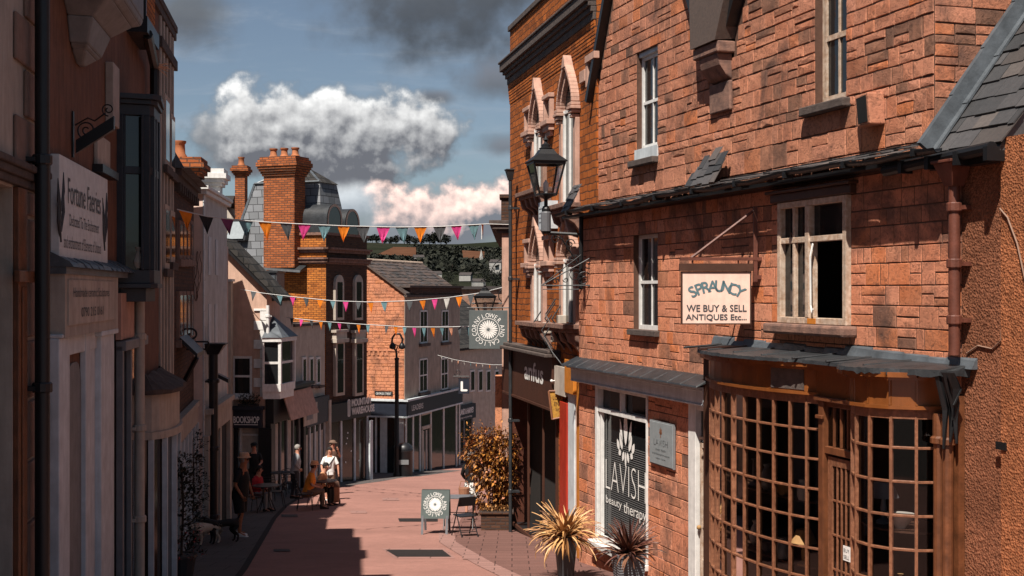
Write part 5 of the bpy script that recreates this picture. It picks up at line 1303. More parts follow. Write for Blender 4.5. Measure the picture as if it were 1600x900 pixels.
    m = MB(); m.box(q[0]+.3, q[0]+1.0, -.258, -.251, F8.Z(485, 652), F8.Z(485, 643)); m.tube([(q[0]+.4, -.262, F8.Z(485, 643)), (q[0]+.6, -.262, F8.Z(485, 637)), (q[0]+.9, -.262, F8.Z(485, 642))], .03, 6); m.build('picture', 'grey_paint_dark', pc)
    m = MB(); m.box(xa+.2, xb-.1, -.05, -.004, g+.5, zf0-.02); m.build('shop_window', 'window_glass', b2)
    m = MB()
    for k in range(5): x = xa+.2+(xb-xa-.35)*k/4; m.box(x-.05, x+.05, -.1, -.051, g+.1, zf0-.02)
    m.box(xa+.1, xb, -.1, -.004, g, g+.5); m.build('shop_frame', 'grey_paint', b2)
    m = MB()
    for k in range(4): x = xa+.32+(xb-xa-.35)*k/4; m.box(x, x+.3, -.06, -.051, g+.9+.1*(k % 2), zf0-.3)
    m.build('display', 'beige_light', b2)
    m = MB(); m.box(xb-.12, xb+.14, -.26, -.003, g, zf1-.2); m.build('pilaster', 'beige_light', b2)
build_L8()
# the brick wall of the mansard building's lower neighbour is part of L9; lead box between roofs
# L7: bookshop gable facing up the street
F7 = Fr(-9.74, 43.2, -8.24, 43.0)
def build_L7():
    g = -7.6; L = F7.L
    b = F7.thing('bookshop', 'beige gabled bookshop with white quoins and a dark sign facing up the street', 'shop', g)
    zr = F7.Z(357, 385); ze = F7.Z(420, 457); win = F7.R(362, 556, 394, 620); sh = (F7.S(363), F7.S(407), g+.2, F7.Z(380, 668))
    shell(b, [(-1.5, g), (L, g), (L, ze), (F7.S(357), zr), (-1.5, zr-1.6)], [win, sh], 1.5, 'peach_render', 'wall', 0, .18)
    r = MB(); x0 = F7.S(352); p0 = (x0, zr+.12); p1 = (F7.S(441), F7.Z(441, 470)); d = (Vector(p1)-Vector(p0)).normalized(); n = Vector((-d.y, d.x))*.16
    r.prism_xz([p0, p1, (p1[0]+n.x, p1[1]+n.y), (p0[0]+n.x, p0[1]+n.y)], -.28, .75)
    r.prism_xz([p0, (p0[0], p0[1]+.16), (-2.2, zr-1.9), (-2.2, zr-2.1)], -.28, .75); rr = r.build('roof', 'tile_dark', b)
    v = MB(); v.prism_xz([(p0[0], p0[1]-.02), (p1[0], p1[1]-.02), (p1[0], p1[1]-.16), (p0[0], p0[1]-.16)], -.25, -.01); v.build('bargeboard', 'black_paint', b)
    q = MB(); quoins(q, F7.S(397), L+.03, 0, F7.Z(405, 620), F7.Z(405, 482), .32, .05, .22); q.build('quoins', 'white_paint', b, bevel=.01)
    w = window(b, win, .05, 'white_paint', 'window_glass', 1, 2, .09, .03, 'white_paint', .08)
    back(b, win, .17)
    m = MB(); m.box(F7.S(361), F7.S(411), -.22, -.003, F7.Z(385, 668), F7.Z(385, 640)); m.box(F7.S(358), F7.S(414), -.30, -.003, F7.Z(385, 640)+.003, F7.Z(385, 634)); m.build('fascia', 'navy_paint', b, bevel=.01)
    t = MB(); put_text(t, 'BOOKSHOP', F7.S(365, -.22), F7.Z(385, 661, -.22), F7.S(405, -.22)-F7.S(365, -.22), .22, -.225, bold=.006); t.box(F7.S(366, -.22), F7.S(403, -.22), -.226, -.223, F7.Z(385, 664, -.22), F7.Z(385, 663, -.22)); t.build('lettering', 'letter_white', b)
    m = MB(); m.box(sh[0]-.04, sh[0]+.2, -.1, -.003, g, sh[3]); m.box(F7.S(405), L+.2, -.1, -.003, g, sh[3]); m.build('shop_frame', 'black_paint', b)
    m = MB(); m.box(F7.S(374), F7.S(377), .02, .12, g, sh[3]); m.box(F7.S(377)+.02, sh[1], .06, .09, sh[3]-.28, sh[3]-.22); m.build('door_frame', 'white_paint', b)
    MB().box(sh[0], sh[1], .10, .14, g, sh[3]+.02).build('door', 'beige_light', b)
    # planter on the ledge: little dark plants over the sign
    downp = F7.S(417)
build_L7()
downpipe(F7, F7.S(418.5, -.1), -3.3, F7.Z(418, 477), 0, 'white drainpipe at the corner of the bookshop gable', .06, -.1, False, 'white_paint')
def leadbox():
    F = Fr(-9.0, 46.0, -8.0, 46.0); t = F.thing('lead_dormer', 'pale grey lead clad dormer box between the dark roof slope and the brick wall', 'dormer', (HV-470)/FX*46)
    MB().box(F.S(388), F.S(432), 0, 1.6, (HV-472)/FX*46, (HV-426)/FX*46).build('cladding', 'lead', t)
    m = MB()
    for i in range(6): x = F.S(390+i*8); m.box(x-.02, x+.02, -.02, -.001, (HV-472)/FX*46, (HV-427)/FX*46)
    m.box(F.S(386), F.S(434), -.06, 1.7, (HV-426)/FX*46+.002, (HV-423)/FX*46); m.build('seam', 'lead_dark', t)
leadbox()

# ------------------------------------------------------------------ left side of the street
FL = Fr(-2.56-.155*6, 6, -2.56-.155*24, 24)
gL = -5.3
def build_L1():
    g = -4.2
    b = FL.thing('corner_shop', 'pale plastered shop with brown block quoins at the left edge of the photo', 'building', g)
    xe = FL.S(60); z_c = FL.Z(30, 268)
    dr = (FL.S(-140), FL.S(19), g+.1, z_c-.16)
    shell(b, [(-1.5, g), (xe, g), (xe, 6.2), (-1.5, 6.2)], [dr], 6, 'beige_render', 'wall', 0, .4)
    q = MB(); x0, x1 = FL.S(20), xe-.0
    z = z_c+.05; k = 0
    while z < 5:
        w = .42 if k % 2 else .62
        a = FL.S(36) if k % 2 else FL.S(20); q.box(a, x1, -.035, -.001, z+.012, z+.42); z += .44; k += 1
    q.build('quoins', 'quoin_brown', b, bevel=.015)
    q = MB(); z = g
    while z < z_c-.2: q.box(FL.S(38), x1, -.045, -.001, z+.012, min(z+.52, z_c-.16)); z += .54
    q.build('block_pilaster', 'quoin_brown', b, bevel=.03)
    m = MB(); m.box(-1.5, x1+.03, -.12, -.001, z_c, z_c+.06); m.box(-1.5, x1+.02, -.09, -.001, z_c-.07, z_c-.001); m.box(-1.5, x1, -.06, -.001, z_c-.14, z_c-.071); m.build('cornice', 'sill_dark', b, bevel=.012)
    m = MB(); m.box(FL.S(20), FL.S(34), -.05, -.001, g, z_c-.15); m.box(FL.S(24), FL.S(30), -.065, -.051, g, z_c-1.0); z2 = FL.Z(20, 430); m.box(FL.S(12), FL.S(36), -.10, -.051, z2-.06, z2+.04); m.build('pilaster', 'old_timber', b, bevel=.01)
    back(b, dr, .38, 'dark_inside', 'doorway_back')
build_L1()
downpipe(FL, FL.S(66, -.15), -4.1, 6, 0, 'thick black drainpipe on the nearest left building', .065, -.15, False, 'black_paint', joints=5)

def build_L2():
    b = FL.thing('gift_shop', 'brown rendered shop with a grey doorway, large pale sign and dark blue bay window', 'shop', gL)
    x0 = FL.S(66)+.1; xb0 = FL.S(182); x1 = FL.S(247); ztop = 5.5
    shell(b, [(x0, gL), (x1, gL), (x1, ztop), (x0, ztop)], [], 8, 'brown_render', 'wall')
    # sign board and its ledge
    sx0, sx1 = FL.S(78), FL.S(156); za, zb = FL.Z(80, 241), FL.Z(80, 402)
    s = MB(); s.box(sx0, sx1, -.09, -.002, zb, za); sg = s.build('sign_board', 'sign_grey', b, bevel=.008)
    t = MB(); W = sx1-sx0; put_text(t, 'Fortune Faeries', sx0+.42, zb+.55, W-.95, .26, -.095); put_text(t, 'Dedicated To The Enchantment', sx0+.5, zb+.33, W-1.15, .12, -.095); put_text(t, 'and enchantment of Elements of Unusual', sx0+.2, zb+.10, W-.7, .13, -.095)
    t.build('lettering', 'letter_dark', sg)
    f = MB()
    for k, (cx, s_) in enumerate(((sx1-.25, 1), (sx0+.04, 1))):
        for j in range(4): f.tube([(cx, -.094, zb+.15+.1*j), (cx+.1*(1 if j % 2 else -1), -.096, zb+.35+.1*j), (cx+.14*(1 if j % 2 else -1), -.094, zb+.6+.08*j)], [.012, .02, .004], 5)
    f.build('painted_figure', 'letter_dark', sg)
    m = MB(); rn = random.Random(12); x = sx0-.05; z = FL.Z(80, 412)
    while x < FL.S(184):
        e = x+rn.uniform(.3, .6); m.hexa([(x, -.21-rn.random()*.03, z-.03), (e, -.21, z-.03), (e, 0, z-.03), (x, 0, z-.03)], [(x, -.19, z+.01+rn.random()*.02), (e, -.19, z+.01), (e, 0, z+.12), (x, 0, z+.12)]); x = e
    m.box(sx0-.04, FL.S(180), -.16, -.002, z-.10, z-.031); m.build('ledge', 'lead', b)
    # second small sign and the grey shopfront
    z1, z0 = FL.Z(88, 437), FL.Z(88, 508); m = MB(); e = FL.S(166)
    m.box(sx0, e, -.14, -.002, z0-.12, z1+.06); fs = m.build('fascia', 'beige_render', b); m = MB(); m.box(sx0+.12, FL.S(158), -.155, -.141, z0, z1); p = m.build('sign_board', 'beige_light', b)
    t = MB(); put_text(t, 'Handmade ceramic Sculptures', sx0+.35, (z0+z1)/2+.02, FL.S(152)-sx0-.5, .13, -.16); put_text(t, '0790 215 0161', sx0+.8, z0+.07, FL.S(146)-sx0-1.1, .10, -.16); t.build('lettering', 'letter_dark', p)
    m = MB(); zt_ = z0-.12
    for (ua, ub, y) in ((76, 90, -.10), (93, 98, -.07), (124, 131, -.07), (143, 164, -.11)): m.box(FL.S(ua), FL.S(ub), y, -.003, gL, zt_)
    m.box(FL.S(131), FL.S(143), -.04, -.003, gL, zt_); m.box(FL.S(90), FL.S(143), -.06, -.003, zt_-.2, zt_); m.box(FL.S(140), FL.S(167), -.14, -.003, FL.Z(160, 522), FL.Z(160, 514)); m.box(FL.S(76), FL.S(164), -.13, -.003, zt_-.001+.002, zt_+.04)
    m.build('shopfront', 'grey_paint', b, bevel=.012)
    dx0, dx1 = FL.S(101), FL.S(125); pts = [(dx0, gL), (dx1, gL), (dx1, zt_-.75)]+[(dx1-.3+.3*math.cos(a), zt_-.75+.45*math.sin(a)) for a in (.4, .8, 1.2, 1.57)]+[(dx0+.3-.3*math.cos(a), zt_-.75+.45*math.sin(a)) for a in (1.57, 1.2, .8, .4)]+[(dx0, zt_-.75)]
    MB().prism_xz(pts, -.02, -.004).build('door', 'grey_paint_dark', b)
    # oriel base above the sign
    a0, a1 = FL.S(88), FL.S(150); zo = 2.45; m = MB(); prev = None; pr = .75
    cx = (a0+a1)/2; prof = [(.10, .07, 0), (.35, .15, .12), (.42, .18, .16), (.55, .26, .42), (.78, .46, .60), (.95, .53, .66), (1.0, .55, .74), (1.0, .55, 1.05)]
    for (w0, p0, h0), (w1, p1, h1) in zip(prof, prof[1:]):
        hw0, hw1 = (a1-a0)/2*w0, (a1-a0)/2*w1
        A = [(cx-hw0, 0, zo+h0), (cx-hw0+.05, -p0, zo+h0), (cx+hw0-.05, -p0, zo+h0), (cx+hw0, 0, zo+h0)]; B = [(cx-hw1, 0, zo+h1), (cx-hw1+.05, -p1, zo+h1), (cx+hw1-.05, -p1, zo+h1), (cx+hw1, 0, zo+h1)]
        m.hexa(A, B)
    ob = m.build('oriel_base', 'grey_paint_dark', b, bevel=.02)
    m = MB(); m.box(a0+.1, a1-.1, -.50, -.003, zo+1.06, 5.4)
    m.build('oriel_window', 'grey_paint_dark', b)
    m = MB(); m.box(a0+.3, a1-.3, -.52, -.501, zo+1.5, 5.2); m.box(a1-.099, a1-.08, -.42, -.12, zo+1.5, 5.2); m.build('pane', 'window_glass', ob)
    # pale board and vent right of the oriel
    m = MB(); m.box(FL.S(164), FL.S(174), -.10, -.003, FL.Z(172, 200), FL.Z(172, 105)); m.build('side_board', 'curtain_pale', b, bevel=.01)
    m = MB(); m.box(FL.S(146), FL.S(166), -.05, -.003, FL.Z(155, 262), FL.Z(155, 214)); m.build('blank_panel', 'beige_light', b, bevel=.01); m = MB(); m.box(FL.S(144), FL.S(170), -.12, -.003, FL.Z(155, 274), FL.Z(155, 262)); m.build('panel_sill', 'black_paint', b)
    # dark blue bay window, its short side faces up the street
    c0, c1 = FL.S(183), FL.S(201); pr = .43; zt_, zb = FL.Z(184, 168, -.1), FL.Z(184, 420, -.1); P = [(c0, 0), (c0+.10, -pr+.04), (c0+.16, -pr), (c1-.15, -pr), (c1, 0)]
    m = MB(); g_ = lambda o: [(c0-o, 0), (c0+.10-o, -pr+.04-o*.5), (c0+.16-o*.6, -pr-o), (c1-.15+o*.5, -pr-o*.5), (c1+o, 0)]
    m.prism_xy(g_(.02), zb-.18, zb); m.prism_xy(g_(.07), zb-.24, zb-.181); m.prism_xy(g_(-.1), zb-.42, zb-.241); m.prism_xy(g_(.02), zt_, zt_+.14); m.prism_xy(g_(.07), zt_+.141, zt_+.20); m.prism_xy(g_(.12), zt_+.201, zt_+.27)
    for (x, y) in ((c0+.01, -.03), (c0+.10, -pr+.07), (c0+.2, -pr+.02), (c1-.19, -pr+.03), ((c0+c1)/2, -pr+.03), (c1-.03, -.04)): m.box(x-.045, x+.045, y-.045, y+.045, zb, zt_)
    ztr = zt_-.72; m.prism_xy(g_(.005), ztr-.05, ztr+.05)
    m.box(c0+.0, c0+.06, -pr+.1, -pr+.13, zb, zt_); m.box(c0+.0, c0+.06, -.10, -.003, zb, zt_)
    bw = m.build('bay_window', 'blue_grey_paint', b, bevel=.006)
    MB().prism_xy(g_(-.04), zb, zt_).build('pane', 'window_glass', bw)
    MB().lathe([(.04, zb+.02), (.07, zb+.1), (.03, zb+.24), (.05, zb+.30)], (c0+.12, -.25), 10).build('ornament', 'beige_light', bw)
    # lower window and pipes right of the doorway
    m = MB(); xa, xb = FL.S(177), FL.S(214); za, z_b = FL.Z(180, 560), FL.Z(180, 880)
    m.box(xa, xb, -.03, -.003, gL, FL.Z(180, 440)); m.build('shop_window', 'window_glass', b)
    m = MB(); m.box(xa, xa+.1, -.12, -.031, gL, FL.Z(178, 540)); m.box(xa+.9, xa+1.0, -.1, -.031, gL, FL.Z(190, 540)); m.box(xa, xb, -.16, -.031, FL.Z(190, 545), FL.Z(190, 530)); m.hexa([(xa, -.32, gL+.2), (xb, -.32, gL+.2), (xb, -.031, gL+.2), (xa, -.031, gL+.2)], [(xa, -.22, gL+.75), (xb, -.22, gL+.75), (xb, -.031, gL+.8), (xa, -.031, gL+.8)]); m.build('shop_frame', 'grey_paint_dark', b, bevel=.01)
    m = MB(); m.box(xa-.02, xa+1.2, -.10, -.031, FL.Z(190, 528), FL.Z(190, 458)); m.build('upper_panel', 'pale_pink_stone', b)
    # lintel brackets
    return b
build_L2()
downpipe(FL, FL.S(218, -.14), gL+.1, FL.Z(218, 470), 0, 'grey and pink drainpipe between the blue bay window and the bow window', .07, -.14, False, 'beige_light', joints=4)

def build_L3():
    g = -5.6; b = FL.thing('tall_house', 'tall brown stone house with an iron gutter and small bow window shop at street level', 'house', g)
    x0 = FL.S(247)+.004; x1 = FL.S(271.5); ztop = 4.72
    shell(b, [(x0, g), (x1, g), (x1, ztop), (x0, ztop)], [], 7, 'quoin_brown', 'wall')
    m = MB(); m.box(x0-1.5, x1+.03, -.07, .5, ztop, ztop+.12); m.box(x0-1.5, x1+.02, -.05, .5, ztop-.14, ztop-.001); z = FL.Z(270, 100); m.box(x0, x1+.03, -.07, -.001, z-.1, z+.08); m.build('cornice', 'sill_dark', b, bevel=.01)
    m = MB()
    for u in (249, 254, 259, 264, 268): x = FL.S(u); m.box(x-.09, x+.09, -.035, -.001, g, ztop-.15)
    m.build('pilaster', 'beige_render', b, bevel=.01)
    for (u, a, c) in ((257, 150, 260), (266, 180, 270), (257, 320, 420), (266, 330, 410)):
        x = FL.S(u); m = MB().box(x-.35, x+.35, -.050, -.036, FL.Z(u, c), FL.Z(u, a)).build('window', 'beige_light', b); MB().box(x-.26, x+.26, -.058, -.051, FL.Z(u, c)+.1, FL.Z(u, a)-.1).build('pane', 'window_glass', m)
        MB().box(x-.45, x+.45, -.10, -.036, FL.Z(u, c)-.14, FL.Z(u, c)-.003).build('window_sill', 'sill_dark', m)
    # upper oriel with the sunlit brick reveal
    xa, xb = FL.S(222, -.2), FL.S(240, -.2); m = MB(); m.box(xa, xb, -.22, -.002, FL.Z(230, 72), 5.0); o = m.build('oriel', 'brick_orange', b); m = MB(); m.box(xa-.06, xa, -.26, -.22, FL.Z(230, 75), 5.0); m.box(xa-.06, xb, -.26, -.221, 4.5, 5.0); m.box(xa-.08, xb, -.28, -.002, FL.Z(230, 72)-.22, FL.Z(230, 72)-.001); m.build('oriel_frame', 'black_paint', o)
    m = MB(); m.tube([(xa+.2, -.25, FL.Z(225, 85)), (xa+.9, -.20, FL.Z(240, 110)), (xb+.7, -.13, FL.Z(252, 136))], .07, 8); m.tube([(xb+.7, -.13, FL.Z(252, 136)), (xb+.7, -.13, FL.Z(252, 180))], .07, 8); m.build('gutter_pipe', 'black_iron', b)
    m = MB(); rn = random.Random(3)
    for k in range(10): m.tube([(xb+.6, -.14, FL.Z(250, 134)), (xb+.7+rn.random()*.3, -.20-rn.random()*.16, FL.Z(250, 134)+rn.uniform(-.12, .10))], .008, 4)
    m.build('bird_nest', 'cloth_straw', b)
    # small bow window shopfront with a ragged lead hood
    cx = FL.S(236); hw = 1.15; pr = .42; arc = lambda k, n, o: (cx-(hw+o)*math.cos(math.pi*k/n), -(pr+o)*math.sin(math.pi*k/n)**.8 if 0 < k < n else 0)
    n = 12; zt_, zb = FL.Z(245, 690, -.5), g+.55
    z_ = FL.Z(245, 640, -.5); m = MB(); m.prism_xy([arc(k, n, .0) for k in range(n+1)], z_-.55, z_); m.prism_xy([arc(k, n, .05) for k in range(n+1)], z_-.66, z_-.551); m.prism_xy([arc(k, n, .06) for k in range(n+1)], z_-.12+.12, z_+.05); bw = m.build('bow_window', 'beige_light', b)
    m = MB(); rn = random.Random(5); e0 = [arc(k, n, .10+rn.uniform(-.03, .03)) for k in range(n+1)]; m.add([(p[0], p[1], z_+.06+rn.uniform(0, .05)) for p in e0]+[(cx+(p[0]-cx)*.8, p[1]*.15, z_+.30+rn.uniform(-.03, .03)) for p in e0]+[(p[0], p[1]+.01, z_+.01) for p in e0]+[(p[0], 0, z_+.01) for p in e0], [(i, i+1, n+2+i, n+1+i) for i in range(n)]+[(i, 2*n+2+i, 2*n+3+i, i+1) for i in range(n)]+[(2*n+2+i, 3*n+3+i, 3*n+4+i, 2*n+3+i) for i in range(n)]); m.build('hood', 'sill_dark', bw)
    m = MB(); m.prism_xy([arc(k, n, .0) for k in range(n+1)], g, zb-.12); m.prism_xy([arc(k, n, .06) for k in range(n+1)], zb-.121, zb); m.build('stall_riser', 'grey_paint_dark', bw)
    m = MB()
    for k in range(1, n, 2):
        p = arc(k, n, -.02); m.box(p[0]-.04, p[0]+.04, p[1]-.04, p[1]+.04, zb, z_-.66)
    m.build('window_post', 'grey_paint', bw)
    MB().prism_xy([arc(k, n, -.06) for k in range(n+1)], zb, z_-.661).build('pane', 'glass_brown', bw)
    m = MB(); m.box(cx-.9, cx-.7, -.22, -.18, zb+.1, zb+.9); m.build('display', 'terracotta', bw)
build_L3()

# bracket with scrolls on the gift shop wall
def iron_bracket():
    W = FL.W(FL.S(112), -.01); Y = W.y; z0, z1 = (HV-246)/FX*Y, (HV-174)/FX*Y
    t = thing('iron_bracket', 'black iron bracket with scrolls and a slanting beam above the large pale sign', 'bracket', (W.x, W.y, z0), FL.rz); BASE[t.name] = z0
    MB().box(-.03, .03, -.012, .0, z0, z1).build('wall_plate', 'black_iron', t)
    k = lambda u, v: ((u-112)/FX*Y, (HV-v)/FX*Y)
    (a, za), (c, zc) = k(112, 232), k(177, 190)
    m = MB(); m.hexa([(0, -.03, za-.05), (.06, -.03, za-.05), (.06, -.03, za+.09), (0, -.03, za+.09)], [(0, -.42, zc-.07), (.09, -.42, zc-.07), (.09, -.42, zc+.07), (0, -.42, zc+.07)]); m.build('beam', 'black_iron', t)
    m = MB(); scroll(m, (-.14, (za+zc)/2+.06), .10, .02, -60, 500, .009, 'yz', .03); scroll(m, (-.36, zc+.14), .07, .015, -90, 430, .008, 'yz', .03); m.tube([(.03, -.02, za+.25), (.03, -.15, za+.33), (.03, -.22, za+.30), (.03, -.33, zc+.10)], .009, 5); m.build('scroll', 'black_iron', t)
iron_bracket()

def build_L4():
    F = Fr(-2.56-.155*23.35, 23.35, -2.56-.155*27.6-.05, 27.7); g = -6.0
    b = F.thing('dark_brick_house', 'dark brick house with a bracketed eaves cornice left of the white rendered house', 'house', g); L = F.L
    ze = 2.12; shell(b, [(0, g), (L, g), (L, ze), (0, ze)], [], 6, 'brick_dark_and_shade', 'wall')
    m = MB(); m.box(0, L+.05, -.15, .2, ze, ze+.12); m.box(0, L+.02, -.09, -.001, ze-.12, ze-.001)
    for i in range(10): x = .2+i*(L-.3)/9; m.box(x-.06, x+.06, -.12, -.001, ze-.28, ze-.121)
    m.build('cornice', 'sill_dark', b)
    r = MB(); r.prism_yz([(-.3, ze+.13), (2.6, ze+.5), (5.8, ze+.13)], .0, L); r.build('roof', 'slate_grey', b)
    MB().prism_yz([(-.2, ze+.13), (.15, ze+.75), (3, ze+2.1), (3, ze+.13)], -.04, -.003).build('party_wall', 'lead', b)
    for i, u in enumerate((278, 284, 290, 296)):
        x = F.S(u)
        for (a, c) in ((345, 405), (455, 530)):
            z1, z0 = F.Z(u, a), F.Z(u, c); w = MB().box(x-.33, x+.33, -.06, -.002, z0, z1).build('window', 'quoin_brown', b); MB().box(x-.24, x+.24, -.07, -.061, z0+.08, z1-.08).build('pane', 'window_glass', w); MB().box(x-.42, x+.42, -.10, -.002, z0-.14, z0-.003).build('window_sill', 'quoin_brown', w)
    z1, z0 = F.Z(285, 650), F.Z(285, 680); m = MB(); m.box(.1, L-.1, -.10, -.002, z0, z1); m.box(.05, L, -.14, -.002, z1+.002, z1+.1); m.build('fascia', 'beige_render', b)
    m = MB(); m.box(.2, L-.2, -.03, -.002, g+.5, z0-.02); m.build('shop_window', 'window_glass', b)
    m = MB()
    for k in range(6): x = .15+k*(L-.3)/5; m.box(x-.05, x+.05, -.12, -.031, g, z0)
    m.build('shop_frame', 'grey_paint', b)
    m = MB(); m.hexa([(.6, -.38, F.Z(275, 560)), (2.2, -.38, F.Z(275, 560)), (2.2, -.02, F.Z(275, 530)), (.6, -.02, F.Z(275, 530))], [(.6, -.38, F.Z(275, 560)+.08), (2.2, -.38, F.Z(275, 560)+.08), (2.2, -.02, F.Z(275, 530)+.08), (.6, -.02, F.Z(275, 530)+.08)]); m.tube([(.7, -.36, F.Z(275, 560)), (1.0, -.1, F.Z(275, 600))], .05, 6); m.build('awning_box', 'black_paint', b)
    m = MB(); m.tube([(2.4, -.02, F.Z(285, 536)), (2.4, -.45, F.Z(285, 536))], .02, 6); m.tube([(2.4, -.02, F.Z(285, 548)), (2.4, -.40, F.Z(285, 548)), (2.4, -.46, F.Z(285, 542)), (2.4, -.45, F.Z(285, 536))], .02, 6); scroll(m, (-.12, F.Z(285, 525)), .15, .03, 0, 420, .02, 'yz', 2.4); m.build('sign_bracket', 'black_iron', b)
build_L4()

def chimney(b, x0, x1, y0, y1, z0, z1, pots=1, mat='brick_shaft', potmat='terracotta'):
    c = MB(); c.box(x0, x1, y0, y1, z0, z1-.42)
    for k, (e, h0, h1) in enumerate(((.06, .42, .34), (.12, .34, .24), (.18, .24, .12), (.12, .12, 0))): c.box(x0-e, x1+e, y0-e, y1+e, z1-h0+.001, z1-h1)
    ch = c.build('chimney', mat, b)
    for k in range(pots):
        x = (x0+x1)/2 if pots == 1 else x0+.2+(x1-x0-.4)*k/(pots-1)
        MB().lathe([(.17, z1), (.17, z1+.06), (.13, z1+.12), (.12, z1+.32), (.15, z1+.36), (.15, z1+.40), (.1, z1+.40)], (x, (y0+y1)/2), 12).build('chimney_pot', potmat, ch, smooth=True)
    return ch
def build_L5():
    F = Fr(-6.76, 28.0, -7.19, 32.3); g = -6.3
    b = F.thing('white_house', 'tall house with a pinkish white end wall and grey rendered front', 'house', g); L = F.L
    ze = 2.12; shell(b, [(0, g), (L, g), (L, ze), (0, ze)], [], 6, 'grey_render', 'wall')
    MB().box(-.012, -.001, .004, 2.2, g, ze).build('end_wall_sunlight', 'pink_render_and_sunlight', b)  # brighter pink skin puts the missing sunlight into the end wall's colour
    m = MB(); m.box(-.10, L+.06, -.09, .5, ze+.001, ze+.10); m.box(-.16, L+.1, -.14, 6, ze+.101, ze+.18); m.build('cornice', 'white_paint', b, bevel=.01)
    q = MB(); quoins(q, -.02, .26, 0, -5.2, ze, .34, .02, .1, right=False); q.build('quoins', 'grey_paint', b)
    r = MB(); r.prism_yz([(.1, ze+.18), (3, ze+.6), (6, ze+.18)], .3, L); r.build('roof', 'tile_dark', b)
    x = (F.S(326)+.3)/2; 
    chimney(b, .05, .85, .15, 1.0, ze+.18, (HV-250)/FX*28.6, 1)
    for (u, a, c) in ((327, 475, 600), (337, 475, 590), (327, 370, 430), (338, 375, 430)):
        x = F.S(u); z1, z0 = F.Z(u, a), F.Z(u, c); MB().box(x-.22, x+.22, -.02, -.003, z0, z1).build('blind_window', 'grey_paint', b)
    m = MB(); z1, z0 = F.Z(330, 640), F.Z(330, 672); m.box(.2, L-.2, -.14, -.003, z0, z1); m.box(.1, L-.1, -.20, -.003, z1+.002, z1+.12); m.build('fascia', 'beige_render', b)
    m = MB(); m.box(.3, L-.3, -.02, -.003, g, z0-.01); m.build('shop_window', 'dark_inside', b)
    m = MB(); 
    for x in (.12, L*.5, L-.2): m.box(x-.12, x+.12, -.12, -.003, g, z0)
    m.build('pilaster', 'beige_light', b)
    m = MB(); m.hexa([(1.2, -.4, F.Z(330, 598)), (1.5, -.4, F.Z(330, 598)), (1.5, -.02, F.Z(330, 585)), (1.2, -.02, F.Z(330, 585))], [(1.2, -.4, F.Z(330, 592)), (1.5, -.4, F.Z(330, 592)), (1.5, -.02, F.Z(330, 579)), (1.2, -.02, F.Z(330, 579))]); m.build('awning_box', 'black_paint', b)
    chimney(b, L-.7, L-.1, .1, .7, ze+.18, ze+.9, 0, 'white_paint')
build_L5()
downpipe(Fr(-6.76, 28.0, -7.19, 32.3), .35, -5.9, -1.4, 0, 'black drainpipe down the grey rendered front of the white house', .10, -.18, True, 'black_paint', joints=3)
def build_L6():
    F = Fr(-8.2, 33.2, -9.62, 42.0); g = -7.0
    b = F.thing('set_back_house', 'set back beige house just behind the white house', 'house', g); L = F.L
    ze = (HV-322)/FX*33; shell(b, [(0, g), (L, g), (L, ze), (0, ze)], [], 7, 'beige_light', 'wall')
    r = MB(); r.prism_yz([(-.1, ze+.01), (3, ze+.5), (6, ze+.01)], -.1, L); r.build('roof', 'tile_dark', b)
    Y = 35; s = (35-33.2)/F.d.y; x0 = UV(362, Y); W = F.W(s, 0)
    c = (UV(373.5, Y)-W.x)*-1
    MB().box(L+.003, L+.02, -.3, .02, g, (HV-385)/FX*42).build('end_strip', 'pink_render_and_sunlight', b)
build_L6()
def build_rear():
    Y = 56.0; F = Fr(UV(300, Y), Y, UV(395, Y), Y); g = -8
    b = F.thing('rear_house', 'house behind the rooftops with a dark roof and a small brick chimney with one pot', 'house', g); ze = (HV-322)/FX*Y
    shell(b, [(0, g), (F.L, g), (F.L, ze-2.0), (F.S(352), ze), (0, ze)], [], 3.5, 'beige_light', 'wall')
    r = MB(); r.prism_yz([(-.1, ze), (.6, ze+.5), (3, ze+.5), (3, ze)], -.1, F.S(362)); r.build('roof', 'tile_dark', b)
    chimney(b, F.S(365.5), F.S(381), .2, .8, ze-1.0, (HV-258)/FX*Y, 1)
build_rear()
def build_L6b():
    F = Fr(UV(344, 42.6), 42.6, UV(360.5, 42.6), 42.6); g = -7.0
    b = F.thing('narrow_wall', 'narrow pinkish wall strip left of the bookshop gable', 'wall', g)
    MB().box(0, F.L, 0, .4, g, (HV-440)/FX*42.6).build('wall', 'beige_light', b); MB().box(-.05, F.L+.05, -.08, .45, (HV-440)/FX*42.6+.002, (HV-436)/FX*42.6).build('coping', 'grey_paint', b)
build_L6b()

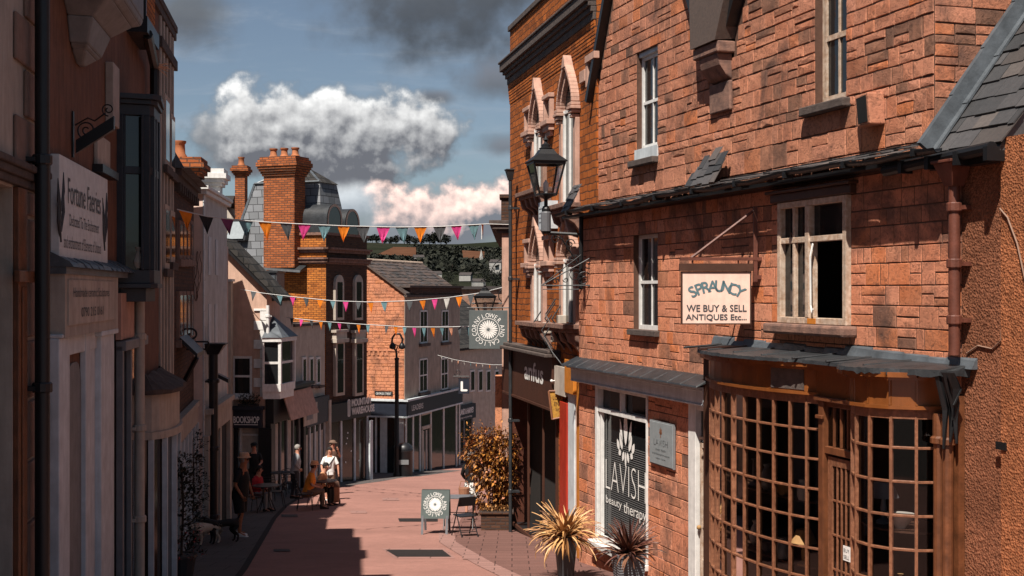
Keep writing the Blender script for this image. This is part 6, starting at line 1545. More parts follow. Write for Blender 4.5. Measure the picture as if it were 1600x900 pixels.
# ------------------------------------------------------------------ lanterns, signs, bunting
def lantern_parts(t, H, W, mat='black_iron', glass='clear_glass'):
    """four sided street lantern standing on its bracket: tapering glazed body, ogee cap and finial; base at local z=0"""
    w0, w1, h0, h1 = W*.22, W*.40, H*.16, H*.60
    m = MB()
    for sx in (-1, 1):
        for sy in (-1, 1): m.tube([(sx*w0, sy*w0, h0), (sx*w1, sy*w1, h1)], W*.028, 6)
    for (w, h) in ((w0, h0), (w1, h1)): m.box(-w-.015, w+.015, -w-.015, -w+.015, h-.02, h+.02); m.box(-w-.015, w+.015, w-.015, w+.015, h-.02, h+.02); m.box(-w-.015, -w+.015, -w+.0151, w-.0151, h-.02, h+.02); m.box(w-.015, w+.015, -w+.0151, w-.0151, h-.02, h+.02)
    m.lathe([(W*.05, -.0), (W*.05, h0*.6), (W*.16, h0*.8), (w0*1.3, h0)], (0, 0), 12)
    m.build('frame', mat, t)
    g = MB()
    for (a, c) in (((-1, -1), (1, -1)), ((1, -1), (1, 1)), ((1, 1), (-1, 1)), ((-1, 1), (-1, -1))):
        g.add([(a[0]*w0, a[1]*w0, h0), (c[0]*w0, c[1]*w0, h0), (c[0]*w1, c[1]*w1, h1), (a[0]*w1, a[1]*w1, h1)], [(0, 1, 2, 3)])
    g.build('glass', glass, t)
    c = MB(); k = math.sqrt(2); c.lathe([(w1*k*1.12, h1+.02), (w1*k*1.16, h1+.035), (w1*k*.95, h1+H*.07), (w1*k*.62, h1+H*.13), (w1*k*.42, h1+H*.20)], (0, 0), 4, rot=math.pi/4)
    c.lathe([(w1*.42, h1+H*.20), (w1*.46, h1+H*.22), (w1*.30, h1+H*.235), (w1*.30, h1+H*.27), (w1*.14, h1+H*.29), (w1*.10, h1+H*.32), (w1*.20, h1+H*.34), (w1*.10, h1+H*.37), (.004, h1+H*.41)], (0, 0), 10)
    c.build('cap', mat, t)
    MB().lathe([(.03, h0+.02), (.05, h0+.1), (.05, h0+.2), (.01, h0+.26)], (0, 0), 8).build('lamp', 'white_glow', t)
def big_lantern():
    Y = 22.4; X = UV(853, Y); z0, z1 = (HV-322)/FX*Y, (HV-212)/FX*Y
    t = thing('street_lantern', 'large black four sided lantern standing on a wall bracket in front of the brick building', 'street lamp', (X, Y, z0), R(12)); BASE[t.name] = 0
    lantern_parts(t, z1-z0, .68)
    zb = (HV-363)/FX*Y-z0; xr = UV(908, Y)-X
    MB().lathe([(.05, zb), (.05, -.30), (.075, -.28), (.075, -.05), (.05, .0)], (0, 0), 12).build('post', 'black_iron', t)
    MB().lathe([(.09, zb+.02), (.09, zb+.34), (.08, zb+.36)], (0, 0), 12).build('band', 'pot_grey', t)
    m = MB(); r = R(-12); ca, sa = math.cos(r), math.sin(r); P = lambda x, z: (x*ca, x*sa, z)
    m.tube([P(-.06, zb), P(xr, zb-.04)], .03, 6); m.tube([P(.08, zb), P(.28, zb-.12), P(.45, zb-.38), P(xr, zb-.62)], .014, 6)
    for c_, r0 in (((.17, zb-.12), .10), ((.42, zb-.20), .09), ((.5, zb-.5), .12)):
        pts = []
        for i in range(26):
            a = R(i*20); rr = r0*(1-i/30); pts.append(P(c_[0]+rr*math.cos(a), c_[1]+rr*math.sin(a)))
        m.tube(pts, .010, 5)
    m.tube([P(xr, zb+.35), P(xr, zb-1.0)], .04, 6); m.build('bracket', 'black_iron', t)
big_lantern()
def scroll_sign():
    # empty scrolled sign bracket at the left corner of the stone house
    Y = 22.3; X = UV(925, Y); zt_, zb = (HV-398)/FX*Y, (HV-452)/FX*Y
    t = thing('sign_bracket', 'empty scrolled iron sign bracket below the large lantern', 'bracket', (X, Y, zb)); BASE[t.name] = zb
    k = lambda u, v, y=0: ((u-925)/FX*Y, y, (HV-v)/FX*Y)
    m = MB(); m.tube([k(925, 395), k(925, 500)], .014, 6); m.tube([k(848, 446), k(925, 446)], .012, 6); m.tube([k(846, 446), k(942, 392), k(942, 398)], .012, 6); m.tube([k(846, 446), k(908, 398)], .010, 6); m.tube([k(848, 452), k(905, 452)], .008, 6)
    m.build('frame', 'black_iron', t)
    m = MB()
    for (u, v, r0, r1, a0, a1) in ((868, 440, .06, .012, 0, 460), (884, 437, .05, .01, 180, 600), (899, 430, .12, .02, 40, 620), (912, 436, .16, .03, -60, 500), (920, 415, .09, .02, 0, 500)):
        c = k(u, v); scroll(m, (c[0], c[2]), r0, r1, a0, a1, .009, 'xz', 0, 5)
    m.build('scroll', 'black_iron', t)
scroll_sign()
def wall_lantern():
    Y = 31.0; X = UV(758, Y); z0, z1 = (HV-497)/FX*Y, (HV-446)/FX*Y
    t = thing('wall_lantern', 'black wall lantern on a long scrolled bracket behind the round flower sign', 'street lamp', (X, Y, z0)); BASE[t.name] = 0
    lantern_parts(t, (z1-z0)*1.05, .62)
    m = MB(); xr = UV(797, Y)-X; m.tube([(-.32, 0, (z1-z0)*.45), (xr, 0, (z1-z0)*.45)], .02, 6); scroll(m, (xr-.10, .52), .2, .03, 120, 560, .014); scroll(m, (xr-.12, 1.05), .16, .03, 120, 560, .014); scroll(m, (xr-.1, .95), .5, .3, 100, 200, .012)
    m.build('bracket', 'black_iron', t)
wall_lantern()

def flower_logo(t, cx, cz, r, y, mat='letter_white', back=False):
    m = MB(); ring_text(m, 'CORNFLOWER', cx, cz, r*.80, r*.25, y, -118, 58, w=.85); ring_text(m, 'AND', cx, cz, r*.80, r*.25, y, 68, 122, w=.85); ring_text(m, 'CALICO', cx, cz, r*.80, r*.25, y, 132, 236, w=.85)
    m.build('lettering', mat, t)
    f = MB(); n = 40
    for i in range(n):
        a0, a1 = 2*math.pi*i/n, 2*math.pi*(i+1)/n; r0, r1 = r*.60, r*.63
        f.add([(cx+r0*math.cos(a0), y, cz+r0*math.sin(a0)), (cx+r0*math.cos(a1), y, cz+r0*math.sin(a1)), (cx+r1*math.cos(a1), y, cz+r1*math.sin(a1)), (cx+r1*math.cos(a0), y, cz+r1*math.sin(a0))], [(0, 1, 2, 3)])
    for k in range(12):
        a = 2*math.pi*k/12; L_ = r*.54
        for (tt, w) in ((-.09, 1), (.09, 1)):
            d = (math.cos(a+tt), math.sin(a+tt)); nn = (-d[1], d[0]); pts = [(.12, .0), (.3, .045), (.6, .10), (.85, .095), (.93, .05), (1, .0), (.88, -.03), (.6, -.04), (.3, -.015)]
            s_ = 1 if tt > 0 else -1
            P = [(cx+L_*(p*d[0]+q*s_*nn[0]), y-.0006, cz+L_*(p*d[1]+q*s_*nn[1])) for p, q in pts]; f.add(P, [tuple(range(len(P)))])
    f.build('flower_emblem', mat, t)
def hanging_flower_sign():
    Y = 29.2; x0, x1 = UV(733, Y), UV(793, Y); z1, z0 = (HV-485)/FX*Y, (HV-545)/FX*Y
    t = thing('hanging_sign', 'square grey hanging sign with a white flower ringed by lettering on the tall drainpipe', 'sign', (x0, Y, z0)); BASE[t.name] = z0
    W = x1-x0; MB().box(0, W, -.02, .02, z0, z1).build('board', 'sign_slate', t, bevel=.004)
    flower_logo(t, W/2, (z0+z1)/2, W*.47, -.0235)
    m = MB(); m.tube([(-.05, 0, z1+.06), (W+.06, 0, z1+.06)], .014, 6); m.tube([(.12, 0, z1), (.12, 0, z1+.06)], .008, 5); m.tube([(W-.12, 0, z1), (W-.12, 0, z1+.06)], .008, 5); m.build('bracket', 'black_iron', t)
hanging_flower_sign()
def antiques_sign():
    W = F1.W(F1.S(1190), 0); Y = 16.35; x0, x1 = UV(1064, Y), UV(1174, Y); z1, z0 = (HV-424)/FX*Y, (HV-507)/FX*Y
    t = thing('hanging_sign', 'pink framed antiques sign hanging from an iron bracket on the stone house', 'sign', (x0, Y, z0), R(2)); BASE[t.name] = z0
    w = x1-x0; MB().box(.015, w-.015, -.018, .018, z0+.015, z1-.015).build('board', 'sign_pink', t)
    m = MB(); m.box(0, .016, -.026, .026, z0, z1).box(w-.016, w, -.026, .026, z0, z1).box(.016, w-.016, -.025, .025, z1-.016, z1).box(.016, w-.016, -.025, .025, z0, z0+.016); m.box(-.02, w+.02, -.04, .04, z1+.004, z1+.10); m.build('frame', 'timber_dark', t)
    m = MB(); s = 'SPRAUNCY'; n = len(s)
    for i, ch in enumerate(s):
        f = (i+.5)/n*2-1; me = text_mesh(ch); xs = [v.co.x for v in me.vertices]; xc = (min(xs)+max(xs))/2; h = .145; kk = h/.72; a = -f*-.62; px = w/2+f*(w/2-.10); pz = z0+.40+(1-f*f)*.095; ca, sa = math.cos(a), math.sin(a)
        vs = [(px+(v.co.x-xc)*kk*1.0*ca+(v.co.y-.36)*kk*sa, -.0215, pz-(v.co.x-xc)*kk*sa+(v.co.y-.36)*kk*ca) for v in me.vertices]; 
        for ox, oz, dy in ((.004, 0, 0), (-.004, 0, .0003), (0, .004, .0006), (0, -.004, .0009)): m.add([(v[0]+ox, v[1]-dy, v[2]+oz) for v in vs], [tuple(p.vertices) for p in me.polygons])
    m.build('lettering', 'letter_teal', t)
    m = MB(); put_text(m, 'WE BUY & SELL', .07, z0+.165, w-.13, .085, -.0215, bold=.002); put_text(m, 'ANTIQUES Etc...', .06, z0+.045, w-.12, .085, -.0215, bold=.002); m.build('lettering', 'letter_dark', t)
    k = lambda u, v: (UV(u, Y)-x0, 0, (HV-v)/FX*Y)
    m = MB(); m.box(k(1063, 0)[0], k(1197, 0)[0], -.025, .025, k(0, 407)[2], k(0, 402)[2]); m.box(k(1178, 0)[0], k(1184, 0)[0], -.02, .02, k(0, 440)[2], k(0, 322)[2]); m.tube([k(1080, 403), k(1181, 327)], .02, 6); m.box(k(1184, 0)[0], k(1212, 0)[0], -.02, .02, k(0, 436)[2], k(0, 430)[2])
    for u in (1082, 1154): m.tube([k(u, 406), k(u, 417)], .012, 5)
    m.build('bracket', 'rust_pipe', t)
antiques_sign()
def small_signs():
    # tapering ochre sign over the passage
    Y = 25.0; c = UV(873, Y); zt_, zb = (HV-611)/FX*Y, (HV-655)/FX*Y
    t = thing('hanging_sign', 'ochre tapering wooden sign with burnt edges beside the red door post', 'sign', (c, Y, zb), R(6)); BASE[t.name] = zb
    P = [(-.20, zt_), (.17, zt_), (.16, zb+.06), (-.13, zb)]; MB().prism_xz([(p[0]*1.0, p[1]) for p in P], -.02, .02).build('board', 'sign_ochre', t, bevel=.006)
    m = MB()
    for p, q in zip(P, P[1:]+P[:1]): m.tube([(p[0], -.02, p[1]), (q[0], -.02, q[1])], .022, 6)
    m.build('frame', 'frame_bronze', t)
    m = MB(); put_text(m, 'LOOSE', -.12, zt_-.17, .24, .08, -.024); put_text(m, 'ENDS', -.09, zt_-.29, .19, .08, -.024); put_text(m, 'WOOL', -.07, zt_-.40, .17, .07, -.024); m.build('lettering', 'timber_dark', t)
    m = MB(); m.tube([(-.14, 0, zt_+.20), (.5, 0, zt_+.20)], .015, 6); m.ball((-.14, 0, zt_+.20), .03, 8, 6); m.tube([(-.02, 0, zt_), (-.02, 0, zt_+.2)], .008, 5); m.build('bracket', 'white_paint', t)
    # grey plate beside the shop window
    q = F1.R(1021, 662, 1057, 722, 0); q = (F1.S(1021), F1.S(1057), F1.Z(1040, 727), F1.Z(1040, 661)); W = F1.W(q[0], -.045); 
    t = thing('wall_plaque', 'silver grey plaque with a small lotus, right of the white framed shop window', 'sign', (W.x, W.y, q[2]), F1.rz); BASE[t.name] = q[2]; w = q[1]-q[0]
    MB().box(0, w, -.02, .02, q[2], q[3]).build('board', 'sign_silver', t, bevel=.003)
    MB().box(-.015, w+.015, -.012, .022, q[2]-.015, q[3]+.015).build('frame', 'grey_paint_dark', t)
    m = MB(); h = q[3]-q[2]; put_text(m, 'LAVISH', w*.2, q[2]+h*.45, w*.6, h*.15, -.0235); put_text(m, '01453 752071', w*.28, q[2]+h*.33, w*.44, h*.045, -.0235); put_text(m, 'lavishbeautytherapy.co', w*.12, q[2]+h*.22, w*.76, h*.05, -.0235); put_text(m, 'open late', w*.28, q[2]+h*.12, w*.42, h*.05, -.0235); m.build('lettering', 'letter_dark', t)
    m = MB(); cx, cz = w/2, q[2]+h*.72
    for an, ln in ((0, .12), (-24, .10), (24, .10), (-50, .07), (50, .07), (180, .05)):
        a = R(an); P = [(0, 0), (ln*.35, .014), (ln*.7, .013), (ln, 0), (ln*.7, -.013), (ln*.35, -.014)]; V = [(cx+p*math.sin(a)+s_*math.cos(a), -.0235, cz+p*math.cos(a)-s_*math.sin(a)) for p, s_ in P]; m.add(V, [tuple(range(6))])
    m.build('flower_emblem', 'frame_bronze', t)
small_signs()

def bunting(label, pts, flags, Y0, Y1, u0, u1, fw, fh, seed, tail=None):
    """pts: picture points of the cord; depth runs evenly from Y0 to Y1"""
    rn = random.Random(seed)
    def at(u, v): Y = Y0+(Y1-Y0)*(u-u0)/(u1-u0); return (UV(u, Y), Y, (HV-v)/FX*Y)
    def vv(u):
        for (a, b_), (c, d) in zip(pts, pts[1:]):
            if u <= c: return b_+(d-b_)*(u-a)/(c-a)
        return pts[-1][1]
    t = thing('bunting', label, 'bunting', at(*pts[0]), 0, 'strings of bunting across the street'); O = Vector(t.location)
    L_ = lambda u, v: Vector(at(u, v))-O
    n = 40; MB().tube([L_(u0+(u1-u0)*i/n, vv(u0+(u1-u0)*i/n)) for i in range(n+1)], .011, 5).build('cord', 'cord', t)
    for (u, c) in flags:
        p = L_(u, vv(u)); e = (L_(u+5, vv(u+5))-L_(u-5, vv(u-5))).normalized(); w = fw*rn.uniform(.9, 1.08); h = fh*rn.uniform(.9, 1.05); sw = rn.uniform(-.03, .05); m = MB(); k = 6; rows = 5; vs = []; yaw = rn.uniform(-.5, .5)
        if c.endswith('*'): c = c[:-1]; e = Vector((.12, .99, 0))
        e2 = (e+Vector((0, yaw*.6, 0))).normalized()
        for r_ in range(rows+1):
            f = r_/rows
            for i in range(k+1):
                s_ = (i/k-.5)*(1-f)*w; q = p+e*s_*(1-f*.5)+e2*s_*f*.5+Vector((sw*f, .025*math.sin(i*2.1+r_*.9+u)*f+sw*f, -h*f)); vs.append(tuple(q))
        m.add(vs, [(r_*(k+1)+i, r_*(k+1)+i+1, (r_+1)*(k+1)+i+1, (r_+1)*(k+1)+i) for r_ in range(rows) for i in range(k)]); o = m.build('flag', c if c in MATS else 'flag_'+c, t, smooth=True)
    if tail: m = MB(); m.tube([L_(tail, vv(tail)), L_(tail-.5, 374)], .010, 5); m.build('loose_cord', 'cord', t)
    return t
bunting('nearest string of large pennants from the dark brick house to the brick building', [(272, 326), (322, 338), (384, 345), (447, 349), (537, 353), (620, 355), (690, 354), (760, 350), (800, 351)],
        [(290, 'orange'), (322, 'black'), (355, 'purple'), (384, 'teal'), (414, 'orange'), (447, 'grey'), (476, 'pink'), (507, 'teal'), (537, 'orange'), (567, 'grey'), (599, 'pink'), (628, 'teal'), (657, 'orange'), (687, 'grey'), (713, 'pink'), (740, 'teal'), (754, 'orange*')], 24.0, 29.4, 272, 800, .33, .35, 1, 753)
bunting('middle string of small pennants crossing in front of the brick and stone gables', [(376, 452), (410, 458), (460, 464), (520, 470), (580, 472), (640, 470), (700, 465), (750, 458), (798, 446)],
        [(396, 'grey'), (437, 'teal'), (457, 'pink'), (478, 'grey'), (500, 'orange'), (520, 'teal'), (540, 'pink'), (560, 'grey'), (579, 'orange'), (600, 'teal'), (640, 'grey'), (660, 'orange'), (679, 'pink'), (698, 'pale'), (717, 'orange'), (736, 'grey')], 42.8, 31.5, 376, 798, .33, .31, 2)
bunting('lower string of small pennants ending behind the round flower sign', [(447, 496), (500, 502), (570, 507), (640, 511), (700, 511), (795, 508)],
        [(456, 'grey'), (471, 'pink'), (486, 'grey'), (501, 'orange'), (515, 'teal'), (530, 'pink'), (544, 'grey'), (560, 'orange'), (575, 'teal'), (604, 'grey'), (618, 'orange'), (632, 'teal'), (647, 'pink'), (662, 'teal'), (676, 'orange'), (690, 'teal'), (704, 'peach'), (718, 'grey'), (731, 'teal')], 44.0, 31.8, 447, 795, .27, .30, 3)
bunting('farthest string of tiny pennants over the pale grey house', [(684, 555), (710, 562), (740, 567), (770, 570), (794, 570)],
        [(690, 'pale'), (699, 'pale'), (706, 'pale'), (716, 'peach'), (725, 'pale'), (735, 'teal'), (744, 'peach'), (754, 'pale'), (765, 'orange'), (775, 'pale'), (785, 'pale')], 60, 48, 684, 794, .22, .22, 4)

# ------------------------------------------------------------------ street furniture
def gp(u, v): Y = 5200/(v-650); return UV(u, Y), Y, G(Y)
def lamp_post():
    Y = 55.0; X = UV(620, Y); g = G(Y)
    t = thing('street_lamp', 'slim black lamp post with two curled arms in front of the corner house', 'street lamp', (X, Y, g))
    H = (HV-560)/FX*Y-g; m = MB(); m.lathe([(.16, 0), (.17, .1), (.13, .2), (.11, 1.2), (.13, 1.25), (.09, 1.35), (.085, H-.1), (.11, H), (.05, H+.05)], (0, 0), 12); m.build('post', 'black_iron', t, smooth=True)
    a = MB(); k = lambda u, v: ((u-620)/FX*Y, 0, (HV-v)/FX*Y-g)
    a.tube([k(620, 562), k(619, 548), k(612, 541), k(613, 528), k(618, 521), k(625, 522), k(629, 530), k(628, 536)], .045, 8); a.tube([k(619, 548), k(622, 540), k(614, 537)], .03, 6); a.build('arm', 'black_iron', t, smooth=True)
    for u in (628, 613.5): c = k(u, 541); MB().lathe([(.03, c[2]+.16), (.10, c[2]+.1), (.15, c[2]-.02), (.12, c[2]-.10), (.02, c[2]-.14)], (c[0], 0), 10).build('lamp_shade', 'black_iron', t, smooth=True)
lamp_post()
def litter_bin():
    x, y, z = gp(628, 744); t = thing('litter_bin', 'large black bin behind the lamp post base in front of the corner house', 'bin', (x+.1, y, z))
    m = MB(); m.lathe([(.34, 0), (.36, .05), (.36, 1.05), (.38, 1.08), (.38, 1.14), (.34, 1.16)], (0, 0), 16); m.build('body', 'black_paint', t, smooth=True); MB().lathe([(.36, 1.17), (.34, 1.3), (.2, 1.42), (.03, 1.46)], (0, 0), 16).build('lid', 'black_paint', t, smooth=True)
    MB().box(-.22, .22, -.39, -.35, .55, .75).build('plate', 'grey_paint_dark', t)
litter_bin()
def a_board():
    x, y, z = gp(681, 833); t = thing('pavement_sign', 'grey green pavement board with a white flower ringed by lettering on wooden legs', 'sign', (x, y, z), R(-3))
    w, h = .62, .60; tl = R(9)
    for s_, nm in ((-1, 'front_panel'), (1, 'back_panel')):
        m = MB(); 
        b4 = [(-w/2, s_*.22, .36), (w/2, s_*.22, .36), (w/2, s_*.22+.025, .36), (-w/2, s_*.22+.025, .36)]; t4 = [(-w/2, s_*.06, .36+h), (w/2, s_*.06, .36+h), (w/2, s_*.06+.025, .36+h), (-w/2, s_*.06+.025, .36+h)]; m.hexa(b4, t4); p = m.build('panel', 'sign_slate_lit', t)
        for sx in (-1, 1):
            l = MB(); xx = sx*(w/2-.04); l.hexa([(xx-.025, s_*.33, 0), (xx+.025, s_*.33, 0), (xx+.025, s_*.33+.02, 0), (xx-.025, s_*.33+.02, 0)], [(xx-.025, s_*.215, .42), (xx+.025, s_*.215, .42), (xx+.025, s_*.215+.02, .42), (xx-.025, s_*.215+.02, .42)]); l.build('leg', 'pot_grey', t)
    tmp = thing('flower_print', None, None); flower_logo(tmp, 0, 0, .285, 0)
    for o in list(tmp.children):
        me = o.data; yy = math.atan2(.16, h)
        for v in me.vertices: x_, y_, z_ = v.co; v.co = (x_, -.2235+.16*((z_+h/2)/h)-.004+y_, .36+h/2+z_)
        o.parent = t
    bpy.data.objects.remove(tmp)
a_board()
def folding_chair():
    x, y, z = gp(727, 838); t = thing('folding_chair', 'black folding chair with a solid seat between the pavement board and the brick planter', 'chair', (x, y, z), R(25))
    def side(s_): m = MB(); m.tube([(s_*.21, .26, 0), (s_*.20, .05, .45), (s_*.19, -.14, .86)], .013, 6); return m
    for s_ in (-1, 1):
        side(s_).build('leg', 'black_paint', t); m = MB(); m.tube([(s_*.185, -.28, 0), (s_*.185, .02, .45), (s_*.185, .18, .47)], .013, 6); m.build('leg', 'black_paint', t)
    MB().prism_xy([(-.19, -.16), (.19, -.16), (.20, .22), (-.20, .22)], .44, .465).build('seat', 'black_paint', t, bevel=.008)
    m = MB(); m.hexa([(-.19, -.06, .66), (.19, -.06, .66), (.19, -.04, .66), (-.19, -.04, .66)], [(-.19, -.135, .87), (.19, -.135, .87), (.19, -.115, .87), (-.19, -.115, .87)]); m.build('backrest', 'black_paint', t, bevel=.01)
    m = MB(); m.tube([(-.21, .22, .08), (.21, .22, .08)], .009, 6); m.tube([(-.185, -.2, .13), (.185, -.2, .13)], .009, 6); m.build('stretcher', 'black_paint', t)
folding_chair()
def slat_table():
    x, y, z = gp(712, 829); t = thing('folding_table', 'thin grey folding table edge behind the pavement board', 'table', (x, y+.35, z))
    MB().box(-.32, .42, -.25, .25, .70, .725).build('tabletop', 'pot_grey', t, bevel=.005)
    for sx in (-.28, .38):
        m = MB(); m.tube([(sx, -.22, 0), (sx, .2, .70)], .012, 6); m.build('leg', 'black_paint', t); m = MB(); m.tube([(sx, .22, 0), (sx, -.2, .70)], .012, 6); m.build('leg', 'black_paint', t)
    m = MB(); m.tube([(-.28, 0, .35), (.38, 0, .35)], .01, 6); m.build('stretcher', 'black_paint', t)
slat_table()

# ------------------------------------------------------------------ plants
def leaf(m, p, d, up, L_, W_, bend=.3):
    d = Vector(d).normalized(); s_ = d.cross(Vector(up)); s_ = s_.normalized() if s_.length > .01 else Vector((1, 0, 0)); n = s_.cross(d); p = Vector(p)
    a = p+d*L_*.45+n*bend*L_*.15; b_ = p+d*L_-n*bend*L_*.3
    m.add([p, a+s_*W_/2, b_, a-s_*W_/2, a+n*.0], [(0, 1, 4), (1, 2, 4), (2, 3, 4), (3, 0, 4)])
def bush(m, n, shape, ls, rn, lean=(0, 0, .3)):
    for _ in range(n):
        c, nrm = shape(rn); d = Vector((rn.gauss(0, 1), rn.gauss(0, 1), rn.gauss(0, .7)))+Vector(nrm)*1.1+Vector(lean); leaf(m, c, d, (rn.random(), rn.random(), 1), ls*rn.uniform(.6, 1.3), ls*rn.uniform(.28, .45), rn.uniform(.0, .8))
def bamboo_bush():
    Y = 29.4; x0, x1 = UV(752, Y), UV(800, Y); g = G(Y)
    t = thing('brick_planter', 'low square brick planter at the foot of the orange bush', 'planter', ((x0+x1)/2, Y, g)); w = (x1-x0)/2; m = MB(); m.box(-w, w, -.32, .32, -.1, .40); m.box(-w-.04, w+.04, -.36, .36, .401, .46); m.build('wall', 'brick_dark_and_shade', t, bevel=.01); MB().box(-w+.05, w-.05, -.3, .3, .40, .47).build('soil', 'soil', t)
    t = thing('bush', 'tall bush of orange and brown leaves growing in the brick planter', 'plant', ((x0+x1)/2-.05, Y, g+.46)); rn = random.Random(15)
    blobs = [(-.10, 0, .35, .42, .32, .45), (-.12, -.02, .9, .50, .36, .45), (-.30, 0, 1.35, .42, .34, .35), (.10, 0, 1.30, .45, .34, .42), (-.15, 0, 1.6, .46, .3, .28), (.22, .05, .75, .3, .3, .6), (-.42, 0, 1.10, .25, .25, .25), (.22, 0, 1.65, .25, .25, .2)]
    wts = [b_[3]*b_[4]*b_[5] for b_ in blobs]
    def shp(rn):
        b_ = rn.choices(blobs, wts)[0]; v = Vector((rn.gauss(0, 1), rn.gauss(0, 1), rn.gauss(0, 1))).normalized(); r = rn.uniform(.3, 1)**.5*rn.uniform(.8, 1.12)
        return (b_[0]+v.x*b_[3]*r, b_[1]+v.y*b_[4]*r, b_[2]+v.z*b_[5]*r), v
    m = MB(); bush(m, 3600, shp, .13, rn, (0, 0, -.5)); 
    for _ in range(60): # sprays that break the outline
        b_ = rn.choice(blobs); a = rn.uniform(0, 6.28); c = Vector((b_[0]+b_[3]*math.cos(a), b_[1], b_[2]+b_[5]*abs(math.sin(a))))
        d = Vector((math.cos(a), rn.uniform(-.5, .5), .8)).normalized()
        for k in range(7): leaf(m, c+d*k*.035, (rn.gauss(0, 1), rn.gauss(0, 1), rn.gauss(0, .5)), (0, 0, 1), .10, .03)
    m.build('foliage', 'leaf_orange', t)
    m = MB()
    for k in range(16): a, r = rn.uniform(0, 6.28), rn.uniform(0, .25); m.tube([(r*math.cos(a), r*math.sin(a)*.6, 0), (r*1.6*math.cos(a), r*math.sin(a), .8), (r*2*math.cos(a)-.1, r*math.sin(a), 1.5)], .012, 5)
    m.build('stem', 'bark', t)
    # small mixed leaves at its foot
    t = thing('ground_plant', 'small yellow green leaves trailing over the brick planter edge', 'plant', ((x0+x1)/2-.05, Y-.25, g+.44)); m = MB(); bush(m, 260, lambda rn: ((rn.uniform(-.32, .35), rn.uniform(-.08, .1), rn.uniform(0, .14)), Vector((0, 0, 1))), .07, rn); m.build('foliage', 'leaf_strap', t)
bamboo_bush()
def cordyline(u, Y, topz, label, mat, pot, ptop, pbot, seed, n, L_, rise):
    X = UV(u, Y); g = G(Y); rn = random.Random(seed); ph = topz-g
    t = thing('plant_pot', 'tall black pot under the straw coloured strap leaved plant' if pot == 'pot_dark' else 'tall grey ribbed pot under the dark red spiky plant', 'plant pot', (X, Y, g))
    m = MB(); k = math.sqrt(2) if pot == 'pot_grey' else 1; seg = 4 if pot == 'pot_grey' else 20; m.lathe([(pbot*k, 0), (pbot*k, .03), (ptop*k, ph), (ptop*k*1.06, ph), (ptop*k*1.06, ph+.04), (ptop*k*.95, ph+.04), (ptop*k*.93, ph-.04)], (0, 0), seg, rot=math.pi/4+.2)
    if pot == 'pot_grey':
        for z in [ph*(.25+.07*j) for j in range(10)]: r = (pbot+(ptop-pbot)*z/ph)*k; m.lathe([(r+.002, z-.008), (r+.010, z), (r+.002, z+.008)], (0, 0), 4, rot=math.pi/4+.2)
    m.build('body', pot, t); MB().lathe([(ptop*.9, ph-.03), (ptop*.5, ph+.0)], (0, 0), 16).build('soil', 'soil', t)
    t2 = thing('spiky_plant', label[0].lower()+label[1:], 'plant', (X, Y, g+ph)); m = MB()
    for i in range(n):
        a = rn.uniform(0, 6.283); e = rn.uniform(.15, 1.35) if rise > .5 else rn.uniform(-.1, 1.35); l = L_*rn.uniform(.65, 1.1); w = .022*rn.uniform(.8, 1.3); droop = rn.uniform(.5, 1.6)*(1.3-e*.5)/(1+rise); pts = []; p = Vector((rn.uniform(-.05, .05), rn.uniform(-.05, .05), 0)); el = e; k_ = 9
        base = len(m.v); sd = Vector((-math.sin(a), math.cos(a), 0))
        for j in range(k_+1):
            f = j/k_; ww = w*(1-f**2.2)*(.6+.4*min(1, f*4))+.0015; d = Vector((math.cos(a)*math.cos(el), math.sin(a)*math.cos(el), math.sin(el))); nn = sd.cross(d)
            m.v += [tuple(p+sd*ww+nn*.006), tuple(p-nn*.003), tuple(p-sd*ww+nn*.006)]; p = p+d*l/k_; el -= droop*(.5+f)/k_*1.6
        for j in range(k_): 
            for q in (0, 1): m.f.append((base+j*3+q, base+j*3+q+1, base+j*3+q+4, base+j*3+q+3)); m.mi.append(0)
    m.build('foliage', mat, t2)
cordyline(884, 20.6, -3.98, 'straw coloured strap leaved plant with drooping leaves by the grey door post', 'leaf_strap', 'pot_dark', .19, .13, 3, 210, .68, .35)
cordyline(982, 18.7, -3.86, 'dark red spiky plant standing below the white framed shop window', 'leaf_strap_dark', 'pot_grey', .20, .16, 5, 150, .60, 1.0)
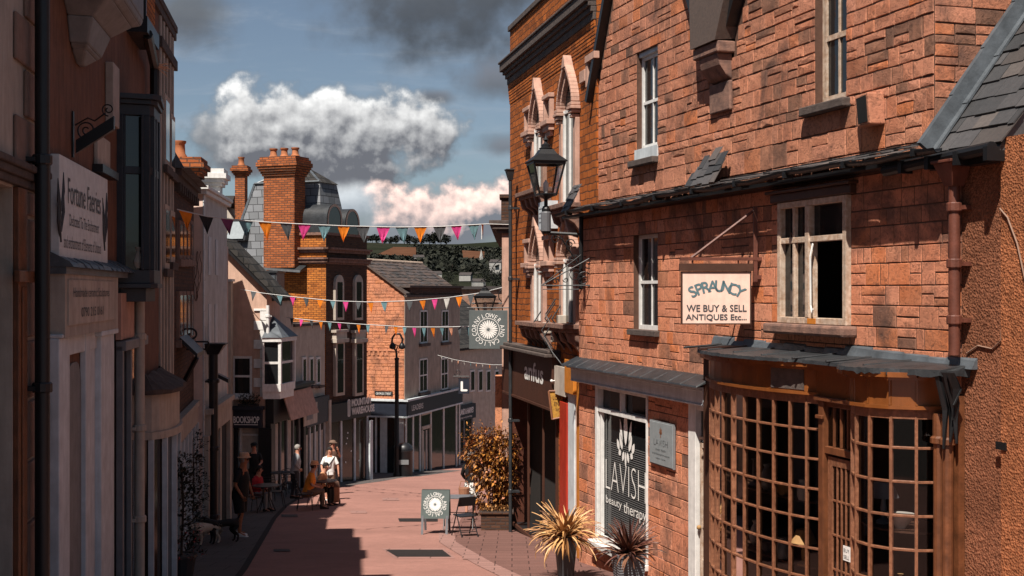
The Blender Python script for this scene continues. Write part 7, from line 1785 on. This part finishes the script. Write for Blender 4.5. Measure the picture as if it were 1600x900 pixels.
def left_plants():
    rn = random.Random(25)
    specs = [(283, 905, .33, 1.0, 1.6, 'dark leafy climber in a pot beside the small bow window, with red flowers low down', True), (300, 845, .35, .8, 1.9, 'tall dark shrub behind the red flowered climber on the left pavement', False), (318, 822, .30, .6, 1.2, 'low dark shrub behind the cream dog', False)]
    for (u, v, r, k, h, lab, fl) in specs:
        x, y, z = gp(u, v); t = thing('potted_shrub', lab, 'plant', (x, y, z)); MB().lathe([(.18, 0), (.24, .36), (.26, .36), (.26, .40), (.2, .38)], (0, 0), 14).build('pot', 'pot_dark', t)
        def shp(rn):
            f = rn.random(); zz = .4+f*h; a = rn.uniform(0, 6.28); rr = r*(1-.45*f)*rn.uniform(.3, 1.15)*(1+.25*math.sin(zz*7+a)); return (rr*math.cos(a), rr*math.sin(a), zz), Vector((math.cos(a), math.sin(a), .2))
        m = MB(); bush(m, 1100, shp, .10, rn); m.build('foliage', 'leaf_dark', t)
        m = MB(); m.tube([(0, 0, .3), (.03, .02, .4+h*.5), (0, 0, .4+h*.9)], .02, 6); m.build('stem', 'bark', t)
        if fl:
            m = MB(); bush(m, 90, lambda rn: ((rn.uniform(-.3, .45), rn.uniform(-.35, -.05), rn.uniform(.35, .95)), Vector((0, -1, 0))), .06, rn); m.build('flowers', 'petal_red', t)
    # window box over the bookshop sign
    F = F7; z = F.Z(395, 636); W = F.W(F.S(393), -.2); t = thing('window_box', 'dark leafy plants in a box on top of the bookshop sign', 'plant', (W.x, W.y, z), F.rz)
    MB().box(-.38, .30, -.08, .08, 0, .12).build('box', 'black_paint', t); m = MB(); bush(m, 300, lambda rn: ((rn.uniform(-.4, .34), rn.uniform(-.1, .1), .1+rn.random()*.26*(1+.5*math.sin(rn.random()*9))), Vector((0, 0, 1))), .10, rn); m.build('foliage', 'leaf_dark', t)
    # vine on the pinkish end wall
    t = thing('wall_creeper', 'thin leafless creeper on the pinkish white end wall', 'plant', (UV(303, 27.9), 27.93, (HV-470)/FX*27.9)); m = MB()
    for k in range(5):
        p = Vector((rn.uniform(-.02, .08), 0, 0)); pts = [p.copy()]
        for j in range(12): p = p+Vector((rn.uniform(-.04, .035), 0, .09)); pts.append(p.copy())
        m.tube(pts, .006, 4)
    m.build('stem', 'bark', t)
left_plants()

# ------------------------------------------------------------------ valley and hills
def far_things():
    rn = random.Random(44)
    def tree(u, Y, h, w, label, group, n=420, lf=.10):
        X = UV(u, Y); z = zt(X, Y); t = thing('tree', label, 'tree', (X, Y, z), 0, group); m = MB()
        blobs = [(rn.uniform(-.3, .3)*w, rn.uniform(-.3, .3)*w, h*rn.uniform(.3, .75), w*rn.uniform(.28, .42), h*rn.uniform(.15, .28)) for _ in range(6)]
        for _ in range(n):
            b_ = rn.choice(blobs); v = Vector((rn.gauss(0, 1), rn.gauss(0, 1), rn.gauss(0, 1))).normalized()*rn.uniform(.6, 1.08); p = Vector((b_[0]+v.x*b_[3], b_[1]+v.y*b_[3], b_[2]+v.z*b_[4])); leaf(m, p, v+Vector((rn.gauss(0, .7), rn.gauss(0, .7), rn.gauss(0, .7))), (0, 0, 1), h*lf, h*lf*.85)
        m.build('crown', 'far_leaf', t); m = MB(); m.tube([(0, 0, -1), (0, 0, h*.35), (w*.05, 0, h*.65)], [h*.035, h*.028, h*.01], 6); m.build('trunk', 'bark', t)
    ridge = [(572, 13, 12), (582, 12, 11), (589, 11, 9), (601, 9, 9), (610, 10, 9), (619, 12, 11), (632, 13, 12), (640, 13, 11), (647, 11, 10), (658, 11, 10), (671, 15, 14), (680, 17, 16), (689, 17, 15), (697, 13, 12)]
    for i, (u, h, w) in enumerate(ridge): tree(u, 1960+rn.uniform(-20, 20), h*1.15, w*1.15, 'dark round tree in the row along the hill top', 'trees along the hill top', 420, .17)
    for i, (u, Y, h, w) in enumerate([(735, 700, 11, 13), (757, 640, 14, 15), (775, 600, 17, 18), (790, 560, 20, 18), (668, 760, 10, 12), (690, 740, 15, 15), (706, 700, 13, 14), (700, 620, 11, 13), (764, 800, 16, 16)]):
        X = UV(u, Y); z0 = zt(X, Y); tree(u, Y, h*.62, w*.62, 'dark broad tree rising among the valley houses', 'trees in the valley', 800, .075)
    # woods on the slope read as a mass
    m = MB()
    for (ua, ub, Ya, Yb, n) in ((560, 800, 700, 900, 800), (570, 720, 1080, 1180, 600), (640, 705, 1520, 1760, 350), (690, 800, 1470, 1560, 420), (655, 725, 1180, 1400, 500), (757, 800, 1100, 1400, 500)):
        for _ in range(n):
            Y = rn.uniform(Ya, Yb); u = rn.uniform(ua, ub); X = UV(u, Y); z = zt(X, Y); r = rn.uniform(2, 4.5)
            for k in range(7): v = Vector((rn.gauss(0, 1), rn.gauss(0, 1), abs(rn.gauss(0, 1)))).normalized(); leaf(m, (X+v.x*r, Y+v.y*r, z+v.z*r*.9), v+Vector((rn.gauss(0, .5), rn.gauss(0, .5), 0)), (0, 0, 1), r*.8, r*.7)
    tag(m.build('woodland', 'far_leaf'), kind='stuff', label='dark woodland on the hillside beyond the town', cat='woodland')
    def field(name, pts, mat, dz=2.0):
        m = MB(); P = []
        for (u, Y) in pts: X = UV(u, Y); P.append((X, Y, zt(X, Y)+dz))
        m.add(P, [tuple(range(len(P)))]); tag(m.build(name, mat), kind='structure')
    field('field', [(724, 1200), (757, 1200), (757, 1420), (722, 1420)], 'field_brown', 5)
    field('field', [(590, 1200), (650, 1200), (650, 1440), (615, 1440)], 'field_brown', 5)
    labs = ['white house lowest in the valley gap', 'white gabled house among the valley trees beside the brick building edge', 'small white house at the left of the valley gap', 'small pale house above the corner house ridge', 'long pale house in the middle of the valley gap', 'tiny white house under the brown field', 'pale barn near the woodland edge', 'white cottage highest on the valley side']
    for i, (u, v, Y, w) in enumerate([(748, 440, 600, 6), (728, 430, 640, 6), (666, 432, 560, 7), (680, 428, 640, 6), (741, 430, 720, 7), (752, 418, 800, 6), (654, 402, 1100, 9), (776, 410, 700, 7)]):
        X = UV(u, Y); z = (HV-v)/FX*Y; h = w*.38; t = thing('far_house', labs[i], 'house', (X, Y, z-h), R(rn.uniform(-25, 25)), 'houses in the valley'); zz = min(-.5, zt(X, Y)-(z-h))
        MB().box(-w/2, w/2, -w*.3, w*.3, zz, h).build('wall', 'far_white', t); m = MB(); m.prism_yz([(-w*.34, h), (0, h+w*.24), (w*.34, h)], -w*.53, w*.53); m.build('roof', 'far_roof', t)
    Y = 900; X = UV(752, Y); z = (HV-408)/FX*Y; t = thing('church_spire', 'slender pale church spire rising from the valley trees', 'church', (X, Y, z-12)); MB().box(-2.2, 2.2, -2.2, 2.2, -12, 8).build('tower', 'far_white', t); MB().lathe([(3.0, 8.02), (.1, 20)], (0, 0), 8).build('spire', 'far_white', t)
far_things()

# ------------------------------------------------------------------ people
def person(label, loc, rz, h=1.7, pose='stand', shirt='cloth_grey', legs='cloth_denim', skin='skin_fair', hair='hair_dark', hat=None, shorts=False, shoes='hair_dark', arms=None, lean=0., headyaw=0, long_sleeve=False, skirt=None, hairlen=0, bulk=1., bag=None):
    t = thing('person', label, 'person', loc, rz)
    sit = pose == 'sit'; dz = -.245 if sit else 0
    J = {}; 
    def tz(y, z): return y-lean*(z-.52-dz)*1., z+dz*0
    J['pelvis'] = (0, 0, .52+dz); J['waist'] = (0, .0, .60+dz); J['chest'] = (0, -.005, .72+dz); J['nb'] = (0, .008, .79+dz); J['neck'] = (0, .0, .845+dz)
    J['head'] = (0, -.012, .905+dz); J['crown'] = (0, -.004, .958+dz)
    sh = {'L': (.092, .005, .772+dz), 'R': (-.092, .005, .772+dz)}
    A = arms or {}
    for s_, k in ((1, 'L'), (-1, 'R')):
        J['sh'+k] = sh[k]; el, wr = A.get(k, ((.135, .01, .635), (.14, -.035, .49)) if not sit else ((.135, -.03, .64), (.09, -.16, .60)))
        J['el'+k] = (s_*el[0], el[1], el[2]+dz); J['wr'+k] = (s_*wr[0], wr[1], wr[2]+dz)
        e, w = Vector(J['el'+k]), Vector(J['wr'+k]); d = (w-e).normalized(); J['hd'+k] = tuple(w+d*.035)
        J['hip'+k] = (s_*.050, 0, .50+dz)
        if sit: J['kn'+k] = (s_*.065, -.245, .275); J['an'+k] = (s_*.065, -.235, .045); J['to'+k] = (s_*.07, -.32, .018)
        else:
            st = .035*s_*(1 if rz >= 0 else -1); J['kn'+k] = (s_*.055, -.012+st*.5, .28); J['an'+k] = (s_*.058, .012+st, .045); J['to'+k] = (s_*.065, -.075+st, .018)
    def T(n):
        x, y, z = J[n]
        if not n[:2] in ('kn', 'an', 'to') and not n.startswith('hip'): y = y-lean*(z-.5-dz)
        return Vector((x, y, z))*h
    r0 = dict(pelvis=.068, waist=.060, chest=.070, nb=.042, neck=.032, head=.050, crown=.040, sh=.031, el=.024, wr=.015, hd=.016, hip=.050, kn=.031, an=.020, to=.018)
    def rr(n, add=0): k = n if n in r0 else n[:-1]; b_ = bulk if k in ('pelvis', 'waist', 'chest', 'hip') else 1; return (r0[k]*b_+add)*h
    def chain(names, edges, add, name, mat, parent, extra=None, root=0):
        ix = {n: i for i, n in enumerate(names)}; return skin_obj(name, [T(n) for n in names], [(ix[a], ix[b_]) for a, b_ in edges], [((rr(n, add)*1.12, rr(n, add)*.82) if n in ('pelvis', 'waist', 'chest') else rr(n, add)) for n in names], mat, parent, 2, root, extra)
    names = ['pelvis', 'waist', 'chest', 'nb', 'neck', 'head', 'crown']; edges = [('pelvis', 'waist'), ('waist', 'chest'), ('chest', 'nb'), ('nb', 'neck'), ('neck', 'head'), ('head', 'crown')]
    for k in 'LR': names += [a+k for a in ('sh', 'el', 'wr', 'hd', 'hip', 'kn', 'an', 'to')]; edges += [('nb', 'sh'+k), ('sh'+k, 'el'+k), ('el'+k, 'wr'+k), ('wr'+k, 'hd'+k), ('pelvis', 'hip'+k), ('hip'+k, 'kn'+k), ('kn'+k, 'an'+k), ('an'+k, 'to'+k)]
    ex = MB(); hc = T('head')+Vector((0, -.004, .012))*h
    for k, s_ in (('L', 1), ('R', -1)):   # fingers and thumb
        w, hd = T('wr'+k), T('hd'+k); d = (hd-w).normalized(); sd = d.cross(Vector((s_, .2, 0))).normalized(); pn = d.cross(sd)
        for i in range(4):
            o = hd+sd*(i-1.5)*.0105*h+d*.004*h; L_ = (.036, .041, .038, .030)[i]*h; ex.tube([o, o+d*L_*.5, o+d*L_*.8-pn*L_*.25*s_], [.0052*h, .0048*h, .0035*h], 5)
        o = w+d*.012*h-sd*.014*h; ex.tube([o, o+(d*.6-sd*.8)*.018*h, o+(d*1.3-sd*.8)*.024*h], [.0062*h, .0055*h, .004*h], 5)
    ex.ball(hc+Vector((0, -.052, -.004))*h, .0085*h, 6, 5, sc=(.8, 1.1, 1.5))
    for s_ in (-1, 1): ex.ball(hc+Vector((s_*.050, .004, 0))*h, .012*h, 6, 5, sc=(.4, .7, 1.2))
    body = chain(names, edges, 0, 'body', skin, t, ex)
    em = MB()
    for s_ in (-1, 1): em.ball(hc+Vector((s_*.018, -.047, .012))*h, .006*h, 6, 4)
    em.build('eyes', 'hair_dark', body); m = MB(); m.box(-.013*h, .013*h, hc.y-.051*h, hc.y-.045*h, hc.z-.026*h, hc.z-.021*h); m.build('mouth', 'cloth_red', body)
    # clothes: lofted garments over the body
    def loft(m, rings, seg=20):
        o0 = len(m.v)
        for (z, rx, ry, y) in rings:
            zz = z+dz; yy = y-lean*(zz-.5-dz)
            for q in range(seg):
                an = 2*math.pi*q/seg; c, s_ = math.cos(an), math.sin(an); f = 1+.02*math.sin(an*5+z*40)
                m.v.append(((abs(c)**.85*(1 if c > 0 else -1))*rx*f*h, (yy+s_*ry*f)*h, zz*h))
        for i in range(len(rings)-1):
            for q in range(seg): m.f.append((o0+i*seg+q, o0+i*seg+(q+1) % seg, o0+(i+1)*seg+(q+1) % seg, o0+(i+1)*seg+q)); m.mi.append(0)
    m = MB(); B = bulk
    loft(m, [(.475, .094*B, .074*B, 0), (.53, .092*B, .073*B, 0), (.60, .084*B, .068*B, -.004*B), (.68, .092*B, .072*B, -.006), (.74, .100, .070, 0), (.78, .100, .058, .004), (.808, .078, .046, .008), (.826, .046, .038, .008), (.838, .036, .034, .006)])
    for k, s_ in (('L', 1), ('R', -1)):
        S, E, W_ = T('sh'+k), T('el'+k), T('wr'+k); i0 = S+Vector((-s_*.018, 0, .004))*h
        if long_sleeve: m.tube([i0, S, S.lerp(E, .5), E, E.lerp(W_, .5), E.lerp(W_, .93)], [.036*h, .038*h, .034*h, .030*h, .026*h, .021*h], 10)
        else: m.tube([i0, S, S.lerp(E, .4), S.lerp(E, .78)], [.036*h, .038*h, .036*h, .036*h], 10)
    m.build('shirt', shirt, t, smooth=True)
    if skirt:
        m = MB(); loft(m, [(.24-dz, .135, .12, -.02), (.34-dz*.5, .125, .105, -.01), (.45, .105, .085, 0), (.54, .090, .070, 0)]); m.build('skirt', skirt, t, smooth=True)
    else:
        m = MB(); loft(m, [(.43, .060*B, .050*B, 0), (.455, .088*B, .070*B, 0), (.50, .092*B, .072*B, 0), (.55, .084*B, .066*B, 0)])
        for k in 'LR':
            Hh, Kk, A_ = T('hip'+k), T('kn'+k), T('an'+k)
            if shorts: m.tube([Hh+Vector((0, 0, .02))*h, Hh.lerp(Kk, .5), Hh.lerp(Kk, .95)], [.058*h*B, .054*h*B, .050*h*B], 12)
            else: m.tube([Hh+Vector((0, 0, .02))*h, Hh.lerp(Kk, .5), Kk, Kk.lerp(A_, .5), A_.lerp(Kk, .06)], [.058*h*B, .050*h*B, .040*h, .035*h, .032*h], 12)
        m.build('shorts' if shorts else 'trousers', legs, t, smooth=True)
    for k in 'LR':
        a, o = T('an'+k), T('to'+k); m = MB(); m.prism_yz([(a.y+.035*h, 0), (o.y-.02*h, 0), (o.y-.022*h, .018*h), (o.y+.03*h, .034*h), (a.y-.01*h, .05*h), (a.y+.034*h, .05*h)], a.x-.024*h, a.x+.024*h); m.build('shoe', shoes, t, bevel=.01)
    # hair, hat
    m = MB(); m.ball(hc+Vector((0, .012, .018))*h, .060*h, 12, 8, sc=(.95, 1.0, 1.0)); 
    if hairlen: m.ball(hc+Vector((0, .03, -.04))*h, .052*h, 10, 7, sc=(1, .6, 1.3))
    hb = m.build('hair', hair, t, smooth=True)
    for p in hb.data.vertices:
        c = Vector(p.co); 
        if c.y < hc.y-.022*h and c.z < hc.z+.034*h: p.co.y = hc.y-.020*h
    if hat:
        m = MB(); c = hc+Vector((0, .002, .040))*h
        if hat == 'cloth_straw' or hat == 'cloth_peach': m.lathe([(.080*h, c.z-.008*h), (.082*h, c.z-.004*h), (.064*h, c.z+.006*h), (.060*h, c.z+.035*h), (.048*h, c.z+.052*h), (.01*h, c.z+.056*h)], (c.x, c.y), 18)
        else:
            m.lathe([(.066*h, c.z-.004*h), (.064*h, c.z+.016*h), (.045*h, c.z+.038*h), (.01*h, c.z+.046*h)], (c.x, c.y), 14); m.prism_xy([(-.045*h, c.y-.05*h), (-.03*h, c.y-.115*h), (.03*h, c.y-.115*h), (.045*h, c.y-.05*h)], c.z-.004*h, c.z+.004*h)
        m.build('hat', hat, t, smooth=False)
    if bag:
        m = MB(); a, b_ = T('shL')+Vector((0, -.035, .03))*h, T('pelvis')+Vector((-.09, -.07, .03))*h; m.tube([a+Vector((0, .06, -.03))*h, a, (a+b_)/2+Vector((0, -.055, 0))*h, b_], .010*h, 5); m.ball(b_, .045*h, 8, 6, sc=(.6, .6, 1)); m.build('shoulder_bag', bag, t)
    return t
S_ = lambda u, v: gp(u, v)
def ploc(u, v, dy=0): x, y, z = gp(u, v); return (x, y+dy, G(y+dy))
def build_people():
    # standing man with the dogs, seen from the side, facing right
    person('man in black shirt and black shorts with a brimmed cap, beside the two dogs', ploc(375, 838), R(75), 1.80, shirt='cloth_black', legs='cloth_black', skin='skin_tan', hair='hair_grey', hat='cloth_straw', shorts=True, shoes='shoe_white', arms={'L': ((.125, -.03, .64), (.10, -.11, .50)), 'R': ((.135, .01, .635), (.12, -.09, .50))}, lean=.10, bulk=1.25)
    person('person in black with black cap standing in the bookshop doorway', ploc(397, 776), R(10), 1.75, shirt='cloth_black', legs='cloth_black', hat='cloth_black', arms={'L': ((.14, -.02, .64), (.10, -.12, .60)), 'R': ((.14, .01, .64), (.14, -.04, .5))})
    person('seated person in a red top leaning over the nearest cafe table', ploc(398, 798), R(70), 1.68, 'sit', shirt='cloth_red', legs='cloth_grey', skin='skin_fair', hair='hair_dark', lean=.2, long_sleeve=True)
    person('person in a pale grey long sleeved shirt standing by the shop windows', ploc(461, 779), R(110), 1.72, shirt='cloth_grey', legs='cloth_denim', hair='hair_grey', long_sleeve=True, arms={'L': ((.15, .03, .65), (.10, -.06, .55)), 'R': ((.15, .03, .65), (.10, -.06, .55))}, bulk=1.2, lean=.1)
    person('seated person in an orange top and peach sun hat with their back half turned', ploc(480, 795), R(100), 1.76, 'sit', shirt='cloth_orange', legs='cloth_khaki', hair='hair_dark', hat='cloth_peach', lean=.25, bulk=1.2, long_sleeve=False)
    person('seated person in a peach top reaching across the round table', ploc(497, 789), R(75), 1.68, 'sit', shirt='cloth_peach', legs='cloth_black', hair='hair_dark', lean=.35, long_sleeve=True, bulk=1.1)
    person('woman in a white T-shirt and dark shorts with a bag strap across her chest', ploc(515, 781), R(8), 1.66, shirt='cloth_white', legs='cloth_khaki', shorts=True, skin='skin_fair', hair='hair_dark', hairlen=1, arms={'L': ((.155, .0, .64), (.165, -.03, .50)), 'R': ((.15, .01, .64), (.13, -.09, .52))}, bag='bag_dark', shoes='shoe_white')
    person('person in a dark top and pale cap standing just behind the white T-shirt', ploc(519, 772), R(40), 1.80, shirt='cloth_brown', legs='cloth_denim', hat='cloth_khaki', hair='hair_dark', arms={'L': ((.14, -.05, .68), (.06, -.10, .82)), 'R': ((.14, .01, .64), (.14, -.04, .5))})
    person('woman in a black top and floral skirt half hidden by the orange bush', ploc(733, 812, 1.2), R(165), 1.68, shirt='cloth_black', legs='cloth_black', skirt='cloth_floral', hair='hair_grey', hairlen=1, long_sleeve=True, arms={'L': ((.14, -.02, .64), (.12, -.10, .56)), 'R': ((.14, -.02, .64), (.12, -.10, .56))})
    x, y, z = ploc(731, 818, .8); t = thing('handbag', 'tan basket bag carried beside the floral skirt', 'bag', (x-.12, y, z+.62)); MB().lathe([(.09, 0), (.13, .05), (.14, .2), (.13, .2)], (0, 0), 12).build('body', 'leather_tan', t); m = MB(); m.tube([(-.12, 0, .19), (-.08, 0, .36), (.08, 0, .36), (.12, 0, .19)], .012, 6); m.build('handle', 'leather_tan', t)
build_people()

def dog(label, loc, rz, mat, h=.5, L_=.62, fluffy=False, tail=1):
    t = thing('dog', label, 'dog', loc, rz); f = 1.35 if fluffy else 1
    P = {'rump': (0, .30, .44), 'mid': (0, .02, .42), 'chest': (0, -.22, .41), 'neck': (0, -.34, .52), 'head': (0, -.42, .58 if not fluffy else .50), 'muz': (0, -.54, .54 if not fluffy else .45)}
    Rr = {'rump': .085, 'mid': .085, 'chest': .105, 'neck': .065, 'head': .065, 'muz': .03}
    E = [('mid', 'rump'), ('mid', 'chest'), ('chest', 'neck'), ('neck', 'head'), ('head', 'muz')]
    for s_, k in ((1, 'a'), (-1, 'b')):
        for n, p, r in (('hh', (s_*.06, .32, .34), .06), ('hk', (s_*.07, .24, .26), .038), ('ho', (s_*.07, .36, .14), .022), ('hp', (s_*.07, .34, .03), .02), ('ht', (s_*.07, .29, .018), .02), ('fs', (s_*.06, -.22, .32), .05), ('fe', (s_*.065, -.19, .20), .028), ('fw', (s_*.065, -.20, .08), .02), ('fp', (s_*.065, -.24, .02), .022)): P[n+k] = p; Rr[n+k] = r
        E += [('rump', 'hh'+k), ('hh'+k, 'hk'+k), ('hk'+k, 'ho'+k), ('ho'+k, 'hp'+k), ('hp'+k, 'ht'+k), ('chest', 'fs'+k), ('fs'+k, 'fe'+k), ('fe'+k, 'fw'+k), ('fw'+k, 'fp'+k)]
    for i, p in enumerate([(0, .38, .47), (0, .44, .56), (0, .45, .68)]): P['t%d' % i] = p; Rr['t%d' % i] = (.028, .02, .012)[i]*f
    E += [('rump', 't0'), ('t0', 't1'), ('t1', 't2')]
    names = list(P); ix = {n: i for i, n in enumerate(names)}; k = h/.52; ex = MB(); hd = Vector(P['head'])*k
    for s_ in (-1, 1): ex.ball(hd+Vector((s_*.055, .02, .0))*k, .035*k, 7, 5, sc=(.35, .7, 1.4))
    ex.ball(Vector(P['muz'])*k+Vector((0, -.03, .005))*k, .014*k, 6, 5)
    if fluffy:
        rn = random.Random(2)
        for _ in range(240):
            n = rn.choice(['rump', 'mid', 'chest', 'neck', 'head', 'hha', 'hhb', 'fsa', 'fsb']); v = Vector((rn.gauss(0, 1), rn.gauss(0, 1), rn.gauss(0, 1))).normalized(); p = Vector(P[n])+v*Rr[n]*1.0; leaf(ex, p*k, v+Vector((0, .3, -.9)), (0, 1, .3), .10*k, .05*k, .5)
    skin_obj('body', [Vector(P[n])*k for n in names], [(ix[a], ix[b_]) for a, b_ in E], [Rr[n]*k*(f if n[0] not in 'hf' or n in ('head',) else 1.1 if not fluffy else 1.5) for n in names], mat, t, 1, 1, ex)
    m = MB(); m.tube([Vector((0, -.30, .44))*k+Vector((.06*math.cos(a), 0, .06*math.sin(a)))*k*1.25 for a in [j*.7 for j in range(10)]], .008, 5); m.build('collar', 'cloth_red', t)
dog('black dog standing with its tail up behind the man in black', ploc(346, 849), R(-50), 'fur_black', .50)
dog('fluffy cream dog with its head lowered beside the black dog', ploc(322, 851), R(-40), 'fur_cream', .42, fluffy=True)

# ------------------------------------------------------------------ cafe tables and chairs
def cafe_table(label, loc, r=.36, h=.73):
    t = thing('cafe_table', label, 'table', loc, 0, 'cafe tables'); MB().lathe([(r, h-.02), (r, h), (r-.01, h+.004)], (0, 0), 24).build('tabletop', 'pot_dark', t)
    for k in range(4):
        a = math.pi/4+k*math.pi/2; m = MB(); m.tube([(r*.25*math.cos(a), r*.25*math.sin(a), h-.02), (r*.35*math.cos(a), r*.35*math.sin(a), h*.5), (r*.85*math.cos(a), r*.85*math.sin(a), .0)], .013, 6); m.build('leg', 'black_iron', t)
    return t
def cafe_chair():
    t = thing('cafe_chair', 'black bistro chair turned away behind the person in the orange top', 'chair', (0, 0, 0), 0, 'cafe chairs')
    MB().lathe([(.20, .44), (.21, .455), (.20, .47)], (0, 0), 16).build('seat', 'black_paint', t)
    for sx in (-1, 1):
        m = MB(); m.tube([(sx*.15, .15, .45), (sx*.19, .23, 0)], .011, 6); m.build('leg', 'black_iron', t); m = MB(); m.tube([(sx*.15, -.15, .45), (sx*.19, -.20, 0)], .011, 6); m.build('leg', 'black_iron', t)
    m = MB(); m.tube([(-.19, .10, .46), (-.20, .20, .66), (-.15, .24, .84), (0, .26, .88), (.15, .24, .84), (.20, .20, .66), (.19, .10, .46)], .011, 6); m.build('back_frame', 'black_iron', t)
    m = MB()
    for z in (.60, .68, .76): m.tube([(-.18, .20, z), (0, .25, z), (.18, .20, z)], .012, 5)
    m.build('backrest', 'black_paint', t); return t
def cafe():
    cafe_table('dark cafe table in front of the person in the red top', ploc(416, 800)); cafe_table('dark cafe table between the orange and white shirted people', ploc(507, 790)); cafe_table('dark cafe table standing empty under the slanting orange shop sign', ploc(440, 772))
    c0 = cafe_chair(); spots = [(477, 797, 100, None), (398, 801, 70, 'black bistro chair under the person in the red top'), (495, 791, 75, 'black bistro chair under the person in the peach top'), (432, 793, -70, 'empty black bistro chair on the right of the nearest cafe table'), (452, 776, 30, 'empty black bistro chair by the farthest cafe table'), (420, 783, 190, 'empty black bistro chair between the bookshop doorway and the nearest cafe table')]
    for i, (u, v, a, lab) in enumerate(spots):
        c = c0 if i == 0 else copy_tree(c0); c.location = ploc(u, v); c.rotation_euler = (0, 0, R(a))
        if lab: c['label'] = lab
    x, y, z = ploc(519, 788); t = thing('trolley_bag', 'tan and brown wheeled shopping bag in front of the white T-shirt', 'bag', (x+.05, y-.1, z), R(20))
    m = MB(); m.box(-.17, .17, -.13, .13, .08, .62); m.build('body', 'leather_tan', t, bevel=.05); MB().hexa([(-.18, -.14, .52), (.18, -.14, .52), (.18, .14, .52), (-.18, .14, .52)], [(-.15, -.11, .70), (.15, -.11, .70), (.15, .11, .70), (-.15, .11, .70)]).build('flap', 'cloth_brown', t, bevel=.03)
    for sx in (-1, 1): m = MB(); m.tube([(sx*.19, .10, .07), (sx*.22, .10, .07)], .07, 12); m.build('wheel', 'black_paint', t)
    m = MB(); m.tube([(-.12, .14, .1), (-.12, .16, .95), (.12, .16, .95), (.12, .14, .1)], .012, 6); m.build('handle', 'black_iron', t)
cafe()

# ------------------------------------------------------------------ antiques on show in the bow windows
def antiques():
    rn = random.Random(77); zb = -3.92; profs = {
        'vase': [(.04, 0), (.07, .04), (.09, .12), (.06, .22), (.03, .27), (.05, .31)], 'bowl': [(.04, 0), (.05, .02), (.11, .09), (.13, .12), (.12, .12)], 'jug': [(.06, 0), (.08, .05), (.08, .14), (.05, .2), (.06, .24)],
        'table_lamp': [(.07, 0), (.07, .02), (.02, .05), (.03, .14), (.015, .24), (.14, .24), (.08, .38), (.07, .38)], 'candlestick': [(.06, 0), (.05, .02), (.015, .04), (.02, .14), (.012, .26), (.03, .28)]}
    where = {0: 'on the top shelf', 1: 'on the middle shelf', 2: 'on the lowest shelf'}; mats = ['ceramic', 'brass', 'pot_grey', 'ceramic', 'sign_silver']; words = {'ceramic': 'cream', 'brass': 'brass', 'pot_grey': 'grey', 'sign_silver': 'silver grey'}
    def put(kind, s_, y, z, mt, k, lab):
        W = F1.W(s_, y); t = MB().lathe([(r*k, h*k) for r, h in profs[kind]], (0, 0), 14).build(kind, mt, None, smooth=True); t.location = (W.x, W.y, z); tag(t, lab, kind.replace('_', ' '), 'antiques in the bow windows')
    kinds = ['vase', 'bowl', 'jug', 'table_lamp', 'candlestick']
    xs = [7.2, 7.6, 8.0, 8.4]
    side = ['far from the shop door', 'second from the far end', 'third from the far end', 'nearest the shop door']
    for r_, (z, sh) in enumerate(((zb+.77, 1), (zb+.04, 2), (zb+1.52, 0))):
        for i, x in enumerate(xs):
            kd = kinds[(i+r_*2) % 5]; mt = mats[(i*2+r_) % 5]; put(kd, x, -.34+rn.uniform(-.05, .05), z, mt, rn.uniform(.9, 1.2), '%s %s %s, left bow window, %s' % (words[mt], kd.replace('_', ' '), where[sh], side[i]))
    for r_, (z, sh) in enumerate(((zb+.77, 1), (zb+.04, 2), (zb+1.52, 0))):
        for i, x in enumerate((9.95, 10.25)):
            kd = kinds[(i*3+r_+1) % 5]; mt = mats[(i+r_) % 5]; put(kd, x, -.30, z, mt, rn.uniform(1.0, 1.3), '%s %s %s, right bow window, %s' % (words[mt], kd.replace('_', ' '), where[sh], 'left side' if i == 0 else 'right side'))
antiques()
